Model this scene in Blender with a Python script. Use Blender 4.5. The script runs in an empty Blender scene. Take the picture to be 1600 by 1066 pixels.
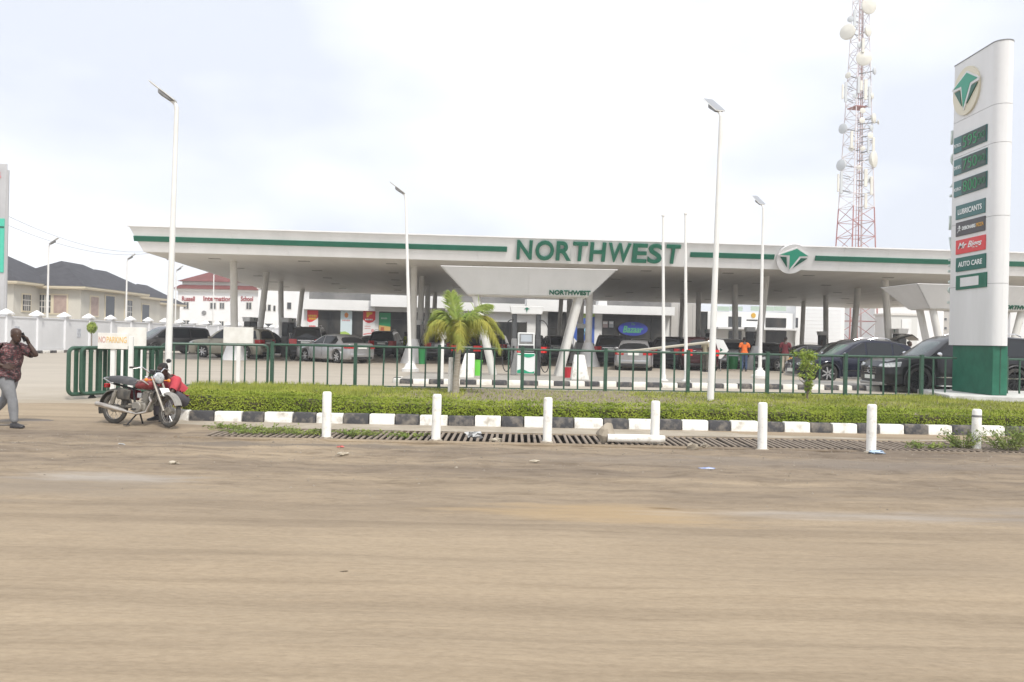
import bpy, bmesh, math, random
from mathutils import Matrix, Vector, noise as mnoise
R = math.radians
random.seed(7)
sc = bpy.context.scene
C = sc.collection

# ---------------------------------------------------------------- camera
F = 1300.0            # focal length in pixels of the 1600 wide photograph
cam_data = bpy.data.cameras.new('camera'); cam = bpy.data.objects.new('camera', cam_data); C.objects.link(cam)
cam_data.sensor_width = 36.0; cam_data.lens = F * 36.0 / 1600.0
cam_data.clip_start = 0.1; cam_data.clip_end = 4000
EYE = Vector((0, 0, 1.4))
CAMM = Matrix.Rotation(R(90 - 0.132), 4, 'X') @ Matrix.Rotation(R(1.2), 4, 'Z')
cam.matrix_world = Matrix.Translation(EYE) @ CAMM
sc.camera = cam

# ---------------------------------------------------------------- sky, sun, exposure
SUN_EL, SUN_AZ = 52.0, 152.0      # azimuth clockwise from +Y (north): behind the camera, to the right
w = bpy.data.worlds.new('World'); sc.world = w; w.use_nodes = True
nt = w.node_tree; nt.nodes.clear()
out = nt.nodes.new('ShaderNodeOutputWorld'); bg = nt.nodes.new('ShaderNodeBackground')
sky = nt.nodes.new('ShaderNodeTexSky'); sky.sky_type = 'NISHITA'; sky.sun_disc = False
sky.sun_elevation = R(SUN_EL); sky.sun_rotation = R(SUN_AZ); sky.dust_density = 3.0; sky.air_density = 1.0
tc = nt.nodes.new('ShaderNodeTexCoord')
mp = nt.nodes.new('ShaderNodeMapping'); mp.inputs['Scale'].default_value = (1.0, 1.0, 2.2); mp.inputs['Location'].default_value = (1.35, 0.3, 0.1)
n1 = nt.nodes.new('ShaderNodeTexNoise'); n1.inputs['Scale'].default_value = 1.5; n1.inputs['Detail'].default_value = 5; n1.inputs['Roughness'].default_value = 0.48
rp1 = nt.nodes.new('ShaderNodeValToRGB')
rp1.color_ramp.elements[0].position = 0.40; rp1.color_ramp.elements[0].color = (5.1, 5.35, 5.9, 1)
rp1.color_ramp.elements[1].position = 0.70; rp1.color_ramp.elements[1].color = (9.2, 9.2, 9.15, 1)
mix = nt.nodes.new('ShaderNodeMix'); mix.data_type = 'RGBA'; mix.inputs[0].default_value = 0.90   # cloud cover over the blue sky
nt.links.new(tc.outputs['Generated'], mp.inputs['Vector']); nt.links.new(mp.outputs[0], n1.inputs['Vector'])
nt.links.new(n1.outputs[0], rp1.inputs[0])
nt.links.new(sky.outputs[0], mix.inputs[6]); nt.links.new(rp1.outputs[0], mix.inputs[7])
nt.links.new(mix.outputs[2], bg.inputs[0]); bg.inputs[1].default_value = 0.1
nt.links.new(bg.outputs[0], out.inputs[0])

sd = bpy.data.lights.new('sun', 'SUN'); sd.energy = 1.9; sd.angle = R(10); sd.color = (1, 0.955, 0.88)
so = bpy.data.objects.new('sun', sd); C.objects.link(so)
sdir = Vector((math.sin(R(SUN_AZ)) * math.cos(R(SUN_EL)), math.cos(R(SUN_AZ)) * math.cos(R(SUN_EL)), math.sin(R(SUN_EL))))
so.rotation_euler = sdir.to_track_quat('Z', 'Y').to_euler(); so.location = (20, -20, 40)

sc.view_settings.view_transform = 'Standard'; sc.view_settings.look = 'None'
sc.view_settings.exposure = 0.88; sc.view_settings.gamma = 1.0; sc.view_settings.use_curve_mapping = False
sc.render.engine = 'CYCLES'

# ---------------------------------------------------------------- measuring: a pixel of the photograph is a ray
def ray(x, y):
    return (CAMM.to_3x3() @ Vector(((x - 800) / F, -(y - 533) / F, -1))).normalized()
def at(x, y, Y):                       # the point of the ray at distance Y along the road's normal
    d = ray(x, y); return EYE + d * (Y / d.y)
def gp(x, y, z=0.0):                   # the point of the ray on a level plane
    d = ray(x, y); return EYE + d * ((z - EYE.z) / d.z)
def rpl(x, y, o, n):                   # the point of the ray on any plane
    d = ray(x, y); return EYE + d * ((Vector(o) - EYE).dot(n) / d.dot(n))

# ---------------------------------------------------------------- materials
MATS = {}
def mat(name, c, c2=None, scale=3.0, rough=0.6, metal=0.0, bump=0.0, bscale=40.0, coat=0.0, spec=0.5, detail=4, stretch=None, lo=0.35, hi=0.65, emit=None, estr=0.0, trans=0.0, kind='noise'):
    if name in MATS: return MATS[name]
    m = bpy.data.materials.new(name); m.use_nodes = True; t = m.node_tree; b = t.nodes['Principled BSDF']
    b.inputs['Base Color'].default_value = (*c, 1); b.inputs['Roughness'].default_value = rough; b.inputs['Metallic'].default_value = metal
    b.inputs['Specular IOR Level'].default_value = spec
    if coat: b.inputs['Coat Weight'].default_value = coat; b.inputs['Coat Roughness'].default_value = 0.05
    if trans: b.inputs['Transmission Weight'].default_value = trans
    if emit: b.inputs['Emission Color'].default_value = (*emit, 1); b.inputs['Emission Strength'].default_value = estr
    tcn = t.nodes.new('ShaderNodeTexCoord'); vec = tcn.outputs['Object']
    if stretch:
        mpn = t.nodes.new('ShaderNodeMapping'); mpn.inputs['Scale'].default_value = stretch
        t.links.new(vec, mpn.inputs['Vector']); vec = mpn.outputs[0]
    if c2:
        n = t.nodes.new('ShaderNodeTexNoise' if kind == 'noise' else 'ShaderNodeTexVoronoi'); n.inputs['Scale'].default_value = scale
        if kind == 'noise': n.inputs['Detail'].default_value = detail; n.inputs['Roughness'].default_value = 0.6
        t.links.new(vec, n.inputs['Vector'])
        r = t.nodes.new('ShaderNodeValToRGB'); r.color_ramp.elements[0].position = lo; r.color_ramp.elements[1].position = hi
        r.color_ramp.elements[0].color = (*c, 1); r.color_ramp.elements[1].color = (*c2, 1)
        t.links.new(n.outputs[0], r.inputs[0]); t.links.new(r.outputs[0], b.inputs['Base Color'])
    if bump:
        n2 = t.nodes.new('ShaderNodeTexNoise'); n2.inputs['Scale'].default_value = bscale; n2.inputs['Detail'].default_value = 5
        t.links.new(vec, n2.inputs['Vector'])
        bn = t.nodes.new('ShaderNodeBump'); bn.inputs['Strength'].default_value = bump; bn.inputs['Distance'].default_value = 0.02
        t.links.new(n2.outputs[0], bn.inputs['Height']); t.links.new(bn.outputs[0], b.inputs['Normal'])
    MATS[name] = m; return m

WHITE = mat('white_paint', (0.78, 0.78, 0.76), (0.66, 0.65, 0.62), 1.3, 0.55, bump=0.05, lo=0.3, hi=0.8)
WHITE_WALL = mat('white_wall', (0.80, 0.80, 0.80), (0.70, 0.70, 0.69), 0.6, 0.75, bump=0.05, bscale=25)
GREY_WALL = mat('grey_white_render', (0.76, 0.765, 0.785), (0.69, 0.70, 0.72), 0.5, 0.8, bump=0.05, bscale=25)
BOLLARD = mat('chalky_white', (0.78, 0.77, 0.73), (0.40, 0.36, 0.29), 7, 0.75, bump=0.2, lo=0.52, hi=0.78, detail=8)
KERB_W = mat('kerb_white_paint', (0.78, 0.77, 0.73), (0.34, 0.30, 0.24), 5, 0.75, bump=0.35, bscale=25, lo=0.5, hi=0.76, detail=8)
KERB_B = mat('kerb_black_paint', (0.05, 0.05, 0.055), (0.26, 0.23, 0.19), 6, 0.75, bump=0.35, bscale=25, lo=0.46, hi=0.76, detail=8)
CREAM_KERB = mat('kerb_cream_paint', (0.74, 0.72, 0.66), (0.5, 0.47, 0.40), 4, 0.7, bump=0.2, lo=0.5, hi=0.9)
GREEN = mat('fence_green', (0.020, 0.066, 0.040), (0.036, 0.09, 0.058), 9, 0.42)
TEAL = mat('brand_green', (0.003, 0.118, 0.070), (0.006, 0.14, 0.085), 2, 0.35)
TEAL_D = mat('brand_dark_green', (0.003, 0.095, 0.058), None, rough=0.35)
TEAL_L = mat('brand_light_green', (0.02, 0.30, 0.19), None, rough=0.35)
PYL_G = mat('pylon_base_green', (0.006, 0.105, 0.06), (0.016, 0.15, 0.09), 3, 0.5, lo=0.4, hi=0.7)
CLAD = mat('aluminium_cladding', (0.72, 0.725, 0.72), (0.80, 0.80, 0.80), 0.7, 0.4, stretch=(1.5, 1.5, .35), detail=7)
CLAD_W = mat('white_cladding', (0.74, 0.74, 0.745), (0.66, 0.66, 0.66), 0.6, 0.4, stretch=(2, 2, .3), detail=7)
SOFFIT = mat('soffit_strip', (0.78, 0.77, 0.735), (0.70, 0.69, 0.65), 0.35, 0.45, stretch=(3, 0.15, 1))
COLUMN = mat('column_paint', (0.66, 0.65, 0.62), (0.58, 0.57, 0.535), 1.5, 0.5)
DARK = mat('black_metal', (0.016, 0.016, 0.018), (0.03, 0.03, 0.032), 12, 0.5)
RUBBER = mat('tyre_rubber', (0.018, 0.018, 0.018), (0.05, 0.046, 0.04), 14, 0.85)
GREYM = mat('grey_metal', (0.28, 0.28, 0.28), (0.2, 0.2, 0.2), 6, 0.45, metal=0.3)
STEEL = mat('steel', (0.5, 0.5, 0.5), None, rough=0.3, metal=0.9)
CHROME = mat('chrome', (0.75, 0.75, 0.76), None, rough=0.12, metal=1.0)
GLASS_D = mat('tinted_glass', (0.012, 0.014, 0.016), None, rough=0.05, spec=0.6)
GLASS_G = mat('windscreen_glass', (0.05, 0.07, 0.068), (0.09, 0.11, 0.10), 2.0, rough=0.06, spec=0.7)
SHOPGLASS = mat('shop_glass', (0.022, 0.024, 0.024), (0.07, 0.065, 0.058), 0.9, 0.12, spec=0.3, stretch=(1, 1, 0.4))
TAIL = mat('tail_lamp', (0.45, 0.01, 0.012), None, rough=0.15, coat=0.5)
TAIL_ON = mat('brake_lamp_lit', (0.6, 0.01, 0.01), None, rough=0.2, emit=(1, 0.03, 0.02), estr=0.12)
LAMP = mat('head_lamp', (0.6, 0.62, 0.62), (0.25, 0.26, 0.27), 8, 0.08, coat=0.8)
AMBER = mat('amber_lens', (0.75, 0.22, 0.02), None, rough=0.2, coat=0.5)
PLATE = mat('number_plate', (0.72, 0.74, 0.70), None, rough=0.5)
RIM = mat('alloy_rim', (0.62, 0.62, 0.63), None, rough=0.25, metal=0.7)
RIM_D = mat('black_rim', (0.03, 0.03, 0.032), None, rough=0.3, metal=0.5)

# ---------------------------------------------------------------- mesh collector
ROOT = {}
class MB:
    def __init__(s): s.v = []; s.f = []
    def add(s, vs, fs, M=None):
        o = len(s.v)
        s.v += [tuple(M @ Vector(p)) for p in vs] if M is not None else [tuple(p) for p in vs]
        s.f += [tuple(i + o for i in f) for f in fs]; return s
    def box(s, x0, x1, y0, y1, z0, z1, M=None):
        return s.add([(x0, y0, z0), (x1, y0, z0), (x1, y1, z0), (x0, y1, z0), (x0, y0, z1), (x1, y0, z1), (x1, y1, z1), (x0, y1, z1)],
                     [(0, 3, 2, 1), (4, 5, 6, 7), (0, 1, 5, 4), (1, 2, 6, 5), (2, 3, 7, 6), (3, 0, 4, 7)], M)
    def obox(s, a, b, wid, hei, up=(0, 0, 1)):      # a bar from a to b
        a = Vector(a); b = Vector(b); d = (b - a).normalized(); up = Vector(up)
        if abs(d.dot(up)) > 0.98: up = Vector((0, 1, 0))
        sx = d.cross(up).normalized(); uy = sx.cross(d)
        p = []
        for e in (a, b):
            for i, j in ((-1, -1), (1, -1), (1, 1), (-1, 1)): p.append(e + sx * (wid / 2 * i) + uy * (hei / 2 * j))
        return s.add(p, [(0, 1, 2, 3), (7, 6, 5, 4), (0, 4, 5, 1), (1, 5, 6, 2), (2, 6, 7, 3), (3, 7, 4, 0)])
    def cyl(s, a, b, r0, r1=None, n=12, cap=True):
        r1 = r0 if r1 is None else r1
        return s.tube([a, b], [r0, r1], n, cap)
    def tube(s, pts, r, n=8, cap=True):
        pts = [Vector(p) for p in pts]; k = len(pts)
        rr = r if isinstance(r, (list, tuple)) else [r] * k
        t0 = (pts[1] - pts[0]).normalized()
        ax = Vector((0, 0, 1)) if abs(t0.z) < 0.9 else Vector((1, 0, 0))
        u = t0.cross(ax).normalized(); rings = []
        for i in range(k):
            t = (pts[min(i + 1, k - 1)] - pts[max(i - 1, 0)])
            t = t.normalized() if t.length > 1e-9 else t0
            u = (u - t * u.dot(t)).normalized(); vv = t.cross(u)
            rings.append([pts[i] + (u * math.cos(2 * math.pi * j / n) + vv * math.sin(2 * math.pi * j / n)) * rr[i] for j in range(n)])
        return s.loft(rings, cap)
    def loft(s, rings, cap=True, M=None):
        n = len(rings[0]); vs = [p for r in rings for p in r]; fs = []
        for i in range(len(rings) - 1):
            for j in range(n):
                fs.append((i * n + j, i * n + (j + 1) % n, (i + 1) * n + (j + 1) % n, (i + 1) * n + j))
        if cap: fs.append(tuple(range(n - 1, -1, -1))); fs.append(tuple((len(rings) - 1) * n + j for j in range(n)))
        return s.add(vs, fs, M)
    def lathe(s, prof, n=16, M=None, cap=False):      # prof: (radius, height) about local z
        return s.loft([[(r * math.cos(2 * math.pi * j / n), r * math.sin(2 * math.pi * j / n), z) for j in range(n)] for r, z in prof], cap, M)
    def ell(s, c, r, nu=12, nv=8, M=None):
        c = Vector(c); rings = []
        for i in range(nv + 1):
            th = math.pi * (i / nv) ; th = min(max(th, 0.06), math.pi - 0.06)
            rings.append([(c.x + r[0] * math.sin(th) * math.cos(2 * math.pi * j / nu), c.y + r[1] * math.sin(th) * math.sin(2 * math.pi * j / nu), c.z - r[2] * math.cos(th)) for j in range(nu)])
        return s.loft(rings, True, M)
    def prism(s, poly, o, ux, uy, d):                  # a plane outline in the frame (o, ux, uy) pushed out by the vector d
        o = Vector(o); ux = Vector(ux); uy = Vector(uy); d = Vector(d); n = len(poly)
        a = [o + ux * p[0] + uy * p[1] for p in poly]
        vs = a + [p + d for p in a]
        fs = [tuple(range(n - 1, -1, -1)), tuple(range(n, 2 * n))] + [(i, (i + 1) % n, n + (i + 1) % n, n + i) for i in range(n)]
        return s.add(vs, fs)
    def quad(s, a, b, c, d): return s.add([a, b, c, d], [(0, 1, 2, 3)])
    def mesh(s, name, m=None, bevel=0, smooth=35, seg=1):
        me = bpy.data.meshes.new(name); me.from_pydata(s.v, [], s.f); me.validate()
        bm = bmesh.new(); bm.from_mesh(me)
        bmesh.ops.recalc_face_normals(bm, faces=bm.faces)
        if bevel:
            es = [e for e in bm.edges if len(e.link_faces) == 2 and e.calc_face_angle(0) > 0.5]
            bmesh.ops.bevel(bm, geom=es, offset=bevel, segments=seg, affect='EDGES', profile=0.5)
        if smooth:
            for f in bm.faces: f.smooth = True
            for e in bm.edges:
                if len(e.link_faces) == 2 and e.calc_face_angle(0) > R(smooth): e.smooth = False
        bm.to_mesh(me); bm.free()
        if m: me.materials.append(m)
        return me
    def build(s, name, m, parent=None, world=False, bevel=0, smooth=35, seg=1):
        if world and parent is not None:
            I = ROOT[parent.name].inverted(); s.v = [tuple(I @ Vector(p)) for p in s.v]
        return link(name, s.mesh(name, m, bevel, smooth, seg), parent)

def link(name, me, parent=None):
    o = bpy.data.objects.new(name, me); C.objects.link(o)
    if parent is not None: o.parent = parent
    return o
def tag(o, label=None, cat=None, group=None, kind=None):
    if label: o['label'] = label
    if cat: o['category'] = cat
    if group: o['group'] = group
    if kind: o['kind'] = kind
    return o
def thing(name, label, cat, loc=(0, 0, 0), rz=0.0, group=None):
    o = bpy.data.objects.new(name, None); C.objects.link(o); o.empty_display_size = 0.2
    o.location = loc; o.rotation_euler = (0, 0, rz)
    ROOT[o.name] = Matrix.Translation(Vector(loc)) @ Matrix.Rotation(rz, 4, 'Z')
    return tag(o, label, cat, group)
def copy_tree(o, parent=None):
    c = o.copy(); C.objects.link(c)
    if parent is not None: c.parent = parent
    for ch in list(o.children): copy_tree(ch, c)
    return c
def put(o, loc, rz, label=None, group=None):
    o.location = loc; o.rotation_euler = (0, 0, rz); ROOT[o.name] = Matrix.Translation(Vector(loc)) @ Matrix.Rotation(rz, 4, 'Z')
    tag(o, label, None, group); return o
def frame(o, org, ux, uy, parent=None):
    ux = Vector(ux).normalized(); uy = Vector(uy); uy = (uy - ux * uy.dot(ux)).normalized(); n = ux.cross(uy)
    M = Matrix(((ux.x, uy.x, n.x, org[0]), (ux.y, uy.y, n.y, org[1]), (ux.z, uy.z, n.z, org[2]), (0, 0, 0, 1)))
    if parent is not None: M = ROOT[parent.name].inverted() @ M
    o.matrix_local = M; return o
TXT = {}
def soft(pts, n=2):
    pts = [Vector(p) for p in pts]
    for _ in range(n):
        q = [pts[0]]
        for a, b in zip(pts, pts[1:]): q += [a.lerp(b, .25), a.lerp(b, .75)]
        pts = q + [pts[-1]]
    return pts
def text_mesh(s, size, depth, off=0.0, shear=0.0, space=1.0, w=None):
    key = (s, size, depth, off, shear, space, w)
    if key in TXT: return TXT[key].copy()
    cu = bpy.data.curves.new('text', 'FONT'); cu.body = s; cu.size = size; cu.extrude = depth / 2; cu.offset = off; cu.shear = shear
    cu.space_character = space; cu.resolution_u = 4; cu.align_x = 'LEFT'
    o = bpy.data.objects.new('text', cu); C.objects.link(o); dg = bpy.context.evaluated_depsgraph_get()
    me = bpy.data.meshes.new_from_object(o.evaluated_get(dg)); bpy.data.objects.remove(o); bpy.data.curves.remove(cu)
    xs = [v.co.x for v in me.vertices]; ys = [v.co.y for v in me.vertices]
    x0, x1, y0, y1 = min(xs), max(xs), min(ys), max(ys)
    k = (w / (x1 - x0)) if w else 1.0
    for v in me.vertices: v.co.x = (v.co.x - (x0 + x1) / 2) * k; v.co.y -= (y0 + y1) / 2
    TXT[key] = me; return me.copy()
def text(s, size, depth, m, parent, org, ux, uy, name='lettering', off=0.0, shear=0.0, space=1.0, w=None):
    me = text_mesh(s, size, depth, off, shear, space, w); me.materials.clear(); me.materials.append(m); me.name = name
    o = link(name, me, parent); return frame(o, org, ux, uy, parent)
def evaluated(o, remove=True):
    dg = bpy.context.evaluated_depsgraph_get(); dg.update()
    me = bpy.data.meshes.new_from_object(o.evaluated_get(dg))
    if remove: bpy.data.objects.remove(o)
    return me
# ================================================================ THE SETTING: ground, forecourt, verge, kerbs, drain
def lerp(a, b, t): return a + (b - a) * t
def smooth01(t): t = min(max(t, 0), 1); return t * t * (3 - 2 * t)

def dirt_material():
    m = bpy.data.materials.new('dusty_road_sand'); m.use_nodes = True; t = m.node_tree; b = t.nodes['Principled BSDF']
    b.inputs['Roughness'].default_value = 0.9; b.inputs['Specular IOR Level'].default_value = 0.15
    g = t.nodes.new('ShaderNodeNewGeometry')
    def nz(scale, sx, sy, detail=6, rough=0.6):
        mpn = t.nodes.new('ShaderNodeMapping'); mpn.inputs['Scale'].default_value = (sx, sy, 1); t.links.new(g.outputs['Position'], mpn.inputs['Vector'])
        n = t.nodes.new('ShaderNodeTexNoise'); n.inputs['Scale'].default_value = scale; n.inputs['Detail'].default_value = detail; n.inputs['Roughness'].default_value = rough
        t.links.new(mpn.outputs[0], n.inputs['Vector']); return n.outputs[0]
    def ramp(src, *els):
        r = t.nodes.new('ShaderNodeValToRGB'); e = r.color_ramp.elements
        while len(e) < len(els): e.new(0.5)
        for i, (p, c) in enumerate(els): e[i].position = p; e[i].color = (*c, 1)
        t.links.new(src, r.inputs[0]); return r.outputs[0]
    def mixc(f, a, bb, mode='MIX'):
        n = t.nodes.new('ShaderNodeMix'); n.data_type = 'RGBA'; n.blend_type = mode
        if isinstance(f, float): n.inputs[0].default_value = f
        else: t.links.new(f, n.inputs[0])
        for k, s in ((6, a), (7, bb)):
            if isinstance(s, tuple): n.inputs[k].default_value = (*s, 1)
            else: t.links.new(s, n.inputs[k])
        return n.outputs[2]
    broad = ramp(nz(0.55, 0.45, 1.0, 4), (0.3, (0.278, 0.222, 0.157)), (0.7, (0.328, 0.264, 0.187)))
    # streaks drawn along the road mimic sideways motion blur: long pale and darker bands
    blur_streaks = ramp(nz(1.0, 0.035, 3.2, 5, 0.55), (0.36, (0.87, 0.865, 0.86)), (0.5, (1.0, 1.0, 1.0)), (0.66, (1.06, 1.06, 1.055)))
    c = mixc(1.0, broad, blur_streaks, 'MULTIPLY')
    fine = ramp(nz(3.0, 0.16, 2.2, 7, 0.65), (0.32, (0.88, 0.87, 0.86)), (0.48, (1, 1, 1)), (0.7, (1.05, 1.045, 1.04)))  # finer stretched noise, mimics the same sideways blur
    c = mixc(1.0, c, fine, 'MULTIPLY')
    grain = ramp(nz(28.0, 0.5, 1, 6, 0.7), (0.3, (0.86, 0.85, 0.84)), (0.6, (1.04, 1.04, 1.04)))
    c = mixc(1.0, c, grain, 'MULTIPLY')
    # darker, damp and trodden soil near the drain
    sep = t.nodes.new('ShaderNodeSeparateXYZ'); t.links.new(g.outputs['Position'], sep.inputs[0])
    mr = t.nodes.new('ShaderNodeMapRange'); mr.inputs[1].default_value = 5.5; mr.inputs[2].default_value = 11.0; t.links.new(sep.outputs[1], mr.inputs[0])
    mr2 = t.nodes.new('ShaderNodeMapRange'); mr2.inputs[1].default_value = 15.5; mr2.inputs[2].default_value = 13.2; t.links.new(sep.outputs[1], mr2.inputs[0])
    mul = t.nodes.new('ShaderNodeMath'); mul.operation = 'MULTIPLY'; t.links.new(mr.outputs[0], mul.inputs[0]); t.links.new(mr2.outputs[0], mul.inputs[1])
    nn = ramp(nz(0.9, 0.22, 1.0, 7, 0.7), (0.36, (0, 0, 0)), (0.62, (1, 1, 1)))
    mul2 = t.nodes.new('ShaderNodeMath'); mul2.operation = 'MULTIPLY'; t.links.new(mul.outputs[0], mul2.inputs[0]); t.links.new(nn, mul2.inputs[1])
    c = mixc(mul2.outputs[0], c, (0.165, 0.132, 0.101))
    # isotropic grit and trodden lumps beside the drain
    gl = ramp(nz(5.0, 0.42, 1.0, 8, 0.74), (0.36, (0.72, 0.70, 0.68)), (0.5, (1, 1, 1)), (0.66, (1.12, 1.11, 1.09)))
    c = mixc(mul.outputs[0], c, mixc(1.0, c, gl, 'MULTIPLY'))
    # spills with an outline of their own: cement dust, ochre laterite, dark soil
    warp = nz(1.6, 0.35, 2.2, 6, 0.6)
    def blot(cx, cy, rx, ry, col, amt):
        mp_ = t.nodes.new('ShaderNodeMapping'); mp_.vector_type = 'TEXTURE'; mp_.inputs['Location'].default_value = (cx, cy, 0); mp_.inputs['Scale'].default_value = (rx, ry, 1000); t.links.new(g.outputs['Position'], mp_.inputs['Vector'])
        ln = t.nodes.new('ShaderNodeVectorMath'); ln.operation = 'LENGTH'; t.links.new(mp_.outputs[0], ln.inputs[0])
        ad = t.nodes.new('ShaderNodeMath'); ad.operation = 'MULTIPLY_ADD'; ad.inputs[1].default_value = 2.6; t.links.new(warp, ad.inputs[0]); t.links.new(ln.outputs['Value'], ad.inputs[2])
        mr_ = t.nodes.new('ShaderNodeMapRange'); mr_.inputs[1].default_value = 2.5; mr_.inputs[2].default_value = 1.7; mr_.inputs[4].default_value = amt; t.links.new(ad.outputs[0], mr_.inputs[0])
        return mixc(mr_.outputs[0], c, col)
    c = blot(1.2, 8.0, 1.6, 0.42, (0.36, 0.265, 0.155), .7)
    c = blot(-4.4, 9.35, 1.1, 0.26, (0.38, 0.36, 0.335), .5)
    c = blot(3.0, 8.05, 1.7, 0.26, (0.37, 0.345, 0.32), .5)
    c = blot(6.5, 8.2, 2.4, 0.5, (0.25, 0.22, 0.19), .6)
    c = blot(-5.2, 8.6, 2.0, 0.55, (0.225, 0.19, 0.15), .6)
    c = blot(1.55, 8.22, .22, .06, (0.15, 0.10, 0.05), .85)
    c = blot(-3.6, 12.4, 2.6, 0.28, (0.16, 0.135, 0.11), .8)
    c = blot(4.0, 11.6, 3.5, 0.5, (0.21, 0.18, 0.15), .6)
    t.links.new(c, b.inputs['Base Color'])
    bn = t.nodes.new('ShaderNodeBump'); bn.inputs['Strength'].default_value = 0.55; bn.inputs['Distance'].default_value = 0.03
    t.links.new(nz(9.0, 0.25, 1, 8, 0.65), bn.inputs['Height']); t.links.new(bn.outputs[0], b.inputs['Normal'])
    return m
DIRT = dirt_material()
PAVE = mat('forecourt_concrete', (0.41, 0.365, 0.30), (0.34, 0.30, 0.247), 0.9, 0.8, bump=0.15, bscale=18, stretch=(0.4, 1.2, 1), detail=8, lo=0.3, hi=0.75)
def dusty(m, y0, y1, col):
    # blown sand lies over the paving towards the road
    t = m.node_tree; b = t.nodes['Principled BSDF']; src = b.inputs['Base Color'].links[0].from_socket
    g = t.nodes.new('ShaderNodeNewGeometry'); sp_ = t.nodes.new('ShaderNodeSeparateXYZ'); t.links.new(g.outputs['Position'], sp_.inputs[0])
    n = t.nodes.new('ShaderNodeTexNoise'); n.inputs['Scale'].default_value = .9; n.inputs['Detail'].default_value = 7; n.inputs['Roughness'].default_value = .65; t.links.new(g.outputs['Position'], n.inputs['Vector'])
    ma = t.nodes.new('ShaderNodeMath'); ma.operation = 'MULTIPLY_ADD'; ma.inputs[1].default_value = 5.0; t.links.new(n.outputs[0], ma.inputs[0]); t.links.new(sp_.outputs[1], ma.inputs[2])
    mr = t.nodes.new('ShaderNodeMapRange'); mr.inputs[1].default_value = y0 + 2.5; mr.inputs[2].default_value = y1 + 2.5; t.links.new(ma.outputs[0], mr.inputs[0])
    mx = t.nodes.new('ShaderNodeMix'); mx.data_type = 'RGBA'; mx.inputs[6].default_value = (*col, 1); t.links.new(mr.outputs[0], mx.inputs[0]); t.links.new(src, mx.inputs[7]); t.links.new(mx.outputs[2], b.inputs['Base Color'])
dusty(PAVE, 17.2, 21.0, (0.29, 0.242, 0.176))
GUTTER = mat('gutter_concrete', (0.36, 0.315, 0.25), (0.27, 0.23, 0.175), 2.2, 0.85, bump=0.2, detail=8)
SOIL = mat('verge_soil', (0.24, 0.195, 0.145), (0.165, 0.135, 0.098), 2.5, 0.95, bump=0.6, bscale=14, detail=8)

def zroad(X, Y):
    """road side is 0.2 to 0.26 m below the forecourt; a ramp leads up through the gate on the left"""
    base = -0.245 + 0.045 * smooth01((Y - 12.9) / 2.0)
    up = smooth01((Y - 18.6) / 4.4) if X < -4 else smooth01((Y - 15.2) / 0.2) * 0.35
    return lerp(base, -0.012, up)

def ground():
    # one sheet out to the horizon: dense near the camera, wide beyond
    xs = [-1500, -600, -250, -120, -70, -45, -30, -24, -18] + [-13.2 + 0.14 * i for i in range(193)] + [14.2, 18, 24, 30] + [45, 70, 120, 250, 600, 1500]
    ys = [-60, -25, -10, -3] + [0.6 + 0.16 * i for i in range(40)] + [7.0 + .08 * i for i in range(70)] + [0.6 + 0.16 * i for i in range(75, 90)] + [15.2 + 0.5 * i for i in range(18)] + [30, 60, 110, 180, 320, 700, 1500]
    vs, fs = [], []
    for y in ys:
        for x in xs:
            z = zroad(x, y)
            if 0 < y < 15.0 and -31 < x < 31:
                lump = smooth01((y - 6.5) / 4) * smooth01((13.3 - y) / .3)
                z += .035 * lump * mnoise.noise((x * 1.1, y * 2.4, 8)) + .018 * lump * mnoise.noise((x * 3.1, y * 5.5, 2)) + 0.028 * mnoise.noise((x * 0.22, y * 1.3, 0)) + 0.014 * mnoise.noise((x * 0.8, y * 2.6, 5)) * (1 if y < 12.9 else 0.4)
                z -= 0.0 if y < 12.95 else 0.02
            if 13.2 < y < 14.25 and -4.85 < x < 10.0: z = -0.72
            if y > 24: z = -0.03
            vs.append((x, y, z))
    n = len(xs)
    for j in range(len(ys) - 1):
        for i in range(n - 1): fs.append((j * n + i, j * n + i + 1, (j + 1) * n + i + 1, (j + 1) * n + i))
    mb = MB(); mb.add(vs, fs); return tag(mb.build('ground', DIRT, smooth=60), kind='structure')
ground()

# forecourt paving: a slab sheet behind the fence and through the gate
fc = MB()
xs = [-60, -40, -30, -24] + [-20 + .5 * i for i in range(25)] + [-7.4, -6.2, -4, 0, 10, 20, 30, 45, 70]
ys = [16.2 + .2 * i for i in range(13)] + [19.2, 20.2, 21.2, 22.2, 23.2, 24, 30, 45, 70, 100, 150]
vs, fs = [], []
for y in ys:
    for x in xs:
        z = 0.0 if y >= 23 else zroad(x, y) + (0.014 if y > 18.5 else 0.014 - 0.06 * (18.5 - y) / 1.5 + 0.06 * mnoise.noise((x * .7, y * 1.6, 0)))
        vs.append((x, y, z))
for j in range(len(ys) - 1):
    for i in range(len(xs) - 1):
        if ys[j] < 22.1 and xs[i] >= -6.3: continue
        if ys[j + 1] <= 18.7 and xs[i] >= -7.5: continue
        n = len(xs); fs.append((j * n + i, j * n + i + 1, (j + 1) * n + i + 1, (j + 1) * n + i))
fc.add(vs, fs)
forecourt = tag(fc.build('forecourt', PAVE, smooth=60), kind='structure')
# worn expansion joints in the concrete
jm = mat('joint_tar', (0.19, 0.165, 0.135), None, rough=0.9)
for y in (30.5, 36.2, 41.8):
    j = MB(); a = Vector((-36, y - 2.2, 0.004)); b = Vector((32, y + 2.2, 0.004)); j.quad(a, b, b + Vector((0, 0.05, 0)), a + Vector((0, 0.05, 0)))
    j.build('expansion_joint', jm, forecourt)

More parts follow.
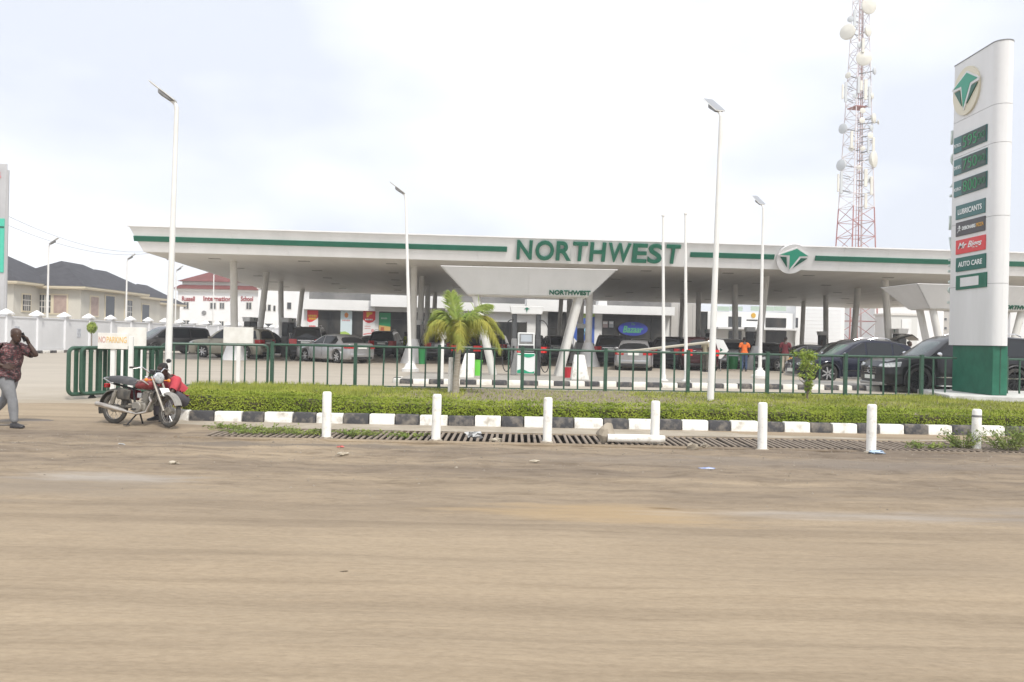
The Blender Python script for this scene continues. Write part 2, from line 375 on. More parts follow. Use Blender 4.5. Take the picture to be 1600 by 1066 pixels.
# verge behind the kerb
KY = lambda X: 15.08 + 0.012 * (X + 6)          # kerb line
FENCE_Y = lambda X: 22.35 + 0.075 * (X + 6)     # fence line
vg = MB(); vs, fs = [], []
nx, ny = 90, 16
for j in range(ny + 1):
    for i in range(nx + 1):
        X = lerp(-6.45, 42, i / nx); Y = lerp(KY(X) + 0.1, FENCE_Y(X) + 0.35, j / ny); X -= 2.1 * (j / ny) ** .9 * max(0, 1 - i / 12)
        z = -0.075 + 0.075 * smooth01(j / ny) + 0.03 * mnoise.noise((X * 0.9, Y * 0.9, 3)) * (0 if j in (0, ny) else 1)
        vs.append((X, Y, z))
for j in range(ny):
    for i in range(nx): n = nx + 1; fs.append((j * n + i, j * n + i + 1, (j + 1) * n + i + 1, (j + 1) * n + i))
vg.add(vs, fs); tag(vg.build('verge', SOIL, smooth=60), kind='structure')

# roadside kerb: cast blocks painted white and black in turn
def kerb_line(name, label, pts, wid, z0, z1, mw, mb_, lw, lb, start_white=True):
    root = thing(name, label, 'kerb', (pts[0][0], pts[0][1], 0))
    white = start_white
    segs = []; total = 0
    P = [Vector((p[0], p[1], 0)) for p in pts]
    L = [(P[i + 1] - P[i]).length for i in range(len(P) - 1)]; tot = sum(L)
    def pos(d):
        for i, l in enumerate(L):
            if d <= l or i == len(L) - 1: return P[i].lerp(P[i + 1], d / l), (P[i + 1] - P[i]).normalized()
            d -= l
    d = 0.0
    while d < tot - 0.05:
        ln = (lw if white else lb) * random.uniform(0.9, 1.1); e = min(d + ln, tot)
        a, ta = pos(d + 0.008); b, tb = pos(e - 0.008)
        na = Vector((-ta.y, ta.x, 0)); nb = Vector((-tb.y, tb.x, 0)); dz = random.uniform(-0.008, 0.008)
        mbk = MB()
        mbk.add([a + Vector((0, 0, z0)), b + Vector((0, 0, z0)), b + nb * wid + Vector((0, 0, z0)), a + na * wid + Vector((0, 0, z0)),
                 a + na * 0.02 + Vector((0, 0, z1 + dz)), b + nb * 0.02 + Vector((0, 0, z1 + dz)), b + nb * wid + Vector((0, 0, z1 + dz)), a + na * wid + Vector((0, 0, z1 + dz))],
                [(0, 3, 2, 1), (4, 5, 6, 7), (0, 1, 5, 4), (1, 2, 6, 5), (2, 3, 7, 6), (3, 0, 4, 7)])
        mbk.build('kerb_block', mw if white else mb_, root, world=True, bevel=0.022, seg=2)
        d = e; white = not white
    return root
kp = [(-8.55, 21.2), (-7.35, 17.6), (-6.85, 16.1), (-6.6, 15.5), (-6.3, 15.2), (-5.9, KY(-5.9))] + [(x, KY(x)) for x in (0, 6, 12, 18, 24)]
kerb_line('roadside_kerb', 'long black and white painted kerb running in front of the clipped hedge', kp, 0.2, -0.27, -0.02, KERB_W, KERB_B, 0.5, 0.44)

# gutter apron
ga = MB(); vs = []
for i in range(41):
    X = lerp(-6.2, 24, i / 40); vs += [(X, KY(X) - 0.75, -0.222), (X, KY(X) + 0.05, -0.20)]
ga.add(vs, [(2 * i, 2 * i + 2, 2 * i + 3, 2 * i + 1) for i in range(40)]); tag(ga.build('gutter', GUTTER, smooth=60), kind='structure')

# drain: a dark channel spanned by concrete bars, bars run across the road's direction
GX0, GX1, GY0, GY1 = -4.85, 10.3, 13.12, 14.30
dr = thing('drain_grate', 'long rusty brown bar grating over the roadside drain, in front of the kerb', 'drain grate', (0, GY0, -0.25))
dk = mat('drain_dark', (0.012, 0.010, 0.008), (0.025, 0.02, 0.016), 4, 0.95)
tr = MB(); tr.box(GX0, GX1, GY0 + 0.02, GY1 - 0.02, -0.60, -0.58); tr.box(GX0, GX1, GY0, GY0 + 0.02, -0.6, -0.235); tr.box(GX0, GX1, GY1 - 0.02, GY1, -0.6, -0.235)
tr.build('channel', dk, dr, world=True)
fr = MB(); fr.box(GX0, GX1, GY0 - 0.16, GY0 - 0.002, -0.3, -0.226); fr.box(GX0 - 0.42, GX0 - 0.002, GY0 - 0.1, GY1, -0.3, -0.228); fr.build('edge_beam', DIRT, dr, world=True, bevel=0.015)
BARM = mat('grate_bar', (0.17, 0.13, 0.10), (0.27, 0.225, 0.175), 5, 0.85, bump=0.2)
bmesh_bar = MB().box(-0.023, 0.023, 0, GY1 - GY0, -0.03, 0).mesh('bar', BARM, bevel=0.006)
x = GX0 + 0.05; i = 0
while x < GX1 - 0.04:
    o = link('bar', bmesh_bar, dr); o.location = (x, 0.0, 0.035 + random.uniform(-0.005, 0.005)); o.rotation_euler = (random.uniform(-0.006, 0.006), 0, random.uniform(-0.015, 0.015)); x += 0.102
# ================================================================ CANOPY
FL, BL, BR, FR = Vector((-17.44, 39.2, 0)), Vector((-21.3, 71.8, 0)), Vector((35.5, 82, 0)), Vector((41, 43.6, 0))
ZS, ZT = 5.15, 6.26
def outset(P, k):
    cx = sum((p for p in P), Vector()) / 4; res = []
    for i in range(4):
        a, b, c = P[i - 1], P[i], P[(i + 1) % 4]
        def nrm(u, v):
            d = (v - u).normalized(); n = Vector((d.y, -d.x, 0)); return n if n.dot((u + v) / 2 - cx) > 0 else -n
        n1, n2 = nrm(a, b), nrm(b, c); m = (n1 + n2); res.append(b + m * (k / (1 + n1.dot(n2))))
    return res
CB = [FL, FR, BR, BL]; CT = outset(CB, 0.52)
can = thing('petrol_station_canopy', 'huge flat white forecourt canopy with green stripe, big green NORTHWEST letters and slanted columns', 'canopy', (10, 60, 0))
zt = lambda p, z: Vector((p.x, p.y, z))
core = MB(); ci = outset(CB, -0.12); ct = outset(CB, 0.34)
core.loft([[zt(p, ZS + 0.03) for p in ci], [zt(p, ZT - 0.06) for p in ct]]); core.build('roof_slab', CLAD, can, world=True)
sof = MB(); sof.loft([[zt(p, ZS) for p in outset(CB, -0.06)], [zt(p, ZS + 0.028) for p in outset(CB, -0.06)]]); sof.build('soffit', SOFFIT, can, world=True)
def fascia(i, n):
    a, b = CB[i], CB[(i + 1) % 4]; c, d = CT[i], CT[(i + 1) % 4]
    inw = (sum((p for p in CB), Vector()) / 4 - (a + b) / 2).normalized() * 0.05
    for k in range(n):
        g = 0.0014 / n; t0, t1 = k / n + g, (k + 1) / n - g
        p = [zt(a.lerp(b, t0), ZS), zt(a.lerp(b, t1), ZS), zt(c.lerp(d, t1), ZT), zt(c.lerp(d, t0), ZT)]
        m = MB(); m.add(p + [q + inw for q in p], [(0, 1, 2, 3), (7, 6, 5, 4), (0, 4, 5, 1), (1, 5, 6, 2), (2, 6, 7, 3), (3, 7, 4, 0)])
        m.build('fascia_panel', CLAD, can, world=True)
fascia(0, 26); fascia(1, 16); fascia(2, 26); fascia(3, 16)
cap = MB()
for i in range(4): cap.obox(zt(CT[i], ZT + 0.03), zt(CT[(i + 1) % 4], ZT + 0.03), 0.14, 0.06)
cap.build('coping', CLAD_W, can, world=True)
# frame of the front fascia
fu = (FR - FL).normalized(); fv = (zt((CT[0] + CT[1]) / 2, ZT) - zt((FL + FR) / 2, ZS)); fv = (fv - fu * fv.dot(fu)).normalized(); fn = fu.cross(fv)
FO = zt(FL, ZS)
def fpos(x, y): return rpl(x, y, FO, fn)
def stripe(x0, x1, m=TEAL):
    a = fpos(x0, 0.5 * (fasc_y(x0)[0] + fasc_y(x0)[1])); b = fpos(x1, 0.5 * (fasc_y(x1)[0] + fasc_y(x1)[1]))
    m_ = MB(); h = 0.125
    t0 = (a - FO).dot(fu); t1 = (b - FO).dot(fu); c = 0.66
    m_.prism([(t0, c - h), (t1, c - h), (t1, c + h), (t0, c + h)], FO + fn * 0.002, fu, fv, fn * 0.06); m_.build('stripe', m, can, world=True)
def fasc_y(x): return (358 + (x - 205) * 0.0268, 395 + (x - 235) * 0.0268)
stripe(210, 792); stripe(1078, 1209); stripe(1273, 1900)
# big letters, one by one
la = fpos(806, 392); lb = fpos(1063, 396); span = (lb - la).length
for ch, (xa, xb) in zip('NORTHWEST', ((807, 831), (836, 865), (868.5, 892.5), (894, 917), (921, 945.5), (949.5, 984.5), (987.5, 1010.5), (1012, 1034), (1039.5, 1061.5))):
    pa = fpos(xa, 395); pb = fpos(xb, 395); ta, tb_ = (pa - FO).dot(fu), (pb - FO).dot(fu)
    text(ch, 1.33, 0.10, TEAL, can, FO + fu * (ta + tb_) / 2 + fv * 0.67 + fn * 0.09, fu, fv, 'letter', off=0.03, w=tb_ - ta)
# emblem
def emblem(parent, c, ux, uy, r, depth, disc_m, name='emblem'):
    ux = Vector(ux).normalized(); uy = Vector(uy).normalized(); n = ux.cross(uy); c = Vector(c)
    d = MB(); d.prism([(r * math.cos(2 * math.pi * i / 40), r * math.sin(2 * math.pi * i / 40)) for i in range(40)], c, ux, uy, n * depth)
    disc = d.build('emblem_disc', disc_m, parent, world=True)
    q = lambda px, py: ((px - 540) / 358 * r, (500 - py) / 356 * r)
    def shp(pts, m, th, nm, par, lift=0.0):
        s = MB(); s.prism([q(*p) for p in pts], c + n * (depth + lift), ux, uy, n * th); s.build(nm, m, par, world=True)
    shp([(165, 400), (590, 215), (925, 408), (915, 455), (735, 460), (520, 790), (420, 440), (230, 440)], CLAD_W, 0.03, 'emblem_border', parent)
    shp([(225, 398), (595, 248), (890, 412), (690, 425), (510, 745), (455, 410)], TEAL_L, 0.012, 'emblem_arrow', parent, 0.031)
    shp([(240, 452), (392, 456), (450, 705)], TEAL_D, 0.02, 'emblem_wing', parent, 0.002)
    shp([(722, 474), (880, 474), (600, 705)], TEAL_D, 0.034, 'emblem_wing', parent, 0.002)
ec = fpos(1236, 403); emblem(can, ec + fn * 0.02, fu, fv, 0.77, 0.16, CLAD_W)
# soffit light recesses
SL = mat('soffit_light', (0.22, 0.21, 0.19), None, rough=0.4)
for j in range(5):
    for i in range(13):
        u = (i + 0.6) / 13.2; v = 0.08 + j * 0.18
        p = CB[0].lerp(CB[1], u).lerp(CB[3].lerp(CB[2], u), v)
        m = MB(); m.box(p.x - 0.28, p.x + 0.28, p.y - 0.14, p.y + 0.14, ZS - 0.02, ZS + 0.01); m.build('soffit_light', SL, can, world=True)
# slanted round columns on cone bases
def column(xb, Y, xt_off, yt_off):
    bx = xb; base = Vector((bx, Y, 0)); top = Vector((bx + xt_off, Y + yt_off, ZS + 0.02))
    m = MB(); m.cyl(base + Vector((0, 0, 0.1)), top, 0.185, n=16, cap=False); c = m.build('column', COLUMN, can, world=True)
    k = MB(); k.lathe([(0.02, 1.32), (0.24, 1.3), (0.66, 0.02), (0.67, 0.0)], 20, Matrix.Translation(base)); k.build('column_base', CLAD_W, c, world=False) if False else None
    k.v = [tuple(ROOT[can.name].inverted() @ Vector(p)) for p in k.v]; o = k.build('column_base', CLAD_W, c)
rowsY = (43.6, 50.2, 59.3, 68.0)
for xs_, ln in (((367, 402, 440, 462), (-.1, .4, -.1, .4)), ((645, 655, 666, 676), (0, .05, .05, .1)), ((919, 905, 888, 872), (0, .1, 0, .2)), ((1182, 1150, 1090, 1062), (.4, -.1, -.05, .2)), ((1392, 1331, 1291, 1252), (-.5, .4, -.2, .2))):
    for r_ in range(4):
        Y = rowsY[r_] + .09 * ((xs_[0] - 800) * .0335 + 15); q = at(xs_[r_], 545, Y); column(q.x, Y, ln[r_], 0.25 if r_ % 2 else -0.2)

# ================================================================ small pump canopies in front
def mini_canopy(c, rz, label):
    t = thing('pump_island_canopy', label, 'canopy', c, rz, 'small canopies over the front pump islands')
    zb, ztp = 2.94, 3.82; tw, bw, td, bd = 2.98, 2.12, 1.35, 0.75
    def ring(wx, wy, z, cy=0): return [(-wx, -wy + cy, z), (wx, -wy + cy, z), (wx, wy + cy, z), (-wx, wy + cy, z)]
    core = MB(); core.loft([ring(bw - .06, bd - .06, zb + .02), ring(tw - .06, td - .06, ztp - .02)]); core.build('core', CLAD, t)
    A = ring(bw, bd, zb); B = ring(tw, td, ztp)
    for i in range(4):
        n = 4 if i % 2 == 0 else 2; a, b, c2, d = (Vector(A[i]), Vector(A[(i + 1) % 4]), Vector(B[(i + 1) % 4]), Vector(B[i])); inw = -(a + b) * 0.5; inw.z = 0; inw = inw.normalized() * 0.035
        for k in range(n):
            g = 0.0004; t0, t1 = k / n + (g if k else 0), (k + 1) / n - (g if k < n - 1 else 0)
            p = [a.lerp(b, t0), a.lerp(b, t1), d.lerp(c2, t1), d.lerp(c2, t0)]
            m = MB(); m.add(p + [q + inw for q in p], [(0, 1, 2, 3), (7, 6, 5, 4), (0, 4, 5, 1), (1, 5, 6, 2), (2, 6, 7, 3), (3, 7, 4, 0)]); m.build('panel', CLAD, t)
    m = MB()
    for i in range(4): m.obox(Vector(B[i]) + Vector((0, 0, 0.01)), Vector(B[(i + 1) % 4]) + Vector((0, 0, 0.01)), 0.05, 0.025)
    m.build('coping', CLAD_W, t)
    m = MB(); m.box(-bw + .05, bw - .05, -bd + .05, bd - .05, zb - .03, zb + .015); m.build('soffit', SOFFIT, t)
    for sx in (-1, 1):
        for sy in (-0.45, 0.45):
            m = MB(); m.cyl((sx * 1.15, sy, 0.12), (sx * 1.83, sy * 1.0, zb), 0.135, n=16, cap=False); m.build('leg', COLUMN, t)
    uy = Vector((0, -(td - bd), ztp - zb)).normalized()
    o = link('lettering', text_mesh('NORTHWEST', 0.24, 0.03, 0.006, w=1.42), t); o.data.materials.append(TEAL)
    n = Vector((1, 0, 0)).cross(uy); org = Vector((1.44, -bd, zb)) + uy * 0.14 + n * 0.02
    o.matrix_local = Matrix(((1, uy.x, n.x, org.x), (0, uy.y, n.y, org.y), (0, uy.z, n.z, org.z), (0, 0, 0, 1)))
    return t
p = at(824, 500, 28.6); mini_canopy((p.x, 29.6, 0), R(1), 'small white hopper-shaped canopy over the front pump behind the palm tree')
mini_canopy((18.25, 33.2, 0), R(4), 'small white hopper-shaped canopy partly hidden behind the tall price pylon')

# kerbed island of the front pumps
isl = [(-3.62, 26.2), (-3.6, 25.1), (-3.45, 24.88), (-3.2, 24.78), (20.5, 27.4)]
kerb_line('island_kerb', 'low black and cream kerb of the pump island behind the green fence', isl, 0.22, -0.02, 0.155, CREAM_KERB, KERB_B, 0.5, 0.45, True)
ib = MB(); ib.loft([[(-3.4, 24.98, -0.02), (20.5, 27.62, -0.02), (20.5, 30.8, -0.02), (-3.4, 28.9, -0.02)], [(-3.4, 24.98, 0.14), (20.5, 27.62, 0.14), (20.5, 30.8, 0.14), (-3.4, 28.9, 0.14)]])
tag(ib.build('island_paving', mat('island_pavers', (0.23, 0.215, 0.195), (0.34, 0.32, 0.285), 9, 0.9, bump=0.4, bscale=22, kind='voronoi', lo=0.05, hi=0.5), smooth=0), kind='structure')

# ---------------------------------------------------------------- fuel pumps
PUMP_W = mat('pump_white', (0.72, 0.74, 0.73), None, rough=0.35)
PUMP_D = mat('pump_charcoal', (0.045, 0.048, 0.052), (0.075, 0.077, 0.08), 4, 0.45)
SCREEN = mat('pump_screen', (0.42, 0.46, 0.50), None, rough=0.2)
PUMP_G = mat('pump_green', (0.01, 0.32, 0.17), None, rough=0.35)
def make_pump():
    t = thing('fuel_pump', '', 'fuel pump', group='fuel pumps')
    for s in (-1, 1):
        m = MB(); m.box(s * 0.42 - 0.085, s * 0.42 + 0.085, -0.2, 0.2, 0, 2.14); m.build('post', PUMP_D, t, bevel=0.02)
        m = MB(); m.box(s * 0.42 - 0.10, s * 0.42 + 0.10, -0.24, 0.24, 0, 1.28); m.build('post_sleeve', GREYM if s < 0 else PUMP_D, t, bevel=0.02)
    m = MB(); m.add([(-0.54, -0.24, 2.14), (0.54, -0.24, 2.14), (0.54, 0.24, 2.14), (-0.54, 0.24, 2.14), (-0.6, -0.28, 2.42), (0.6, -0.28, 2.42), (0.6, 0.28, 2.42), (-0.6, 0.28, 2.42)], [(0, 3, 2, 1), (4, 5, 6, 7), (0, 1, 5, 4), (1, 2, 6, 5), (2, 3, 7, 6), (3, 0, 4, 7)])
    h = m.build('header', CLAD, t, bevel=0.02)
    for s in (-1, 1):
        m = MB(); m.prism([(-.10, .03), (0, .09), (.10, .03), (.03, .02), (0, -.09), (-.03, .02)], (0, s * 0.262, 2.29), (-s, 0, 0), (0, 0, 1), (0, s * 0.02, 0)); m.build('badge', TEAL, h)
    m = MB(); m.box(-0.32, 0.32, -0.29, 0.29, 0.06, 0.78); b = m.build('cabinet', PUMP_W, t, bevel=0.03)
    for s in (-1, 1):
        w_ = [(-.30, .08)] + [(-.30 + .6 * i / 10, .17 + .05 * math.sin(i * .6)) for i in range(11)] + [(.30, .08)]
        m = MB(); m.prism(w_, (0, s * 0.292, 0), (-s, 0, 0), (0, 0, 1), (0, s * 0.012, 0)); m.build('wave_panel', PUMP_G, b)
        w_ = [(-.30, .76)] + [(-.30 + .6 * i / 10, .68 + .05 * math.cos(i * .5)) for i in range(11)] + [(.30, .76)]
        m = MB(); m.prism(w_, (0, s * 0.292, 0), (-s, 0, 0), (0, 0, 1), (0, s * 0.012, 0)); m.build('wave_panel', PUMP_G, b)
    m = MB(); m.box(-0.30, 0.30, -0.22, 0.22, 0.84, 1.5); hd = m.build('display_head', PUMP_W, t, bevel=0.03)
    for s in (-1, 1):
        m = MB(); m.box(-0.24, 0.24, s * 0.222 - 0.006, s * 0.222 + 0.006, 1.1, 1.46); m.build('bezel', GREYM, hd)
        m = MB(); m.box(-0.19, 0.19, s * 0.232 - 0.006, s * 0.232 + 0.006, 1.18, 1.42); m.build('screen', SCREEN, hd)
        m = MB(); m.box(-0.26, 0.26, s * 0.224 - 0.006, s * 0.224 + 0.006, 0.86, 1.05); m.build('keypad', DARK, hd)
    for s in (-1, 1):
        m = MB(); m.tube(soft([(s * .44, -.2, 1.95), (s * .66, -.26, 1.9), (s * .82, -.28, 1.5), (s * .84, -.3, .8), (s * .8, -.32, .25), (s * .66, -.33, .08), (s * .5, -.32, .35), (s * .44, -.3, .82)]), 0.018, 7); hs = m.build('hose', DARK, t)
        m = MB(); m.obox((s * .44, -.27, .78), (s * .44, -.30, 1.02), .06, .07); m.cyl((s * .44, -.3, 1.0), (s * .42, -.36, .86), .014, n=8); m.build('nozzle', DARK, hs)
    return t
pump0 = make_pump(); first = True
def pump(loc, rz, label):
    global first
    o = pump0 if first else copy_tree(pump0); first = False
    return put(o, loc, rz, label, 'fuel pumps')
p = at(821, 586, 29.0); pump((p.x, 29.3, 0.14), R(1), 'white and green fuel pump under the front small canopy behind the fence')
for x, y0, Y, rz, lb in ((391, 545, 52, 80, 'dark fuel pump beside the leftmost slanted canopy columns'), (450, 560, 51.5, 82, 'dark fuel pump left of the black off-roader seen from behind'),
        (653, 560, 51.0, 85, 'fuel pump right behind the white column left of the palm'), (907, 560, 51.0, 85, 'dark fuel pump between the front island canopy and the parked cars'),
        (1108, 545, 61, 88, 'dark fuel pump behind the dark red car and the light pole'), (1171, 560, 50, 80, 'dark fuel pump next to the person in orange'),
        (1284, 550, 60, 80, 'far fuel pump above the dark blue car bonnet'), (1405, 560, 46, 85, 'fuel pump with pale header behind the raised tailgate')):
    pt = at(x, 540, Y); pump((pt.x, Y, 0.0), R(rz), lb)

# ================================================================ FENCE AND GATES
def fence():
    ps = [425, 555, 686, 816, 946, 1075, 1199, 1321, 1440, 1572, 1700]
    pts = []
    for x in ps:
        p = None
        for k in range(3):
            Y = 22.4 if p is None else FENCE_Y(p.x); p = at(x, 580, Y)
        pts.append(Vector((p.x, FENCE_Y(p.x), 0)))
    t = thing('green_railing', 'dark green metal railing fence along the forecourt verge', 'fence', pts[0])
    pm = MB().box(-.045, .045, -.045, .045, -.05, 1.19).box(-.05, .05, -.05, .05, 1.19, 1.2).mesh('post', GREEN)
    bm_ = MB().box(-.022, .022, -.014, .014, .04, 1.10).mesh('bar', GREEN)
    for i, p in enumerate(pts):
        o = link('post', pm, t); o.location = p - pts[0]; o.rotation_euler = (0, 0, R(4.3))
        if i == len(pts) - 1: break
        q = pts[i + 1]
        if i == 8: q = p.lerp(q, .42)            # this bay stops at the price pylon
        m = MB(); m.cyl(p + Vector((.03, 0, 1.12)), q + Vector((-.03, 0, 1.12)), .032, n=10); m.build('top_rail', GREEN, t, world=True)
        m = MB(); m.obox(p + Vector((.03, 0, .05)), q + Vector((-.03, 0, .05)), .035, .03); m.build('bottom_rail', GREEN, t, world=True)
        nb_ = 6 if i != 8 else 3
        for k in range(1, nb_):
            o = link('bar', bm_, t); o.location = p.lerp(q, k / nb_) - pts[0]; o.rotation_euler = (random.uniform(-.004, .004), random.uniform(-.012, .012), R(4.3))
    return pts[0]
FP0 = fence()
def gate(a, b, h0, h1, nb, bw, label, round_l=True, round_r=True, wheel=False, fr=0.034):
    a = Vector(a); b = Vector(b); L = (b - a).length; rz = math.atan2(b.y - a.y, b.x - a.x)
    t = thing('sliding_gate', label, 'gate', a, rz)
    r = 0.13; pts = []
    def corner(cx, cz, a0):
        return [(cx + r * math.cos(a0 + math.pi / 2 * k / 5), 0, cz + r * math.sin(a0 + math.pi / 2 * k / 5)) for k in range(6)]
    loop = corner(L - r, h1 - r, 0) + corner(r, h1 - r, math.pi / 2) + corner(r, h0 + r, math.pi) + corner(L - r, h0 + r, 1.5 * math.pi)
    m = MB(); m.tube(loop + [loop[0], loop[1]], fr, 8, False); m.build('frame', GREEN, t)
    me = MB().box(-bw / 2, bw / 2, -.012, .012, h0 + .02, h1 - .02).mesh('bar', GREEN)
    for k in range(1, nb + 1):
        o = link('bar', me, t); o.location = (L * k / (nb + 1), 0, 0)
    if wheel:
        m = MB(); M_ = Matrix.Translation((.62, 0, h0 - .15)) @ Matrix.Rotation(R(90), 4, 'X'); m.lathe([(.01, -.035), (.08, -.035), (.105, -.02), (.105, .02), (.08, .035), (.01, .035)], 16, M_); m.build('caster_wheel', RUBBER, t)
        m = MB(); m.obox((.62, -.05, h0 - .15), (.62, -.05, h0), .04, .01); m.obox((.62, .05, h0 - .15), (.62, .05, h0), .04, .01); m.build('caster_fork', DARK, t)
    return t
gate((-9.98, 18.75, 0), (-8.95, 21.0, 0), -.06, .99, 12, .10, 'green gate leaf with wide slats and a caster wheel, nearest of the open gates', wheel=True, fr=.045)
gate((-9.80, 18.95, 0), (-8.72, 21.15, 0), -.05, 1.0, 9, .09, 'second green gate leaf folded behind the one with the caster wheel', fr=.04)
gate((-8.98, 21.35, 0), (FP0.x - .12, FP0.y, 0), .03, 1.1, 8, .04, 'green gate leaf with thin bars and rounded end behind the red motorcycle')

# ================================================================ LIGHT POLES
def light_pole(base, label, az, hgt=7.3, lean=0.0, r=.085, foot=False, group='tall white solar street lights'):
    t = thing('street_lamp', label, 'street lamp', base, R(az), group)
    lx, ly = lean * hgt * math.cos(R(az)), -lean * hgt * math.sin(R(az)); top = (lx, ly, hgt - .25)
    m = MB(); m.cyl((0, 0, 0), top, r, r * .62, 14); pole = m.build('pole', WHITE, t)
    if foot:
        m = MB(); m.lathe([(.34, 0), (.34, .12), (.26, .15), (.2, .3), (.13, .34), (.12, .42), (.02, .42)], 16); m.build('footing', WHITE, t)
    tx = top[0]
    m = MB(); m.tube([(tx, ly, hgt - .4), (tx - .03, ly, hgt - .2), (tx - .13, ly, hgt - .1)], .045, 10); m.build('bracket', WHITE, t)
    # tilted head: lamp housing near the pole, slim solar panel beyond
    Mh = Matrix.Translation((tx - .06, ly, hgt - .14)) @ Matrix.Rotation(R(36), 4, 'Y') @ Matrix.Scale(.74, 4)
    m = MB(); m.add([(-.1, -.14, -.06), (-.55, -.17, -.09), (-.55, .17, -.09), (-.1, .14, -.06), (-.02, -.15, .03), (-.62, -.18, .03), (-.62, .18, .03), (-.02, .15, .03)], [(0, 1, 2, 3), (7, 6, 5, 4), (0, 4, 5, 1), (1, 5, 6, 2), (2, 6, 7, 3), (3, 7, 4, 0)], Mh); m.build('lamp_housing', GREYM, t, bevel=.015)
    m = MB(); m.box(-1.02, 0.02, -.19, .19, .035, .065, Mh); m.build('solar_panel_back', WHITE, t, bevel=.008)
    m = MB(); m.box(-1.0, 0.0, -.175, .175, .067, .075, Mh); m.build('solar_cells', mat('solar_cells', (.26, .27, .29), None, rough=.3), t)
    return t
def on_ground(x, y, z=0.0): p = gp(x, y, z); return (p.x, p.y, z)
light_pole((-11.15 + .55, 20.85, -.03) if False else tuple(at(261.5, 603, 20.8).xy) + (-.02,), 'tall white street lamp on the left, rising above the red motorcycle', 8, lean=0.013)
light_pole(tuple(at(1110, 626, 20.6).xy) + (-.02,), 'tall white street lamp standing in the grass between the lettering and the emblem', -72, lean=0.016)
light_pole(tuple(at(641, 583, 33.6).xy) + (0,), 'white street lamp in front of the canopy left of the palm', 3, lean=-0.045, r=.08, foot=True)
light_pole(tuple(at(1187, 594, 34.4).xy) + (0,), 'white street lamp in front of the round emblem', -72, lean=0.0, r=.08, foot=True)
light_pole(tuple(at(73, 548, 56.5).xy) + (0,), 'white street lamp by the boundary wall above the walking man', 180, r=.085, foot=True)
light_pole(tuple(at(196, 544, 67).xy) + (0,), 'white street lamp by the boundary wall behind the no parking board', 180, r=.085, foot=True)
light_pole(tuple(at(273, 542, 78).xy) + (0,), 'far white street lamp half hidden behind the tall left lamp', 180, r=.085)
light_pole(tuple(at(332, 540, 88).xy) + (0,), 'far white street lamp in front of the school wall', 180, hgt=7.8, r=.085)
def flagpole(x, ytop, label):
    Y = 27.2; b = at(x, 596, Y); p = at(x - 1, ytop, Y)
    t = thing('flagpole', label, 'flagpole', (b.x, Y, .14), 0, 'bare white flagpoles')
    m = MB(); m.cyl((0, 0, 0), (p.x - b.x, 0, p.z - .14), .062, .04, 12); m.build('pole', WHITE, t)
    m = MB(); m.lathe([(.15, 0), (.15, .03), (.08, .05), (.075, .2), (.01, .2)], 14); m.build('base_flange', WHITE, t)
    m = MB(); m.ell((p.x - b.x, 0, p.z - .12), (.06, .06, .06), 10, 6); m.build('finial', WHITE, t)
flagpole(1037, 338, 'bare white flagpole crossing the final T of the lettering'); flagpole(1072, 335, 'bare white flagpole just right of the lettering')

# ================================================================ BOLLARDS
bl = [(510, 684), (681, 688), (855, 691), (1023, 694), (1191, 703), (1361, 707), (1525, 702)]
hts = (.74, .74, .72, .70, .74, .75, .66)
labs = ('leftmost short white bollard by the drain grate', 'short white bollard left of the palm trunk', 'short white bollard in front of the front pump', 'short white bollard with a fallen post lying at its foot',
        'short white bollard right of the grass street lamp', 'short white bollard with a blue rag at its foot', 'rightmost short white bollard with a pale ring, among weeds')
for (x, y), h, lb in zip(bl, hts, labs):
    p = gp(x, y, -.232)
    t = thing('bollard', lb, 'bollard', (p.x, p.y, -.24), random.uniform(0, 6), 'white bollards along the drain')
    tilt = Vector((random.uniform(-.006, .006), random.uniform(-.006, .006), 0)); n = 18
    M_ = Matrix.Rotation(random.uniform(-.012, .012), 4, 'X') @ Matrix.Rotation(random.uniform(-.012, .012), 4, 'Y')
    m = MB(); m.lathe([(.078, 0), (.076, .02), (.072, .05), (.073, h * .5), (.071, h - .03), (.066, h - .012), (.055, h), (.001, h + .002)], n, M_); m.build('shaft', BOLLARD, t)
    if x == 1525:
        m = MB(); m.lathe([(.0735, h - .13), (.0745, h - .125), (.0745, h - .10), (.0735, h - .095)], n, M_); m.build('ring', GREYM, t)
    m = MB(); m.lathe([(.115, -.02), (.108, .012), (.09, .022), (.076, .026)], n); m.build('mortar_collar', GUTTER, t)
# fallen post and broken concrete
p = gp(995, 692, -.2); t = thing('fallen_post', 'cream white post lying on the grate beside a lump of concrete', 'post', (p.x, p.y, -.135), R(-2))
m = MB(); m.tube([(-.46, 0, 0), (-.2, .004, .0), (.2, 0, .002), (.44, -.006, 0)], [.064, .067, .066, .06], 14); m.build('shaft', BOLLARD, t)
cl = MB(); cl.ell((0, 0, .14), (.14, .13, .19), 9, 6)
cl.v = [tuple(Vector(v) + Vector((mnoise.noise(Vector(v) * 9), mnoise.noise(Vector(v) * 9 + Vector((5, 0, 0))), mnoise.noise(Vector(v) * 9 + Vector((0, 7, 0))))) * .06) for v in cl.v]
o = cl.build('concrete_lump', GUTTER, smooth=20); p = gp(947, 692, -.23); o.location = (p.x, p.y, -.24); tag(o, 'broken lump of grey concrete at the end of the fallen post', 'rubble')

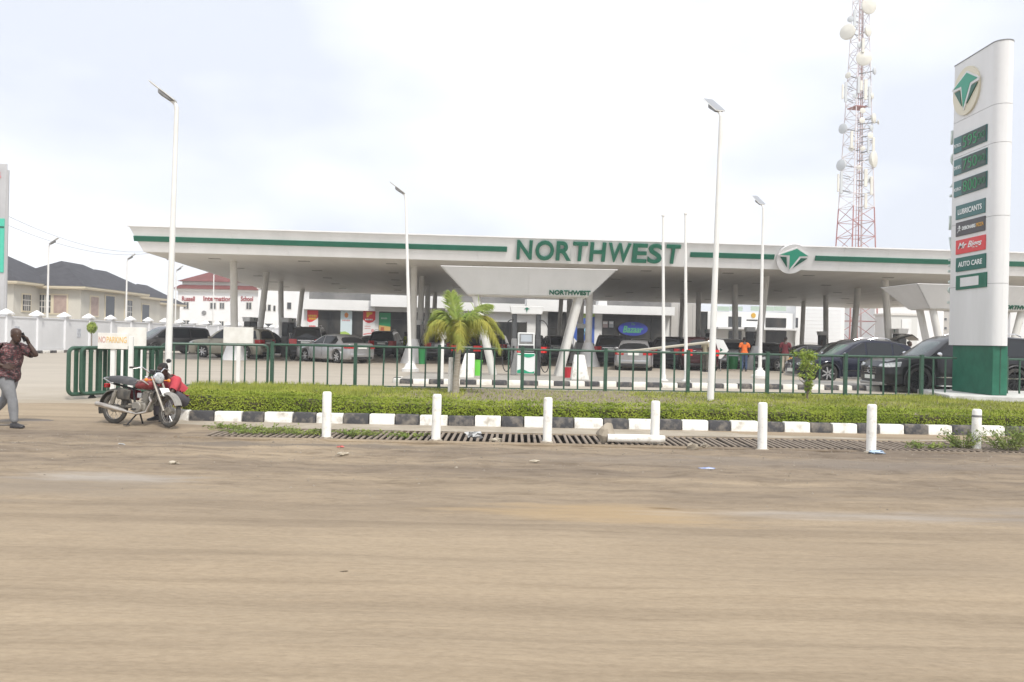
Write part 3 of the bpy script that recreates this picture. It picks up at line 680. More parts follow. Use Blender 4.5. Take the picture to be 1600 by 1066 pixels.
# ================================================================ SIGN BOARDS
SIGNW = mat('sign_board_white', (.76, .75, .71), (.64, .62, .57), 3, .6)
def board(name, label, x0, y0, x1, y1, Y, posts, zfoot, thick=.03, m=SIGNW):
    a = at(x0, y1, Y); b = at(x1, y0, Y); cx = (a.x + b.x) / 2
    t = thing(name, label, 'sign', (cx, Y, zfoot))
    w_ = (b.x - a.x) / 2; z0 = a.z - zfoot; z1 = b.z - zfoot
    q = MB(); q.box(-w_, w_, -thick / 2, thick / 2, z0, z1); bd = q.build('panel', m, t, bevel=.004)
    for px in posts:
        X = at(px, (y0 + y1) / 2 + 20, Y).x - cx
        q = MB(); q.box(X - .05, X + .05, thick / 2 + .002, thick / 2 + .07, 0, z0 + (z1 - z0) * .8); q.build('post', WHITE, t, bevel=.006)
    return t, cx, w_, z0, z1
Y = 19.2
t, cx, w_, z0, z1 = board('notice_board', 'white NO PARKING board in faded red and orange letters above the green gate', 153, 521, 200, 545, Y, (175, 203), -.2)
zc = (z0 + z1) / 2
text('NO', .2, .006, mat('faded_red_print', (.55, .30, .26), None, rough=.6), t, (cx - w_ * .70, Y - .019, zc - .2 + .03), (1, 0, 0), (0, 0, 1), w=.16)
text('PARKING', .2, .006, mat('faded_orange_print', (.72, .46, .12), None, rough=.6), t, (cx + w_ * .27, Y - .019, zc - .2 + .03), (1, 0, 0), (0, 0, 1), w=.46)
board('blank_board', 'blank white board behind the NO PARKING sign', 183, 512, 229, 541, 23.4, (190, 222), -.02)
board('blank_sign', 'blank white rectangular sign on one post in front of the left canopy column', 349, 512, 396, 536, 23.6, (372,), -.02)
t, cx, w_, z0, z1 = board('small_sign', 'small grey sign on a white post left of the palm', 683, 512, 698, 530, 25.4, (691,), .14)
# ================================================================ PRICE PYLON
PX, PY0, PY1 = 13.06, 22.75, 24.92
pyl = thing('price_pylon', 'tall white price pylon with emblem, green price displays and dark green base', 'pylon sign', (13.36, 23.6, .16))
def stadium(x0, x1, y0, y1, r, n=8):
    pts = []; r0 = r
    for cx, cy, a0 in ((x1, y1, 0), (x0, y1, 90), (x0, y0, 180), (x1, y0, 270)):
        r = .05 if a0 < 180 else r0; cx += r if cx == x0 else -r; cy += r if cy == y0 else -r
        for k in range(n + 1):
            a = R(a0 + 90 * k / n); pts.append((cx + r * math.cos(a), cy + r * math.sin(a)))
    return pts
st = stadium(PX, PX + .53, PY0 - .12, PY1, .27)
Z0, Z1 = 1.49, 9.82
zs = [Z0, 3.2, 5.05, 7.05, 8.1, Z1]
for i in range(5):
    m = MB(); m.loft([[(x, y, zs[i] + .006) for x, y in st], [(x, y, zs[i + 1] - .006) for x, y in st]]); m.build('cladding_panel', CLAD_W, pyl, world=True, smooth=40)
m = MB(); ins = stadium(PX + .015, PX + .515, PY0 - .105, PY1 - .015, .255); m.loft([[(x, y, Z0 + .02) for x, y in ins], [(x, y, Z1 - .02) for x, y in ins]]); m.build('core', GREYM, pyl, world=True)
m = MB(); m.loft([[(x, y, Z1 - .004) for x, y in stadium(PX - .01, PX + .54, PY0 - .13, PY1 + .01, .28)], [(x, y, Z1 + .025) for x, y in stadium(PX - .01, PX + .54, PY0 - .13, PY1 + .01, .28)]]); m.build('top_cap', GREYM, pyl, world=True)
b2 = [(PX + .10, PY0 + .06), (PX + .52, PY0 + .06), (PX + .52, PY1 - .12), (PX + .10, PY1 - .12)]
m = MB(); m.box(PX + .08, PX + .49, PY0 - .02, PY1 - .12, .14, Z0 - .004); m.build('base_casing', PYL_G, pyl, world=True, bevel=.01)
m = MB(); m.box(PX + .28, PX + .30, PY0 - .028, PY0 - .018, .16, Z0 - .02); m.build('base_seam', GREEN, pyl, world=True)
# signs on the face that looks up the road (towards -X); reading direction runs from far to near
ux, uy, nn = Vector((0, -1, 0)), Vector((0, 0, 1)), Vector((-1, 0, 0))
def face(x, y): return rpl(x, y, (PX, 0, 0), Vector((1, 0, 0)))
def panel(xl, yl0, yl1, xr, yr0, yr1, m, name='sign_panel'):
    a, b, c, d = face(xl, yl1), face(xr, yr1), face(xr, yr0), face(xl, yl0)
    ya, yb = a.y, b.y; z0 = (a.z + b.z) / 2; z1 = (c.z + d.z) / 2
    q = MB(); q.box(PX - .03, PX - .002, min(ya, yb), max(ya, yb), z0, z1); o = q.build(name, m, pyl, world=True, bevel=.004)
    return (ya + yb) / 2, abs(ya - yb), z0, z1, o
PAN = mat('price_panel', (.015, .105, .10), (.022, .125, .12), 2, .3)
LED = mat('led_green', (.0, .20, .06), None, rough=.4, emit=(.02, .7, .2), estr=.04)
LEDOFF = mat('led_board', (.010, .032, .020), None, rough=.3)
PRINT = mat('white_print', (.78, .8, .8), None, rough=.5)
def put_text(s, cy, cz, size, wd, m, off=.004, shear=0, proud=.036, name='lettering', depth=.006):
    return text(s, size, depth, m, pyl, (PX - proud, cy, cz), ux, uy, name, off=off, shear=shear, w=wd)
for (yl0, yl1, yr0, yr1, word, dig) in ((217, 242, 194, 220, 'PETROL', '595.00'), (252, 276, 230, 256, 'DIESEL', '750.00'), (286, 310, 266, 292, 'KERO', '800.00')):
    cy, wd, z0, z1, o = panel(1491.5, yl0, yl1, 1543, yr0, yr1, PAN)
    h = z1 - z0; yl = cy + wd / 2
    q = MB(); q.box(PX - .038, PX - .031, cy - wd / 2 + .03, cy + wd * .24, z0 + .02, z1 - .02); q.build('led_board', LEDOFF, pyl, world=True)
    put_text(dig[:3], cy - wd * .02, (z0 + z1) / 2, h * 1.0, wd * .42, LED, off=-.006, proud=.044, name='price_digits')
    put_text(dig[4:], cy - wd * .36, (z0 + z1) / 2, h * .6, wd * .2, mat('led_dim', (.0, .16, .05), None, rough=.4, emit=(.02, .5, .14), estr=.02), off=-.004, proud=.044, name='price_digits')
    put_text(word, cy + wd * .37, (z0 + z1) / 2 - .02, h * .3, wd * .22, PRINT, off=.001)
for (yl0, yl1, yr0, yr1, xr, m_) in ((324, 344.5, 308, 332, 1540, PAN), (350, 371.5, 336, 359, 1540, mat('charcoal_panel', (.06, .055, .06), None, rough=.4)),
        (378, 399, 365, 389, 1540.5, mat('red_panel', (.66, .045, .05), None, rough=.4)), (405, 426, 394.5, 418, 1541, mat('teal_panel', (.006, .115, .09), None, rough=.4)), (433, 455, 423.5, 447, 1542.5, TEAL)):
    cy, wd, z0, z1, o = panel(1494.5, yl0, yl1, xr, yr0, yr1, m_); zc = (z0 + z1) / 2; h = z1 - z0
    if yl0 == 324: put_text('LUBRICANTS', cy, zc, h * .52, wd * .82, PRINT)
    elif yl0 == 350:
        put_text('DEBONAIRS', cy + wd * .03, zc, h * .34, wd * .46, PRINT); put_text('PIZZA', cy - wd * .35, zc, h * .34, wd * .24, mat('amber_print', (.62, .33, .05), None, rough=.5))
        q = MB(); q.cyl((PX - .04, cy + wd * .36, zc + h * .16), (PX - .031, cy + wd * .36, zc + h * .16), .035, n=12); q.obox((PX - .036, cy + wd * .38, zc + .06), (PX - .036, cy + wd * .33, zc - .07), .02, .006, (1, 0, 0)); q.obox((PX - .036, cy + wd * .35, zc), (PX - .036, cy + wd * .43, zc - .1), .02, .006, (1, 0, 0)); q.obox((PX - .036, cy + wd * .3, zc + .02), (PX - .036, cy + wd * .42, zc + .02), .02, .006, (1, 0, 0)); q.build('logo', PRINT, pyl, world=True)
    elif yl0 == 378: put_text('Mr Biggs', cy, zc, h * .6, wd * .8, PRINT, shear=.35, off=.003)
    elif yl0 == 405: put_text('AUTO CARE', cy, zc, h * .5, wd * .8, PRINT)
    else:
        q = MB(); q.box(PX - .036, PX - .031, cy - wd * .26, cy + wd * .34, z0 + h * .2, z1 - h * .18); q.build('blank_plate', CLAD_W, pyl, world=True)
ec = face(1512, 142); emblem(pyl, (PX - .001, ec.y, ec.z), ux, uy, .69, .06, mat('emblem_cream', (.66, .61, .48), None, rough=.4))
for i, ch in enumerate('NORTHWEST'):      # channel letters stacked down the narrow far end
    z = 7.72 - i * .64
    text(ch, .58, .07, mat('letter_return', (.62, .68, .65), (.48, .58, .53), 3, .4), pyl, (PX + .14, PY1 + .06, z), (-1, 0, 0), (0, 0, 1), 'edge_letter', off=.01, w=.30)
m = MB()
for i in range(10): m.box(PX + .18, PX + .22, PY1 - .02, PY1 + .05, 7.4 - i * .64, 7.44 - i * .64)
m.build('letter_brackets', GREYM, pyl, world=True)
pl = MB(); pl.add([(11.9, 22.55, -.2), (16.6, 21.3, -.2), (17.4, 25.4, -.2), (12.4, 25.4, -.2), (11.9, 22.55, .13), (16.6, 21.3, .15), (17.4, 25.4, .15), (12.4, 25.4, .14)], [(0, 3, 2, 1), (4, 5, 6, 7), (0, 1, 5, 4), (1, 2, 6, 5), (2, 3, 7, 6), (3, 0, 4, 7)])
tag(pl.build('concrete_plinth', mat('plinth_concrete', (.62, .615, .59), (.48, .47, .44), 2.5, .8, bump=.15), bevel=.02), 'low white concrete plinth under the tall price pylon', 'plinth')

# ================================================================ TELECOM TOWER
TY = 100.0
tb = at(1333, 545, TY); TX = tb.x
RED = mat('tower_red', (.40, .155, .14), (.34, .14, .13), 2, .5); TWH = mat('tower_white', (.70, .66, .66), (.6, .53, .53), 1.5, .5)
DRUM = mat('antenna_drum', (.70, .68, .60), (.6, .58, .52), 1, .5); DRUMG = mat('antenna_grey', (.5, .52, .53), None, rough=.5)
tow = thing('telecom_mast', 'tall red and white lattice telecom mast hung with round dishes behind the canopy', 'telecom mast', (TX, TY, 0), R(14))
HM = 47.0
def hw(z): return max(2.0 - .032 * z, .56)
def corner_(k, z): a = hw(z); return Vector(((-a, -a, z), (a, -a, z), (a, a, z), (-a, a, z))[k])
lev = [0, 2.2, 4.4, 6.5, 8.6, 10.6, 12.6, 14.5, 16.3] + [18 + 1.55 * i for i in range(20)]
for i in range(len(lev) - 1):
    z0, z1 = lev[i], lev[i + 1]; m_ = RED if (z1 <= 18 or 33.8 < z0 < 40) and not (33 < z0 < 34) else TWH
    if z0 >= 34: m_ = TWH
    m = MB()
    for k in range(4):
        a, b, c, d = corner_(k, z0), corner_(k, z1), corner_((k + 1) % 4, z0), corner_((k + 1) % 4, z1)
        m.cyl(a, b, .085 - .001 * z0, n=6); m.cyl(a, c, .036, n=5)
        if i % 2 == 0: m.cyl(a, d, .038, n=5)
        else: m.cyl(c, b, .038, n=5)
        if i < 8: m.cyl((a + c) / 2, b.lerp(d, .5), .035, n=5) if False else None
    m.build('lattice_section', m_, tow)
m = MB()
for s in (-.18, .18): m.obox((1.0 + s, 1.0, 0), (.34 + s, .35, 46), .05, .05)
for i in range(90): z = .5 * i + .4; t_ = z / 46; m.box(lerp(.82, .16, t_), lerp(1.18, .52, t_), lerp(1.0, .35, t_) - .02, lerp(1.0, .35, t_) + .02, z, z + .03)
m.build('ladder', RED, tow)
m = MB()
for k in range(3): m.obox((1.1 + .09 * k, .2, 0), (.36 + .04 * k, .1, 43), .06, .06)
m.build('feeder_cables', mat('feeder', (.42, .34, .34), (.52, .44, .44), 1, .6), tow)
TM = ROOT[tow.name].inverted()
def dish(x, y, r_px, face_dir, m_=DRUM, dep=.5):
    p = at(x, y, TY - 1.2); s_ = F / (TY - 1.2); r = r_px / s_; d = Vector(face_dir).normalized()
    q = d.to_track_quat('Z', 'Y').to_matrix().to_4x4(); M_ = Matrix.Translation(p) @ q
    k = MB(); k.lathe([(.02, -dep * r * 1.1), (r * .55, -dep * r * .95), (r * .97, -dep * r * .3), (r, -.02), (r, .06 * r), (r * .9, .12 * r), (.02, .16 * r)], 22, M_); o = k.build('dish', m_, tow, world=True)
    ax = Vector((tb.x, TY, p.z)); k = MB(); k.cyl(p - d * r * .4, ax, .06, n=6); k.build('dish_arm', GREYM, tow, world=True)
def blade(x, y0, y1, wpx=5, m_=DRUM, fd=-1.4):
    a = at(x, y0, TY + fd); b = at(x, y1, TY + fd); wd = wpx / 13 / 2
    k = MB(); k.box(a.x - wd, a.x + wd, a.y - .09, a.y + .09, b.z, a.z); k.build('panel_antenna', m_, tow, world=True, bevel=.04)
    for f in (.15, .85):
        k = MB(); pz = lerp(b.z, a.z, f); k.cyl((a.x, a.y + .1, pz), (tb.x + (a.x - tb.x) * .3, TY, pz), .04, n=6); k.build('antenna_bracket', GREYM, tow, world=True)
for dd in ((1358, 9, 13, (.25, -1, -.1)), (1324, 50, 12, (-.75, -.8, 0), DRUM, .9), (1357, 48, 9, (.62, -.75, 0)), (1350, 91, 12, (-.12, -1, -.05)), (1367, 111, 6, (.8, -.7, 0), DRUMG), (1348, 173, 4.5, (0, -1, 0)), (1347, 188, 4.5, (0, -1, 0)),
           (1366, 185, 8, (.75, -.65, 0)), (1317, 201, 8, (-.9, -.5, 0), DRUMG), (1360, 212, 5, (.2, -1, 0)), (1362, 200, 5, (.6, -.8, 0), DRUMG), (1366, 249, 13, (.74, -.65, 0)), (1314, 258, 9, (-.9, -.45, 0), DRUMG), (1348, 232, 4, (-.3, -1, 0)), (1373, 191, 4, (.9, -.4, 0)), (1329, 30, 5, (-.6, -.8, 0), DRUMG), (1344, 70, 5, (.1, -1, 0), DRUMG), (1325, 118, 5, (-.8, -.6, 0)), (1336, 150, 4, (-.2, -1, 0), DRUMG), (1363, 150, 5, (.7, -.7, 0)), (1330, 232, 4.5, (-.7, -.7, 0)), (1357, 280, 6, (.4, -.9, 0), DRUMG), (1342, 262, 4, (-.1, -1, 0))): dish(*dd)
for bb in ((1353, 124, 156, 5), (1346, 126, 142, 4), (1359, 135, 168, 4, DRUMG), (1322, 128, 160, 4, DRUMG), (1317, 132, 155, 3), (1353, 264, 292, 5), (1310, 272, 300, 3), (1315, 268, 303, 4, DRUMG), (1362, 276, 305, 4), (1353, 302, 326, 4, DRUM), (1357, 216, 240, 3, DRUMG), (1336, 15, 42, 4, DRUMG), (1349, 60, 82, 4), (1331, 205, 232, 4), (1342, 120, 146, 4, DRUMG), (1365, 215, 238, 4)): blade(*bb)
m = MB(); m.box(-1.15, .5, -1.15, .6, 29.9, 29.97); m.build('platform', RED, tow)

# ================================================================ BOUNDARY WALL with capped piers
WX = -28.0
bw = thing('boundary_wall', 'long white boundary wall with pyramid-capped piers on the left', 'wall', (WX, 60, 0))
ys = [34 + 3.0 * i for i in range(23)]
pier_me = MB().box(-.2, .2, -.2, .2, 0, 2.18).mesh('pier', GREY_WALL, bevel=.01)
cap_me = MB().box(-.31, .31, -.31, .31, 2.18, 2.27).loft([[(-.29, -.29, 2.27), (.29, -.29, 2.27), (.29, .29, 2.27), (-.29, .29, 2.27)], [(-.03, -.03, 2.5), (.03, -.03, 2.5), (.03, .03, 2.5), (-.03, .03, 2.5)]]).mesh('pier_cap', WHITE_WALL, smooth=0)
panel_me = MB().box(-.09, .09, .2, 2.8, 0, 2.02).box(-.13, .13, .2, 2.8, 2.02, 2.10).box(-.12, .12, .2, 2.8, 0, .28).mesh('wall_panel', GREY_WALL)
for i, y in enumerate(ys):
    o = link('pier', pier_me, bw); o.location = (0, y - 60, 0); c = link('pier_cap', cap_me, o)
    if i < len(ys) - 1: o = link('wall_panel', panel_me, bw); o.location = (0, y - 60, 0)
bw2 = thing('rear_wall', 'white boundary wall with capped piers closing the yard in front of the school', 'wall', (WX, 100, 0), R(-90))
for i in range(6):
    if i: o = link('pier', pier_me, bw2); o.location = (0, 3.0 * i, 0); link('pier_cap', cap_me, o)
    o = link('wall_panel', panel_me, bw2); o.location = (0, 3.0 * i, 0)
kerb_line('yard_kerb', 'black and white kerb at the foot of the boundary wall', [(WX + .55, 100), (WX + .55, 40)], .18, -.02, .16, KERB_W, KERB_B, .75, .75)
# small print notices on the wall
for y, z, lb in ((46.9, 1.25, 'small faded notice on the boundary wall behind the man'), (53.6, 1.2, 'small faded notice on the boundary wall near the gate')):
    m = MB(); m.box(-.01, .01, -.22, .22, -.28, .28); o = m.build('wall_notice', mat('notice_print', (.40, .42, .47), (.60, .62, .66), 9, .7, lo=.4, hi=.6)); o.location = (WX + .103, y, z); tag(o, lb, 'notice')

# ================================================================ HOUSES behind the wall
HW_ = mat('house_beige', (.56, .535, .475), (.50, .48, .425), .6, .85, bump=.08); TRIM = mat('house_cream_trim', (.64, .57, .43), None, rough=.8)
ROOFM = mat('dark_shingle', (.036, .036, .042), (.062, .062, .07), 2.0, .85, bump=.3, bscale=8, detail=8)
WINF = mat('window_frame_white', (.62, .6, .56), None, rough=.6); WING = mat('window_dark', (.06, .065, .07), None, rough=.1)
CURT = mat('curtain_pink', (.34, .25, .22), (.42, .32, .28), 3, .7)
def house(label, X0, X1, Y0, Y1, ez, rz_, wins, gable=None):
    cx, cy = (X0 + X1) / 2, (Y0 + Y1) / 2
    t = thing('bungalow', label, 'house', (cx, cy, 0), 0, 'beige houses with dark roofs')
    m = MB(); m.box(X0, X1, Y0, Y1, 0, ez); m.build('wall', HW_, t, world=True)
    e = .55; m = MB(); m.box(X0 - e, X1 + e, Y0 - e, Y1 + e, ez - .02, ez + .06); m.box(X0 - e - .04, X1 + e + .04, Y0 - e - .04, Y1 + e + .04, ez + .06, ez + .20); m.build('eaves', TRIM, t, world=True)
    e = .62; W_, L_ = X1 - X0 + 2 * e, Y1 - Y0 + 2 * e; k = min(W_, L_) / 2
    a = [(X0 - e, Y0 - e, ez + .2), (X1 + e, Y0 - e, ez + .2), (X1 + e, Y1 + e, ez + .2), (X0 - e, Y1 + e, ez + .2)]
    if L_ >= W_: r0, r1 = (cx, Y0 - e + k, rz_), (cx, Y1 + e - k, rz_)
    else: r0, r1 = (X0 - e + k, cy, rz_), (X1 + e - k, cy, rz_)
    m = MB(); 
    if L_ >= W_: m.add(a + [r0, r1], [(0, 1, 4), (1, 2, 5, 4), (2, 3, 5), (3, 0, 4, 5), (0, 3, 2, 1)])
    else: m.add(a + [r0, r1], [(0, 1, 5, 4), (1, 2, 5), (2, 3, 4, 5), (3, 0, 4), (0, 3, 2, 1)])
    m.build('roof', ROOFM, t, world=True, smooth=0)
    for (sd, u, z0, z1, w_, kind) in wins:
        if sd == 'f': o_, ux_, nrm = Vector((u, Y0, 0)), Vector((1, 0, 0)), Vector((0, -1, 0))
        else: o_, ux_, nrm = Vector((X1, u, 0)), Vector((0, 1, 0)), Vector((1, 0, 0))
        q = MB(); q.prism([(-w_ / 2 - .12, z0 - .12), (w_ / 2 + .12, z0 - .12), (w_ / 2 + .12, z1 + .12), (-w_ / 2 - .12, z1 + .12)], o_, ux_, (0, 0, 1), nrm * .05); wf = q.build('window', TRIM, t, world=True)
        q = MB(); q.prism([(-w_ / 2, z0), (w_ / 2, z0), (w_ / 2, z1), (-w_ / 2, z1)], o_ + nrm * .051, ux_, (0, 0, 1), nrm * .012)
        g = q.build('pane', CURT if kind == 'c' else WING, wf); g.data.transform(ROOT[t.name].inverted())
        if kind == 'g':
            q = MB()
            for i in range(1, 4): q.prism([(-w_ / 2 + w_ * i / 4 - .03, z0), (-w_ / 2 + w_ * i / 4 + .03, z0), (-w_ / 2 + w_ * i / 4 + .03, z1), (-w_ / 2 + w_ * i / 4 - .03, z1)], o_ + nrm * .064, ux_, (0, 0, 1), nrm * .012)
            for i in range(1, 3): zz = lerp(z0, z1, i / 3); q.prism([(-w_ / 2, zz - .03), (w_ / 2, zz - .03), (w_ / 2, zz + .03), (-w_ / 2, zz + .03)], o_ + nrm * .066, ux_, (0, 0, 1), nrm * .012)
            g = q.build('glazing_bars', WINF, wf); g.data.transform(ROOT[t.name].inverted())
    q = MB(); q.cyl((X0 + (X1 - X0) * .62, Y0 - .08, .2), (X0 + (X1 - X0) * .62, Y0 - .08, ez), .06, n=8); q.build('downpipe', WINF, t, world=True)
    return t
house('beige house with dark hipped roof beside the green sign pylon, nearest of the row', -46, -37.2, 62, 70, 4.75, 7.6, [('f', -42.6, 2.9, 4.0, 1.0, 'g'), ('f', -38.6, 2.6, 4.0, 1.0, 'g'), ('s', 63.6, 2.8, 4.0, 1.0, 'g')])
house('beige house wing with arched porch and pink curtain window', -41, -34.0, 65.5, 76, 4.62, 7.1, [('f', -35.6, 2.7, 4.1, 1.0, 'c'), ('f', -36.8, 2.7, 4.1, .9, 'g'), ('s', 67.6, 2.6, 4.1, 1.2, 'c'), ('s', 70.2, 2.2, 4.3, 1.5, 'd'), ('s', 73.6, 2.6, 4.1, 1.3, 'g'), ('f', -39.0, 2.2, 4.3, 1.2, 'd')])
house('middle beige house with dark roof behind the boundary wall lamp', -45, -37.3, 78, 88, 4.7, 7.4, [('f', -40.6, 2.3, 4.2, 1.6, 'g'), ('f', -38.4, 2.6, 4.1, 1.2, 'g'), ('s', 80, 2.4, 4.0, 1.4, 'g'), ('s', 84.5, 2.3, 4.1, 1.6, 'd')])
house('farthest small beige house with dark roof left of the school', -45.6, -40.0, 92, 100, 4.5, 6.8, [('f', -43.4, 1.8, 4.0, 1.5, 'd'), ('f', -41.2, 2.4, 3.8, 1.0, 'c')])
# porch canopy arch of second house
# green banner pylon at the left edge
a = at(9, 260, 52); lp = thing('edge_pylon', 'grey sign pylon with turquoise panel cut by the left picture edge', 'pylon sign', (a.x - .8, 52, 0))
m = MB(); m.box(-1.6, .90, -.06, .06, 0, at(5, 256, 52).z); m.build('column', mat('pylon_grey', (.46, .46, .47), (.4, .4, .41), 1, .6), lp, bevel=.03)
m = MB(); m.box(.905, 1.02, -.05, .05, 0, at(13, 266, 52).z); m.build('edge_strip', mat('pylon_edge', (.40, .40, .405), None, rough=.6), lp)
m = MB(); m.box(-1.6, .84, -.11, -.062, at(5, 426, 52).z, at(5, 342, 52).z); bp = m.build('banner', mat('turquoise', (.06, .48, .34), None, rough=.5), lp)
m = MB(); m.box(-1.6, .84, -.12, -.112, at(5, 357, 52).z, at(5, 354, 52).z); m.build('banner_seam', TEAL_D, bp)
text('B', .7, .02, mat('faded_red_letter', (.5, .2, .2), None, rough=.6), lp, (at(0, 274, 52).x - .05, 52 - .075, at(0, 274, 52).z), (1, 0, 0), (0, 0, 1))
# overhead wires
for i, (p0, p1) in enumerate((((-60, 300), (232, 393)), ((-60, 318), (232, 396)))):
    a = at(p0[0], p0[1], 70); b = at(p1[0], p1[1], 118); pts = []
    for k in range(17): f_ = k / 16; q = a.lerp(b, f_); q.z -= 4 * f_ * (1 - f_) * 1.6; pts.append(q)
    m = MB(); m.tube(pts, .022, 5); tag(m.build('overhead_wire', mat('wire', (.25, .25, .26), None, rough=.6)), ('upper' if i == 0 else 'lower') + ' thin overhead wire sagging across the sky at left', 'wire')
wp = thing('utility_pole', 'dark thin utility pole behind the tall left street lamp', 'pole', tuple(at(268, 545, 117).xy) + (0,)); m = MB(); m.cyl((0, 0, 0), (0, 0, 12.2), .15, .1, 10); m.build('shaft', mat('pole_brown', (.16, .11, .09), None, rough=.8), wp); m = MB(); m.box(-.9, .9, -.06, .06, 11.5, 11.62); m.build('crossarm', MATS['pole_brown'], wp)

# ================================================================ SCHOOL
SY = 118.0; SR = mat('school_roof_red', (.13, .035, .03), (.17, .048, .042), 1, .8, bump=.2, bscale=6); SW = mat('school_white', (.80, .80, .80), (.73, .73, .73), .4, .8)
x0 = at(277, 500, SY).x; x1 = at(418, 500, SY).x; ez = at(330, 455, SY).z
sch = thing('school_building', 'white two-storey school with dark red tiers of roof and red wall lettering', 'school', ((x0 + x1) / 2, SY, 0))
m = MB(); m.box(x0, x1, SY, SY + 11, 0, ez); m.build('wall', SW, sch, world=True)
m = MB(); m.box(x0 - .3, x1 + .3, SY - .45, SY + 11.3, ez, ez + .25); m.build('cornice', WINF, sch, world=True)
m = MB(); m.loft([[(x0 - .5, SY - .6, ez + .25), (x1 + .5, SY - .6, ez + .25), (x1 + .5, SY + 11.5, ez + .25), (x0 - .5, SY + 11.5, ez + .25)], [(x0 + .2, SY + .3, ez + .85), (x1 - .2, SY + .3, ez + .85), (x1 - .2, SY + 10.5, ez + .85), (x0 + .2, SY + 10.5, ez + .85)]]); m.build('lower_roof', SR, sch, world=True, smooth=0)
m = MB(); m.box(x0 + .4, x1 - .4, SY + .5, SY + 10.4, ez + .8, ez + 1.35); m.build('attic_wall', WINF, sch, world=True)
m = MB(); m.add([(x0 - .1, SY - .1, ez + 1.35), (x1 + .1, SY - .1, ez + 1.35), (x1 + .1, SY + 11, ez + 1.35), (x0 - .1, SY + 11, ez + 1.35), (x0 + 4.4, SY + 5.2, ez + 3.6), (x1 - 4.4, SY + 5.2, ez + 3.6)], [(0, 1, 5, 4), (1, 2, 5), (2, 3, 4, 5), (3, 0, 4), (0, 3, 2, 1)]); m.build('upper_roof', SR, sch, world=True, smooth=0)
RL = mat('school_letter_red', (.30, .03, .035), None, rough=.6)
for wd, xc, wp_ in (('Russell', 294.5, 20), ('International', 343, 50), ('School', 386, 19)):
    c = at(xc, 467, SY); text(wd, .92, .05, RL, sch, (c.x, SY - .04, c.z), (1, 0, 0), (0, 0, 1), off=.02, w=wp_ / (F / SY))
for xc, yc, w_, h_ in ((291, 477.5, 8, 10), (333, 478, 9, 9), (347, 478, 7, 9), (365, 478, 7, 9), (389, 478, 8, 10), (291, 505, 11, 8), (330, 507, 8, 10), (346, 507, 7, 9)):
    c = at(xc, yc, SY); s_ = F / SY; w_ /= s_; h_ /= s_
    q = MB(); q.box(c.x - w_ / 2 - .08, c.x + w_ / 2 + .08, SY - .05, SY + .01, c.z - h_ / 2 - .08, c.z + h_ / 2 + .08); f_ = q.build('window', WINF, sch, world=True)
    for s in (-1, 1):
        q = MB(); q.box(c.x + s * w_ * .26 - w_ * .19, c.x + s * w_ * .26 + w_ * .19, SY - .075, SY - .052, c.z - h_ / 2, c.z + h_ / 2); g = q.build('pane', WING, f_); g.data.transform(ROOT[sch.name].inverted())
c = at(319, 489, SY); q = MB(); q.cyl((c.x, SY - .02, c.z), (c.x, SY - .12, c.z), .32, n=20); q.build('wall_fan', GREYM, sch, world=True)
# pale office block beyond, right of the school
def block(name, label, cat, x0, x1, ytop, Y, dep, m_, wins=(), flat=True, group=None):
    a, b = at(x0, 530, Y).x, at(x1, 530, Y).x; zt_ = at((x0 + x1) / 2, ytop, Y).z
    t = thing(name, label, cat, ((a + b) / 2, Y, 0), 0, group)
    m = MB(); m.box(a, b, Y, Y + dep, 0, zt_); m.build('wall', m_, t, world=True)
    m = MB(); m.box(a - .15, b + .15, Y - .15, Y + dep + .15, zt_, zt_ + .22); m.build('parapet', WINF, t, world=True)
    for (xc, yc, w_, h_) in wins:
        c = at(xc, yc, Y); s_ = F / Y
        q = MB(); q.box(c.x - w_ / s_ / 2 - .06, c.x + w_ / s_ / 2 + .06, Y - .06, Y + .02, c.z - h_ / s_ / 2 - .06, c.z + h_ / s_ / 2 + .06); f_ = q.build('window', WINF, t, world=True)
        q = MB(); q.box(c.x - w_ / s_ / 2, c.x + w_ / s_ / 2, Y - .08, Y - .062, c.z - h_ / s_ / 2, c.z + h_ / s_ / 2); g = q.build('pane', WING, f_); g.data.transform(ROOT[t.name].inverted())
    return t
block('office_block', 'pale two-storey block between the left canopy columns and the shop', 'building', 402, 470, 452, 112, 12, SW, [(414, 481, 4, 9), (421, 481, 4, 9), (429, 482, 3, 8), (437, 482, 3, 8), (420, 512, 12, 12), (452, 478, 6, 10), (460, 508, 6, 14)])
block('grey_block', 'grey apartment block with small windows left of the pylon', 'building', 1471, 1496, 486, 150, 14, mat('block_grey', (.48, .46, .43), None, rough=.8), [(1477, 499, 4, 4), (1487, 499, 4, 4), (1477, 513, 4, 4), (1487, 513, 4, 4)])
block('white_block', 'white apartment block cut by the right picture edge behind the pylon', 'building', 1578, 1660, 486, 140, 14, SW, [(1594, 503, 7, 7), (1612, 503, 7, 7), (1632, 503, 7, 7)])
block('plant_house', 'low white plant building behind the raised tailgate', 'building', 1366, 1474, 478, 108, 10, SW, [(1388, 505, 4, 8)])
gen = block('generator_hut', 'pale metal generator cabinet with a white door panel', 'cabinet', 1384, 1433, 493, 96, 3, mat('hut_grey', (.62, .62, .60), None, rough=.6), [])
c = at(1416, 512, 96); q = MB(); q.box(c.x - .55, c.x + .55, 95.9, 95.99, c.z - .95, c.z + .95); q.build('door', WHITE_WALL, gen, world=True, bevel=.02)

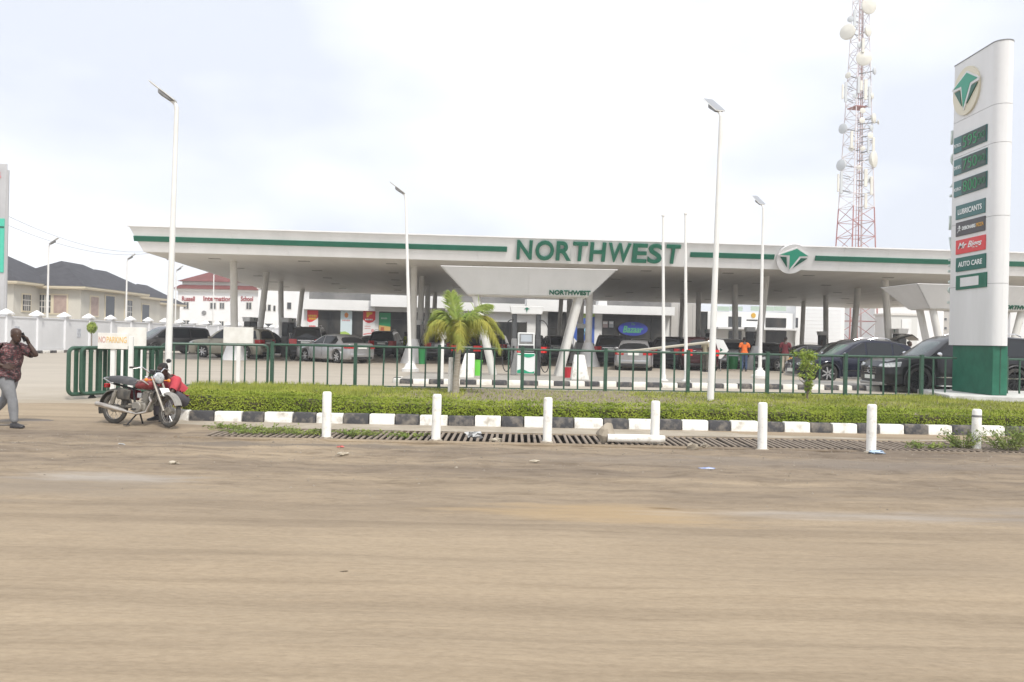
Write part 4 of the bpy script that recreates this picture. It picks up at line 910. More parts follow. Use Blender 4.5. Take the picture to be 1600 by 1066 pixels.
# ================================================================ STATION SHOP behind the canopy
SO = Vector((-22, 79.0, 0)); SU = Vector((56, 10.2, 0)).normalized(); SN = Vector((SU.y, -SU.x, 0))
shop = thing('station_shop', 'long white service station shop with dark glass fronts under the canopy', 'shop', (4, 84, 0), math.atan2(SU.y, SU.x))
def sp(x, y): p = rpl(x, y, SO, SN); return (p - SO).dot(SU), p.z
def rect(x0, y0, x1, y1, m_, name, proud=0.0, thick=.2, parent=None, ground=False, bev=0):
    yc, xc = (y0 + y1) / 2, (x0 + x1) / 2
    u0, u1 = sp(x0, yc)[0], sp(x1, yc)[0]; z1 = sp(xc, y0)[1]; z0 = 0.0 if ground else sp(xc, y1)[1]
    o_ = SO + SN * (proud - thick)
    q = MB(); q.prism([(u0, z0), (u1, z0), (u1, z1), (u0, z1)], o_, SU, (0, 0, 1), SN * thick)
    if parent is None: return q.build(name, m_, shop, world=True, bevel=bev)
    I = ROOT[shop.name].inverted(); q.v = [tuple(I @ Vector(v)) for v in q.v]; return q.build(name, m_, parent, bevel=bev)
SHOPW = mat('shop_white', (.82, .82, .81), (.75, .75, .74), .5, .6)
rect(474, 479, 1240, 560, SHOPW, 'wall', 0, 9, ground=True)
rect(482, 440, 1060, 475, mat('upper_glass_band', (.13, .13, .13), (.2, .195, .19), .6, .2), 'upper_storey', -1.2, 8)
rect(474, 469, 586, 485, SHOPW, 'fascia_board', .8, .8)
rect(579, 463, 695, 481, SHOPW, 'fascia_board', 1.4, 1.4); rect(579, 480, 690, 488, mat('shade_panel', (.6, .6, .59), None, rough=.7), 'lintel', .5, .5)
rect(695, 474, 824, 487, SHOPW, 'fascia_board', .7, .7); rect(820, 469, 884, 487, SHOPW, 'fascia_board', 1.0, 1.0)
rect(884, 478, 922, 490, SHOPW, 'fascia_board', .5, .5)
rect(922, 479, 1047, 492, SHOPW, 'fascia_board', 1.3, 1.3); rect(931, 471, 944, 480, SHOPW, 'fascia_block', 1.0, 1.0)
def glazing(x0, y0, x1, y1, n, parent=None, m_=SHOPGLASS, transom=None):
    g = rect(x0, y0, x1, y1, m_, 'window', .05, .04, ground=True)
    for i in range(n + 1):
        x = lerp(x0, x1, i / n); rect(x - .5, y0, x + .5, y1, DARK, 'mullion', .10, .045, g, ground=True)
    if transom: rect(x0, transom - .6, x1, transom + .6, DARK, 'transom', .105, .04, g)
    return g
glazing(480, 486, 568, 560, 5); glazing(592, 488, 690, 560, 5, transom=500); glazing(745, 503, 822, 560, 3); glazing(856, 488, 884, 560, 2, transom=512)
glazing(941, 491, 1036, 560, 5, transom=499)
rect(1047, 474, 1092, 560, mat('shade_wall', (.50, .485, .455), (.45, .435, .41), .6, .7), 'cladding_wall', .3, .3, ground=True); 
for xx in (1058, 1069, 1080): rect(xx - .25, 476, xx + .25, 560, GREYM, 'panel_joint', .304, .02, ground=True)
glazing(1092, 487, 1104, 560, 1); 
rect(1138, 495, 1158, 512, WING, 'window', .06, .06); rect(1138, 517, 1158, 560, WING, 'door', .06, .06, ground=True)
rect(1196, 497, 1228, 512, SHOPGLASS, 'window', .06, .06); rect(1196, 517, 1228, 560, SHOPGLASS, 'door', .06, .06, ground=True)
rect(1166, 518, 1184, 560, SHOPGLASS, 'door', .06, .06, ground=True)
rect(1112, 512.5, 1242, 515.5, CLAD, 'awning', 1.6, 1.6)
for x0, x1 in ((1121, 1139), (1140, 1160), (1173, 1194), (1196, 1209), (1210, 1228)): rect(x0, 479, x1, 486, mat('pale_green_glass', (.46, .56, .48), None, rough=.15), 'window', .06, .06)
rect(1242, 499, 1245, 513, WING, 'window', .06, .06) if False else None
rect(1240, 468, 1316, 560, SHOPW, 'side_wing', .4, 7, ground=True); rect(1252, 482, 1310, 536, mat('shutter_white', (.74, .75, .76), None, rough=.5), 'roller_shutter', .46, .06)
for k in range(9): rect(1252, 484 + k * 5.6, 1310, 484.7 + k * 5.6, CLAD, 'shutter_rib', .48, .02)
rect(1240, 497, 1243.5, 512, WING, 'window', .46, .05)
# emblem and name above the small door
u, z = sp(1177, 493); c = SO + SU * u + SN * .01 + Vector((0, 0, z))
q = MB(); q.prism([((.24 if i % 2 else .27) * math.cos(math.pi * i / 12), (.24 if i % 2 else .27) * math.sin(math.pi * i / 12)) for i in range(24)], c, SU, (0, 0, 1), SN * .06); q.build('gold_emblem', mat('gold', (.62, .36, .05), None, rough=.35), shop, world=True)
u, z = sp(1175, 500.5); text('PRESTIGE SPA', .2, .03, DARK, shop, tuple(SO + SU * u + SN * .03 + Vector((0, 0, z))), SU, (0, 0, 1), off=.006, w=1.15) if False else None
q = MB()
for k in range(11): q.prism([(-.62 + k * .115, -.07), (-.62 + k * .115 + .085, -.07), (-.62 + k * .115 + .085, .07), (-.62 + k * .115, .07)], SO + SU * u + SN * .005 + Vector((0, 0, z)), SU, (0, 0, 1), SN * .03)
q.build('small_lettering', DARK, shop, world=True)
# oval shop sign
OV = mat('oval_blue', (.035, .055, .33), None, rough=.4); OVG = mat('oval_green_print', (.10, .40, .16), None, rough=.5)
u, z = sp(987, 514); c = SO + SU * u + SN * .35 + Vector((0, 0, z)); s_ = F / c.y
ov = tag(MB().prism([(24 / s_ * math.cos(2 * math.pi * i / 40), 10.8 / s_ * math.sin(2 * math.pi * i / 40)) for i in range(40)], (0, 0, 0), SU, (0, 0, 1), SN * .08).build('oval_sign', OV), 'blue oval shop sign with green script reading The Bazaar', 'sign'); ov.location = c
ROOT[ov.name] = Matrix.Translation(c)
text('Bazaar', .95, .03, OVG, ov, tuple(c + SN * .10 - Vector((0, 0, .06))), SU, (0, 0, 1), shear=.3, off=.012, w=33 / s_); text('The', .32, .03, OVG, ov, tuple(c + SN * .10 + Vector((0, 0, .48))), SU, (0, 0, 1), shear=.3, w=6 / s_)
# advertising posters on the glass
pc = lambda n, c: mat('poster_' + n, c, None, rough=.5)
def poster(x0, y0, x1, y1, label, bgc, shapes, words=()):
    yc, xc = (y0 + y1) / 2, (x0 + x1) / 2; u0, z1 = sp(x0, yc)[0], sp(xc, y0)[1]; u1, z0 = sp(x1, yc)[0], sp(xc, y1)[1]; w_, h_ = u1 - u0, z1 - z0
    c = SO + SU * (u0 + w_ / 2) + SN * .13 + Vector((0, 0, z0)); t = thing('poster', label, 'poster', c, math.atan2(SU.y, SU.x))
    q = MB(); q.box(-w_ / 2, w_ / 2, -.012, .012, 0, h_); q.build('sheet', bgc, t)
    for k, (poly, m_) in enumerate(shapes):
        q = MB(); q.prism([(px * w_ - w_ / 2, pz * h_) for px, pz in poly], (0, -.0125 - .0015 * k, 0), (1, 0, 0), (0, 0, 1), (0, -.004, 0)); q.build('print', m_, t)
    for (px, pz, wf, hf, m_) in words:            # illegible lines of print
        q = MB(); n_ = 5
        for k in range(n_): xa = px - wf / 2 + wf * k / n_; q.prism([(xa * w_ - w_ / 2, (pz - hf / 2) * h_), ((xa + wf / n_ * .75) * w_ - w_ / 2, (pz - hf / 2) * h_), ((xa + wf / n_ * .75) * w_ - w_ / 2, (pz + hf / 2 * (.7 + .3 * (k % 2))) * h_), (xa * w_ - w_ / 2, (pz + hf / 2) * h_)], (0, -.024, 0), (1, 0, 0), (0, 0, 1), (0, -.004, 0))
        q.build('print_line', m_, t)
pc = lambda n, c: mat('poster_' + n, c, None, rough=.5)
def circ(cx, cy, rx, ry, n=20): return [(cx + rx * math.cos(2 * math.pi * i / n), cy + ry * math.sin(2 * math.pi * i / n)) for i in range(n)]
poster(480, 485, 497, 528, 'tall red and white poster with yellow print at the left end of the shop', pc('white', (.72, .72, .72)), [([(0, 1), (0, .60), (.2, .56), (.45, .58), (.75, .66), (1, .74), (1, 1)], pc('red', (.62, .04, .05)))], [(.5, .80, .8, .07, pc('yellow', (.75, .48, .05))), (.5, .70, .7, .07, pc('yellow', 0)), (.5, .42, .6, .06, pc('red', 0))])
poster(532, 485, 550, 530, 'pale blue poster with an orange roundel and green hill', pc('pale_blue', (.60, .70, .74)), [(circ(.5, .83, .17, .09), pc('orange', (.68, .25, .06))), ([(0, 0), (1, 0), (1, .12), (.7, .22), (.4, .27), (0, .24)], pc('lime', (.38, .55, .12)))], [(.5, .65, .7, .05, pc('pink', (.6, .3, .3)))])
poster(567, 486, 586, 534, 'white poster with a red crest and big yellow letter', pc('white', 0), [([(0, 1), (0, .72), (.2, .64), (.5, .6), (.8, .64), (1, .72), (1, 1)], pc('red', 0)), ([(.28, .96), (.75, .96), (.75, .9), (.5, .86), (.42, .79), (.28, .79)], pc('yellow', 0)), (circ(.8, .36, .13, .06), pc('pink', 0)), ([(.05, .22), (.9, .28), (.9, .30), (.05, .25)], pc('red', 0))], [(.5, .72, .65, .05, pc('white', 0)), (.4, .5, .5, .03, pc('pink', 0)), (.4, .43, .5, .03, pc('pink', 0))])
poster(592, 489, 610, 532, 'green and amber poster beside the shop doorway', pc('amber', (.55, .36, .12)), [([(0, 1), (0, .55), (1, .5), (1, 1)], pc('green', (.02, .25, .10))), ([(.1, .1), (.5, .1), (.45, .48), (.15, .48)], pc('brownred', (.38, .10, .04)))], [(.45, .8, .55, .06, pc('pale', (.4, .5, .42)))])
poster(896, 489, 928, 560, 'blue and white banner with wave pattern behind the front island leg', pc('blue', (.05, .12, .45)), [([(0, 0), (1, 0), (1, .3), (.6, .42), (.3, .3), (0, .45)], pc('white', 0)), ([(.0, .85), (1, .92), (1, 1), (0, 1)], pc('lime', 0)), (circ(.5, .6, .3, .08), pc('sky', (.25, .5, .7)))])
for x0, y0, x1, y1, lb, c_ in ((941, 502, 949, 512, 'small pinkish notice in the shop glass left of the oval sign', (.42, .33, .32)), (951, 502, 958, 512, 'small grey notice in the shop glass left of the oval sign', (.36, .38, .40))):
    poster(x0, y0, x1, y1, lb, pc('n%d' % x0, c_), [([(.1, .55), (.9, .55), (.9, .9), (.1, .9)], pc('white', 0))])
# ================================================================ CARS
def paint(n, c, metal=.35, rough=.28): return mat('paint_' + n, c, tuple(v * .9 for v in c), 6, rough, metal=metal, coat=.5, spec=.3)
P_BLACK = paint('black', (.012, .012, .014)); P_SILVER = paint('silver', (.42, .42, .43), .6); P_NAVY = paint('navy', (.010, .012, .028)); P_GREY = paint('grey', (.10, .098, .10), .5)
P_RED = paint('maroon', (.045, .008, .010)); P_BEIGE = paint('beige', (.36, .33, .26), .3); P_WHITE = paint('white', (.66, .66, .65), 0); P_CHAR = paint('charcoal', (.035, .036, .04), .5)
PROF = {
 'sedan': dict(top=[(-.5, .60), (-.485, .66), (-.47, .69), (-.36, .70), (-.25, .68), (.0, .66), (.18, .665), (.3, .64), (.42, .585), (.47, .53), (.5, .44)],
               cab=[(.20, 0), (.06, .72), (-.01, .93), (-.09, 1.0), (-.19, .97), (-.27, .80), (-.385, .12), (-.41, 0)], b=-.04, c=-.24, belt=.66),
 'suv': dict(top=[(-.5, .56), (-.49, .62), (-.47, .635), (-.3, .63), (.0, .62), (.2, .625), (.3, .61), (.42, .565), (.47, .52), (.5, .42)],
               cab=[(.23, 0), (.10, .74), (.03, .94), (-.06, 1.0), (-.25, .985), (-.42, .92), (-.455, .80), (-.488, .06), (-.492, 0)], b=-.02, c=-.26, belt=.62),
 'cross': dict(top=[(-.5, .52), (-.49, .60), (-.465, .635), (-.3, .63), (.0, .61), (.2, .61), (.3, .59), (.42, .54), (.47, .49), (.5, .40)],
               cab=[(.215, 0), (.06, .76), (-.02, .95), (-.10, 1.0), (-.25, .95), (-.36, .82), (-.40, .70), (-.47, .10), (-.48, 0)], b=-.035, c=-.25, belt=.61),
 'van': dict(top=[(-.5, .5), (-.49, .56), (-.47, .58), (-.3, .58), (.0, .57), (.28, .565), (.36, .54), (.44, .49), (.48, .44), (.5, .36)],
               cab=[(.33, 0), (.16, .75), (.09, .94), (0, 1.0), (-.25, 1.0), (-.43, .94), (-.46, .82), (-.488, .06), (-.492, 0)], b=.04, c=-.2, belt=.57),
 'pickup': dict(top=[(-.5, .58), (-.49, .60), (-.47, .60), (-.3, .60), (-.15, .60), (.0, .60), (.22, .605), (.32, .59), (.43, .56), (.48, .52), (.5, .42)],
               cab=[(.25, 0), (.13, .76), (.07, .95), (0, 1.0), (-.08, .99), (-.12, .9), (-.145, .08), (-.15, 0)], b=.02, c=-.1, belt=.60)}
WHEELS = {}
def wheel_meshes(Rw, dark):
    k = (round(Rw, 3), dark)
    if k in WHEELS: return WHEELS[k]
    w_ = .115; rr = Rw * .70
    ty = MB(); ty.lathe([(rr, -w_ * .8), (rr + .02, -w_), (Rw * .93, -w_), (Rw * .99, -w_ * .75), (Rw, -w_ * .4), (Rw, w_ * .4), (Rw * .99, w_ * .75), (Rw * .93, w_), (rr + .02, w_), (rr, w_ * .8)], 28, Matrix.Rotation(R(90), 4, 'X'))
    rm = MB(); rm.lathe([(rr, -w_ * .85), (rr * .95, -w_ * .95), (rr * .9, -w_ * .7), (rr * .88, w_ * .5)], 28, Matrix.Rotation(R(90), 4, 'X'))
    for i in range(7 if not dark else 10):
        a = 2 * math.pi * i / (7 if not dark else 10); d = Vector((math.cos(a), 0, math.sin(a))); rm.obox(d * rr * .12 + Vector((0, -w_ * .74, 0)), d * rr * .93 + Vector((0, -w_ * .82, 0)), rr * .2 if not dark else rr * .12, .03, (0, -1, 0))
    rm.lathe([(.001, -w_ * .86), (rr * .17, -w_ * .84), (rr * .2, -w_ * .6)], 12, Matrix.Rotation(R(90), 4, 'X') @ Matrix.Rotation(math.pi, 4, 'X') if False else Matrix.Rotation(R(-90), 4, 'X') @ Matrix.Scale(-1, 4, (0, 0, 1)))
    hb = MB(); hb.cyl((0, -w_ * .2, 0), (0, w_ * .5, 0), rr * .86, n=24)
    WHEELS[k] = (ty.mesh('tyre', RUBBER), rm.mesh('rim', RIM_D if dark else RIM), hb.mesh('brake_disc', DARK)); return WHEELS[k]
def interp(prof, x):
    prof = sorted(prof)
    if x <= prof[0][0]: return prof[0][1]
    for (a, za), (b, zb) in zip(prof, prof[1:]):
        if x <= b: return lerp(za, zb, (x - a) / (b - a))
    return prof[-1][1]
def car(name, label, kind, loc, heading, L, W, H, P, wb=.56, Rw=.34, dark_rim=False, detail=True, rails=False, lit=False, tailgate_open=False, glass=GLASS_D, ws=None, cat='car', chrome=False):
    t = thing(name, label, cat, loc, heading, 'cars on the forecourt')
    p = PROF[kind]; hwid = W / 2; belt = p['belt'] * H; gc = .20 if kind != 'sedan' else .16
    st = [-.5, -.494, -.48, -.455, -.42, -.36, -.28, -.18, -.06, .06, .18, .26, .34, .40, .44, .47, .487, .496, .5]
    wf = {-.5: .80, -.494: .86, -.48: .91, -.455: .95, -.42: .98, .34: .99, .40: .965, .44: .935, .47: .88, .487: .80, .496: .72, .5: .62}
    rings = []
    for x in st:
        w_ = hwid * wf.get(x, 1.0); z1 = interp(p['top'], x) * H; zb = gc + max(0, abs(x) - .44) * 2.2 * (.6 if x < 0 else 1.0) * .8
        h_ = z1 - zb
        half = [(w_ * .86, zb), (w_ * .97, zb + .07), (w_ * .995, zb + h_ * .30), (w_, zb + h_ * .5), (w_ * .985, zb + h_ * .68), (w_ * .965, zb + h_ * .82), (w_ * .925, zb + h_ * .94), (w_ * .86, z1), (w_ * .45, z1 + .02)]
        rings.append([(x * L, y, z) for y, z in half] + [(x * L, -y, z) for y, z in reversed(half)])
    m = MB(); m.loft(rings); o = m.build('body', P, None, smooth=28)
    ax = [-wb * L / 2 - .01 * L, wb * L / 2 - .01 * L]
    cut = MB()
    for a in ax: cut.cyl((a, -W, Rw), (a, W, Rw), Rw * 1.16, n=28)
    co = cut.build('cut', None); md = o.modifiers.new('b', 'BOOLEAN'); md.operation = 'DIFFERENCE'; md.solver = 'EXACT'; md.object = co
    me = evaluated(o, True); bpy.data.objects.remove(co); me.name = 'body'; body = link('body', me, t)
    m = MB(); m.box(-L * .45, L * .44, -hwid * .66, hwid * .66, gc + .01, belt - .12); m.build('underbody', DARK, t)
    for a in ax:
        for s in (-1, 1):
            m = MB(); pts = [(a + Rw * 1.19 * math.cos(R(k)), s * hwid * .99, Rw + Rw * 1.19 * math.sin(R(k))) for k in range(-20, 201, 11)]; m.tube(pts, .022, 6); m.build('wheel_arch', P if not dark_rim else DARK, t)
    tm, rm, hm = wheel_meshes(Rw, dark_rim)
    for a in ax:
        for s in (-1, 1):
            w_ = bpy.data.objects.new('wheel', tm); C.objects.link(w_); w_.parent = t; w_.location = (a, s * (hwid - .125), Rw); w_.rotation_euler = (0, random.uniform(0, 1), 0 if s < 0 else math.pi)
            link('rim', rm, w_); link('brake_disc', hm, w_)
    # cabin
    cab = p['cab']; wbelt, wroof = hwid * .905, hwid * .70
    cr = []; hh = H - belt
    pk = [c for c in cab]
    front = [c for c in pk if c[0] >= [q for q in pk if q[1] == 1.0][0][0]]; rear = [c for c in pk if c[0] <= [q for q in pk if q[1] == 1.0][0][0]]
    xf = lambda f: L * interp([(c[1], c[0]) for c in front], f); xr = lambda f: L * interp([(c[1], c[0]) for c in rear], f)
    wz = lambda f: lerp(wbelt, wroof, f)
    for x, f in cab:
        z = belt - .03 + (hh + .03) * f - .03; wt = wz(f)
        if f < .02: z = belt - .025
        half = [(wbelt, belt - .05), (wz(f * .5), lerp(belt - .03, z, .5)), (wt, z - .015), (wt * .90, z + .018), (wt * .5, z + .035)]
        cr.append([(x * L, y, zz) for y, zz in half] + [(x * L, -y, zz) for y, zz in reversed(half)])
    m = MB(); m.loft(cr); cabin = m.build('cabin', P, t, smooth=38)
    zf = lambda f: belt - .03 + hh * f
    # windscreen, rear glass
    def glassband(xfun, sgn, f0, f1, name, gm, inset=.06):
        r_ = []; m = MB(); n = 5
        for i in range(n):
            f = lerp(f0, f1, i / (n - 1)); x = xfun(f); y = wz(f) - inset; z = zf(f) + .012
            r_.append([(x + sgn * .022 - sgn * .04, -y, z), (x + sgn * .03, -y * .5, z + .008), (x + sgn * .032, 0, z + .01), (x + sgn * .03, y * .5, z + .008), (x + sgn * .022 - sgn * .04, y, z)])
        vs = [q for r in r_ for q in r]; m.add(vs, [(i * 5 + j, i * 5 + j + 1, (i + 1) * 5 + j + 1, (i + 1) * 5 + j) for i in range(n - 1) for j in range(4)]); 
        return m.build(name, gm, t)
    if not tailgate_open: glassband(xr, -1, .14, .84, 'rear_window', glass)
    glassband(xf, 1, .05, .88, 'windscreen', ws or glass)
    bx, cx_ = p['b'] * L, p['c'] * L
    for s in (-1, 1):
        def win(poly, nm='side_window'):
            m = MB(); n = len(poly); vs = [(x, s * (wz(f) + .010), zf(f)) for x, f in poly] + [(x, s * (wz(f) - .02), zf(f)) for x, f in poly]
            m.add(vs, [tuple(range(n)), tuple(range(2 * n - 1, n - 1, -1))] + [(i, (i + 1) % n, n + (i + 1) % n, n + i) for i in range(n)]); m.build(nm, glass, t)
        tp = .85
        win([(xf(.08) - .22, .09), (xf(.5) - .17, .5), (xf(tp) - .14, tp), (bx + .035, tp + .03), (bx + .035, .09)])
        if kind == 'pickup': win([(bx - .035, .09), (bx - .035, tp), (xr(tp) + .1, tp), (xr(.1) + .14, .09)])
        elif kind == 'sedan': win([(bx - .035, .09), (bx - .035, tp + .03), (xr(tp) + .06, tp), (xr(.45) + .20, .45), (cx_ - .02 * L, .09)])
        else:
            win([(bx - .035, .09), (bx - .035, tp + .03), (cx_ + .035, tp), (cx_ + .035, .09)]); win([(cx_ - .035, .10), (cx_ - .035, tp), (xr(tp) + .16, tp - .04), (xr(.15) + .2, .14)])
        m = MB(); xm = xf(.1) - .18; m.ell((xm, s * (wbelt + .13), belt + .07), (.07, .11, .075), 10, 6); m.obox((xm, s * (wbelt - .02), belt + .03), (xm, s * (wbelt + .1), belt + .05), .05, .04); mr = m.build('mirror', P if not chrome else CHROME, t)
        for hx in (bx + .06 * L * .9, bx - .15 * L):
            m = MB(); m.obox((hx - .1, s * (hwid * .975 + .012), belt - .17), (hx + .1, s * (hwid * .975 + .012), belt - .17), .03, .035); m.build('door_handle', CHROME if chrome else P, t)
        for hx in (bx, bx + .20 * L, cx_ + .0):
            m = MB(); 
            for q_ in range(5):
                z0_ = lerp(gc + .18, belt - .07, q_ / 5); z1_ = lerp(gc + .18, belt - .07, (q_ + 1) / 5)
                yy = hwid * .998 + .003; m.obox((hx, s * yy * (1 - .004 * q_), z0_), (hx, s * yy * (1 - .004 * (q_ + 1)), z1_), .012, .012)
            m.build('door_seam', DARK, t)
        if chrome:
            for zz in (belt - .02, gc + .30): m = MB(); m.obox((xr(.1) + .3, s * (hwid * (.935 if zz > .7 else 1.0) + .008), zz), (xf(.1) - .1, s * (hwid * (.935 if zz > .7 else 1.0) + .008), zz), .018, .03); m.build('chrome_strip', CHROME, t)
            m = MB(); m.obox((-wb * L / 2 + Rw * 1.3, s * (hwid * .98), gc + .04), (wb * L / 2 - Rw * 1.35, s * (hwid * .98), gc + .04), .06, .035); m.build('side_step', CHROME, t)
        if rails:
            m = MB(); m.tube([(xr(.9) + .2, s * wroof * .86, H - .02), (xr(.9) + .4, s * wroof * .88, H + .055), (xf(.95) - .5, s * wroof * .88, H + .06), (xf(.95) - .25, s * wroof * .86, H - .01)], .02, 6); m.build('roof_rail', CHROME, t)
        # lamps
        zt_ = interp(p['top'], -.47) * H
        if kind == 'sedan': tz0, tz1 = zt_ - .26, zt_ - .08
        else: tz0, tz1 = zt_ - .34, zt_ - .02
        plan = [(-.48, .50), (-.509, .50), (-.506, .80), (-.491, .935), (-.43, 1.003), (-.43, .93), (-.47, .85)]
        m = MB(); m.prism([(px * L, s * py * hwid) for px, py in plan], (0, 0, tz0), (1, 0, 0), (0, 1, 0), (0, 0, tz1 - tz0)); m.build('tail_lamp', TAIL_ON if lit else TAIL, t, bevel=.008)
        hz1 = interp(p['top'], .455) * H - .05; hz0 = hz1 - .17
        plan = [(.46, .48), (.500, .48), (.499, .64), (.493, .78), (.478, .885), (.41, .985), (.41, .9), (.45, .8)]
        zb_ = (.05, .05, .04, .025, .02, .05, .05, .05); zt_2 = (-.05, -.05, -.04, -.02, .0, .035, .035, .0)
        m = MB(); m.loft([[(px * L, s * py * hwid, hz0 + z_) for (px, py), z_ in zip(plan, zb_)], [(px * L - .05, s * py * hwid * .985, hz1 + z_) for (px, py), z_ in zip(plan, zt_2)]]); m.build('head_lamp', LAMP, t, bevel=.012)
        if chrome or detail:
            m = MB(); m.ell((L * .475, s * hwid * .72, gc + .22), (.04, .09, .05), 10, 6); m.build('fog_lamp', LAMP, t)
    # bumpers, grille, plates
    m = MB(); m.box(L * .47, L * .502, -hwid * .40, hwid * .40, H * .30, H * .44); g = m.build('grille', DARK, t, bevel=.01)
    for k in range(3):
        z = H * (.325 + k * .04); m = MB(); m.box(L * .502, L * .506, -hwid * .38, hwid * .38, z, z + .018); m.build('grille_bar', CHROME, g)
    if chrome: m = MB(); m.lathe([(.10, -.01), (.115, 0), (.10, .012)], 20, Matrix.Translation((L * .51, 0, H * .375)) @ Matrix.Rotation(R(90), 4, 'Y')); m.build('badge_ring', CHROME, g)
    m = MB(); m.box(-L * .508, -L * .47, -hwid * .80, hwid * .80, gc + .18, gc + .36); m.build('rear_bumper', P, t, bevel=.03, seg=2)
    m = MB(); m.box(-L * .506, -L * .46, -hwid * .72, hwid * .72, gc + .06, gc + .178); m.build('rear_valance', DARK, t, bevel=.02)
    m = MB(); m.box(L * .46, L * .502, -hwid * .70, hwid * .70, gc + .02, gc + .12); m.build('front_valance', STEEL if chrome else DARK, t, bevel=.02)
    zp = (interp(p['top'], -.48) * H - .24) if kind != 'van' else belt - .25
    m = MB(); m.box(-L * .509, -L * .498, -.26, .26, zp, zp + .12); m.build('rear_plate', PLATE, t)
    m = MB(); m.box(L * .498, L * .512, -.26, .26, gc + .2, gc + .32); m.build('front_plate', PLATE, t)
    if kind != 'sedan' and not tailgate_open: m = MB(); m.box(-L * .507, -L * .49, -hwid * .45, hwid * .45, zp + .15, zp + .185); m.build('garnish', CHROME, t)
    if kind == 'pickup': m = MB(); m.box(-L * .48, -L * .17, -hwid * .78, hwid * .78, belt - .0, belt + .012); m.build('bed_cover', DARK, t)
    if tailgate_open:
        x0, z0 = -L * .42, H * .99; x1, z1 = -L * .42 - .72, H * .99 + .28
        m = MB(); m.add([(x0, -hwid * .66, z0), (x0, hwid * .66, z0), (x1, hwid * .76, z1), (x1, -hwid * .76, z1), (x1 - .30, hwid * .74, z1 - .22), (x1 - .30, -hwid * .74, z1 - .22)], [(0, 1, 2, 3), (3, 2, 4, 5)])
        m.v += [(x, y, z - .05) for x, y, z in m.v]; m.f += [tuple(6 + i for i in reversed(f)) for f in list(m.f)]; m.build('raised_tailgate', P, t)
        m = MB(); m.add([(x0 - .1, -hwid * .5, z0 + .055), (x0 - .1, hwid * .5, z0 + .055), (x1 + .06, hwid * .6, z1 + .012), (x1 + .06, -hwid * .6, z1 + .012)], [(0, 1, 2, 3)]); m.build('rear_window', glass, t)
    return t

def car_at(x, y, Y=None):
    """where a car stands: the pixel under the middle of its base"""
    if Y is None: p = gp(x, y); return (p.x, p.y, 0)
    p = at(x, 540, Y); return (p.x, Y, 0)
D = R
car('luxury_suv', 'big black off-road wagon with chrome trim and black wheels by the pylon', 'suv', (13.92, 26.5, 0), R(183.5), 5.10, 1.95, 1.82, P_BLACK, wb=.60, Rw=.41, dark_rim=True, rails=True, chrome=True, glass=GLASS_D, ws=GLASS_G)
car('crossover', 'dark navy blue crossover with silver wheels behind the small bush', 'cross', (13.05, 31.9, 0), R(183), 4.75, 1.88, 1.66, P_NAVY, wb=.58, Rw=.37, rails=True, chrome=True, glass=GLASS_D, ws=mat('green_windscreen', (.14, .20, .175), None, rough=.05))
car('minivan', 'dark grey minivan facing the camera beside the boundary wall', 'van', car_at(264, 551, 53.5), R(-128), 5.05, 1.95, 1.76, P_GREY, wb=.59, Rw=.35, ws=GLASS_G)
car('estate_car', 'beige old estate car half hidden behind the blank white sign', 'suv', car_at(362, 556, 47.5), R(166), 4.7, 1.85, 1.72, P_BEIGE, wb=.57, Rw=.36, ws=GLASS_G, rails=True)
car('hatchback', 'dark hatchback with bright red brake lamp behind the left gate end', 'cross', car_at(415, 552, 51.5), R(80), 4.3, 1.78, 1.56, P_CHAR, wb=.58, Rw=.33, lit=True)
car('off_roader', 'black off-roader seen from behind at the left pump', 'suv', car_at(487, 562, 47.5), R(96), 4.75, 1.92, 1.86, P_BLACK, wb=.57, Rw=.39, rails=True)
car('sedan', 'silver sedan in three-quarter rear view right of the black off-roader', 'sedan', car_at(522, 569, 43.6), R(138), 4.75, 1.82, 1.47, P_SILVER, wb=.58, Rw=.335)
car('black_suv', 'black wagon with silver roof rails seen from behind, left of the white column', 'suv', car_at(606, 560, 57), R(88), 4.7, 1.88, 1.78, P_BLACK, wb=.57, Rw=.37, rails=True)
car('compact_car', 'pale silver compact car peeking out between sedan and black wagon', 'sedan', car_at(578, 556, 60), R(250), 4.4, 1.75, 1.46, P_SILVER, wb=.58, Rw=.32, ws=GLASS_G)
car('grey_suv', 'grey wagon with red lamps behind the small grey sign left of the palm', 'suv', car_at(691, 560, 52), R(90), 4.6, 1.84, 1.72, P_GREY, wb=.57, Rw=.36)
car('dark_hatchback', 'black hatchback with lit brake lamps between palm and island leg', 'cross', car_at(737, 560, 49), R(84), 4.4, 1.8, 1.6, P_BLACK, wb=.58, Rw=.34, lit=True)
car('pump_suv', 'black wagon with glowing brake lamps behind the white and green pump', 'cross', car_at(830, 570, 46), R(86), 4.5, 1.84, 1.66, P_BLACK, wb=.58, Rw=.35, lit=True)
car('roof_rack_suv', 'dark wagon with red lamps between the island canopy and the grey sedan', 'suv', car_at(952, 560, 49), R(84), 4.6, 1.84, 1.76, P_CHAR, wb=.57, Rw=.37, rails=True)
car('grey_sedan', 'silver grey sedan in rear view in front of the oval sign', 'sedan', car_at(992, 575, 42.2), R(80), 4.7, 1.82, 1.47, P_SILVER, wb=.58, Rw=.335)
car('white_roof_car', 'white car behind the silver grey sedan, only its roof showing', 'sedan', car_at(1000, 565, 56), R(85), 4.5, 1.76, 1.62, P_WHITE, wb=.58, Rw=.33)
car('black_pickup', 'black pickup with chrome trim between the two flagpoles', 'suv', car_at(1060, 570, 46), R(62), 4.6, 1.84, 1.72, P_BLACK, wb=.57, Rw=.36, chrome=True)
car('maroon_suv', 'maroon wagon with glowing lamps left of the grass street lamp', 'suv', car_at(1086, 573, 44), R(86), 4.6, 1.86, 1.72, P_RED, wb=.57, Rw=.37, lit=True)
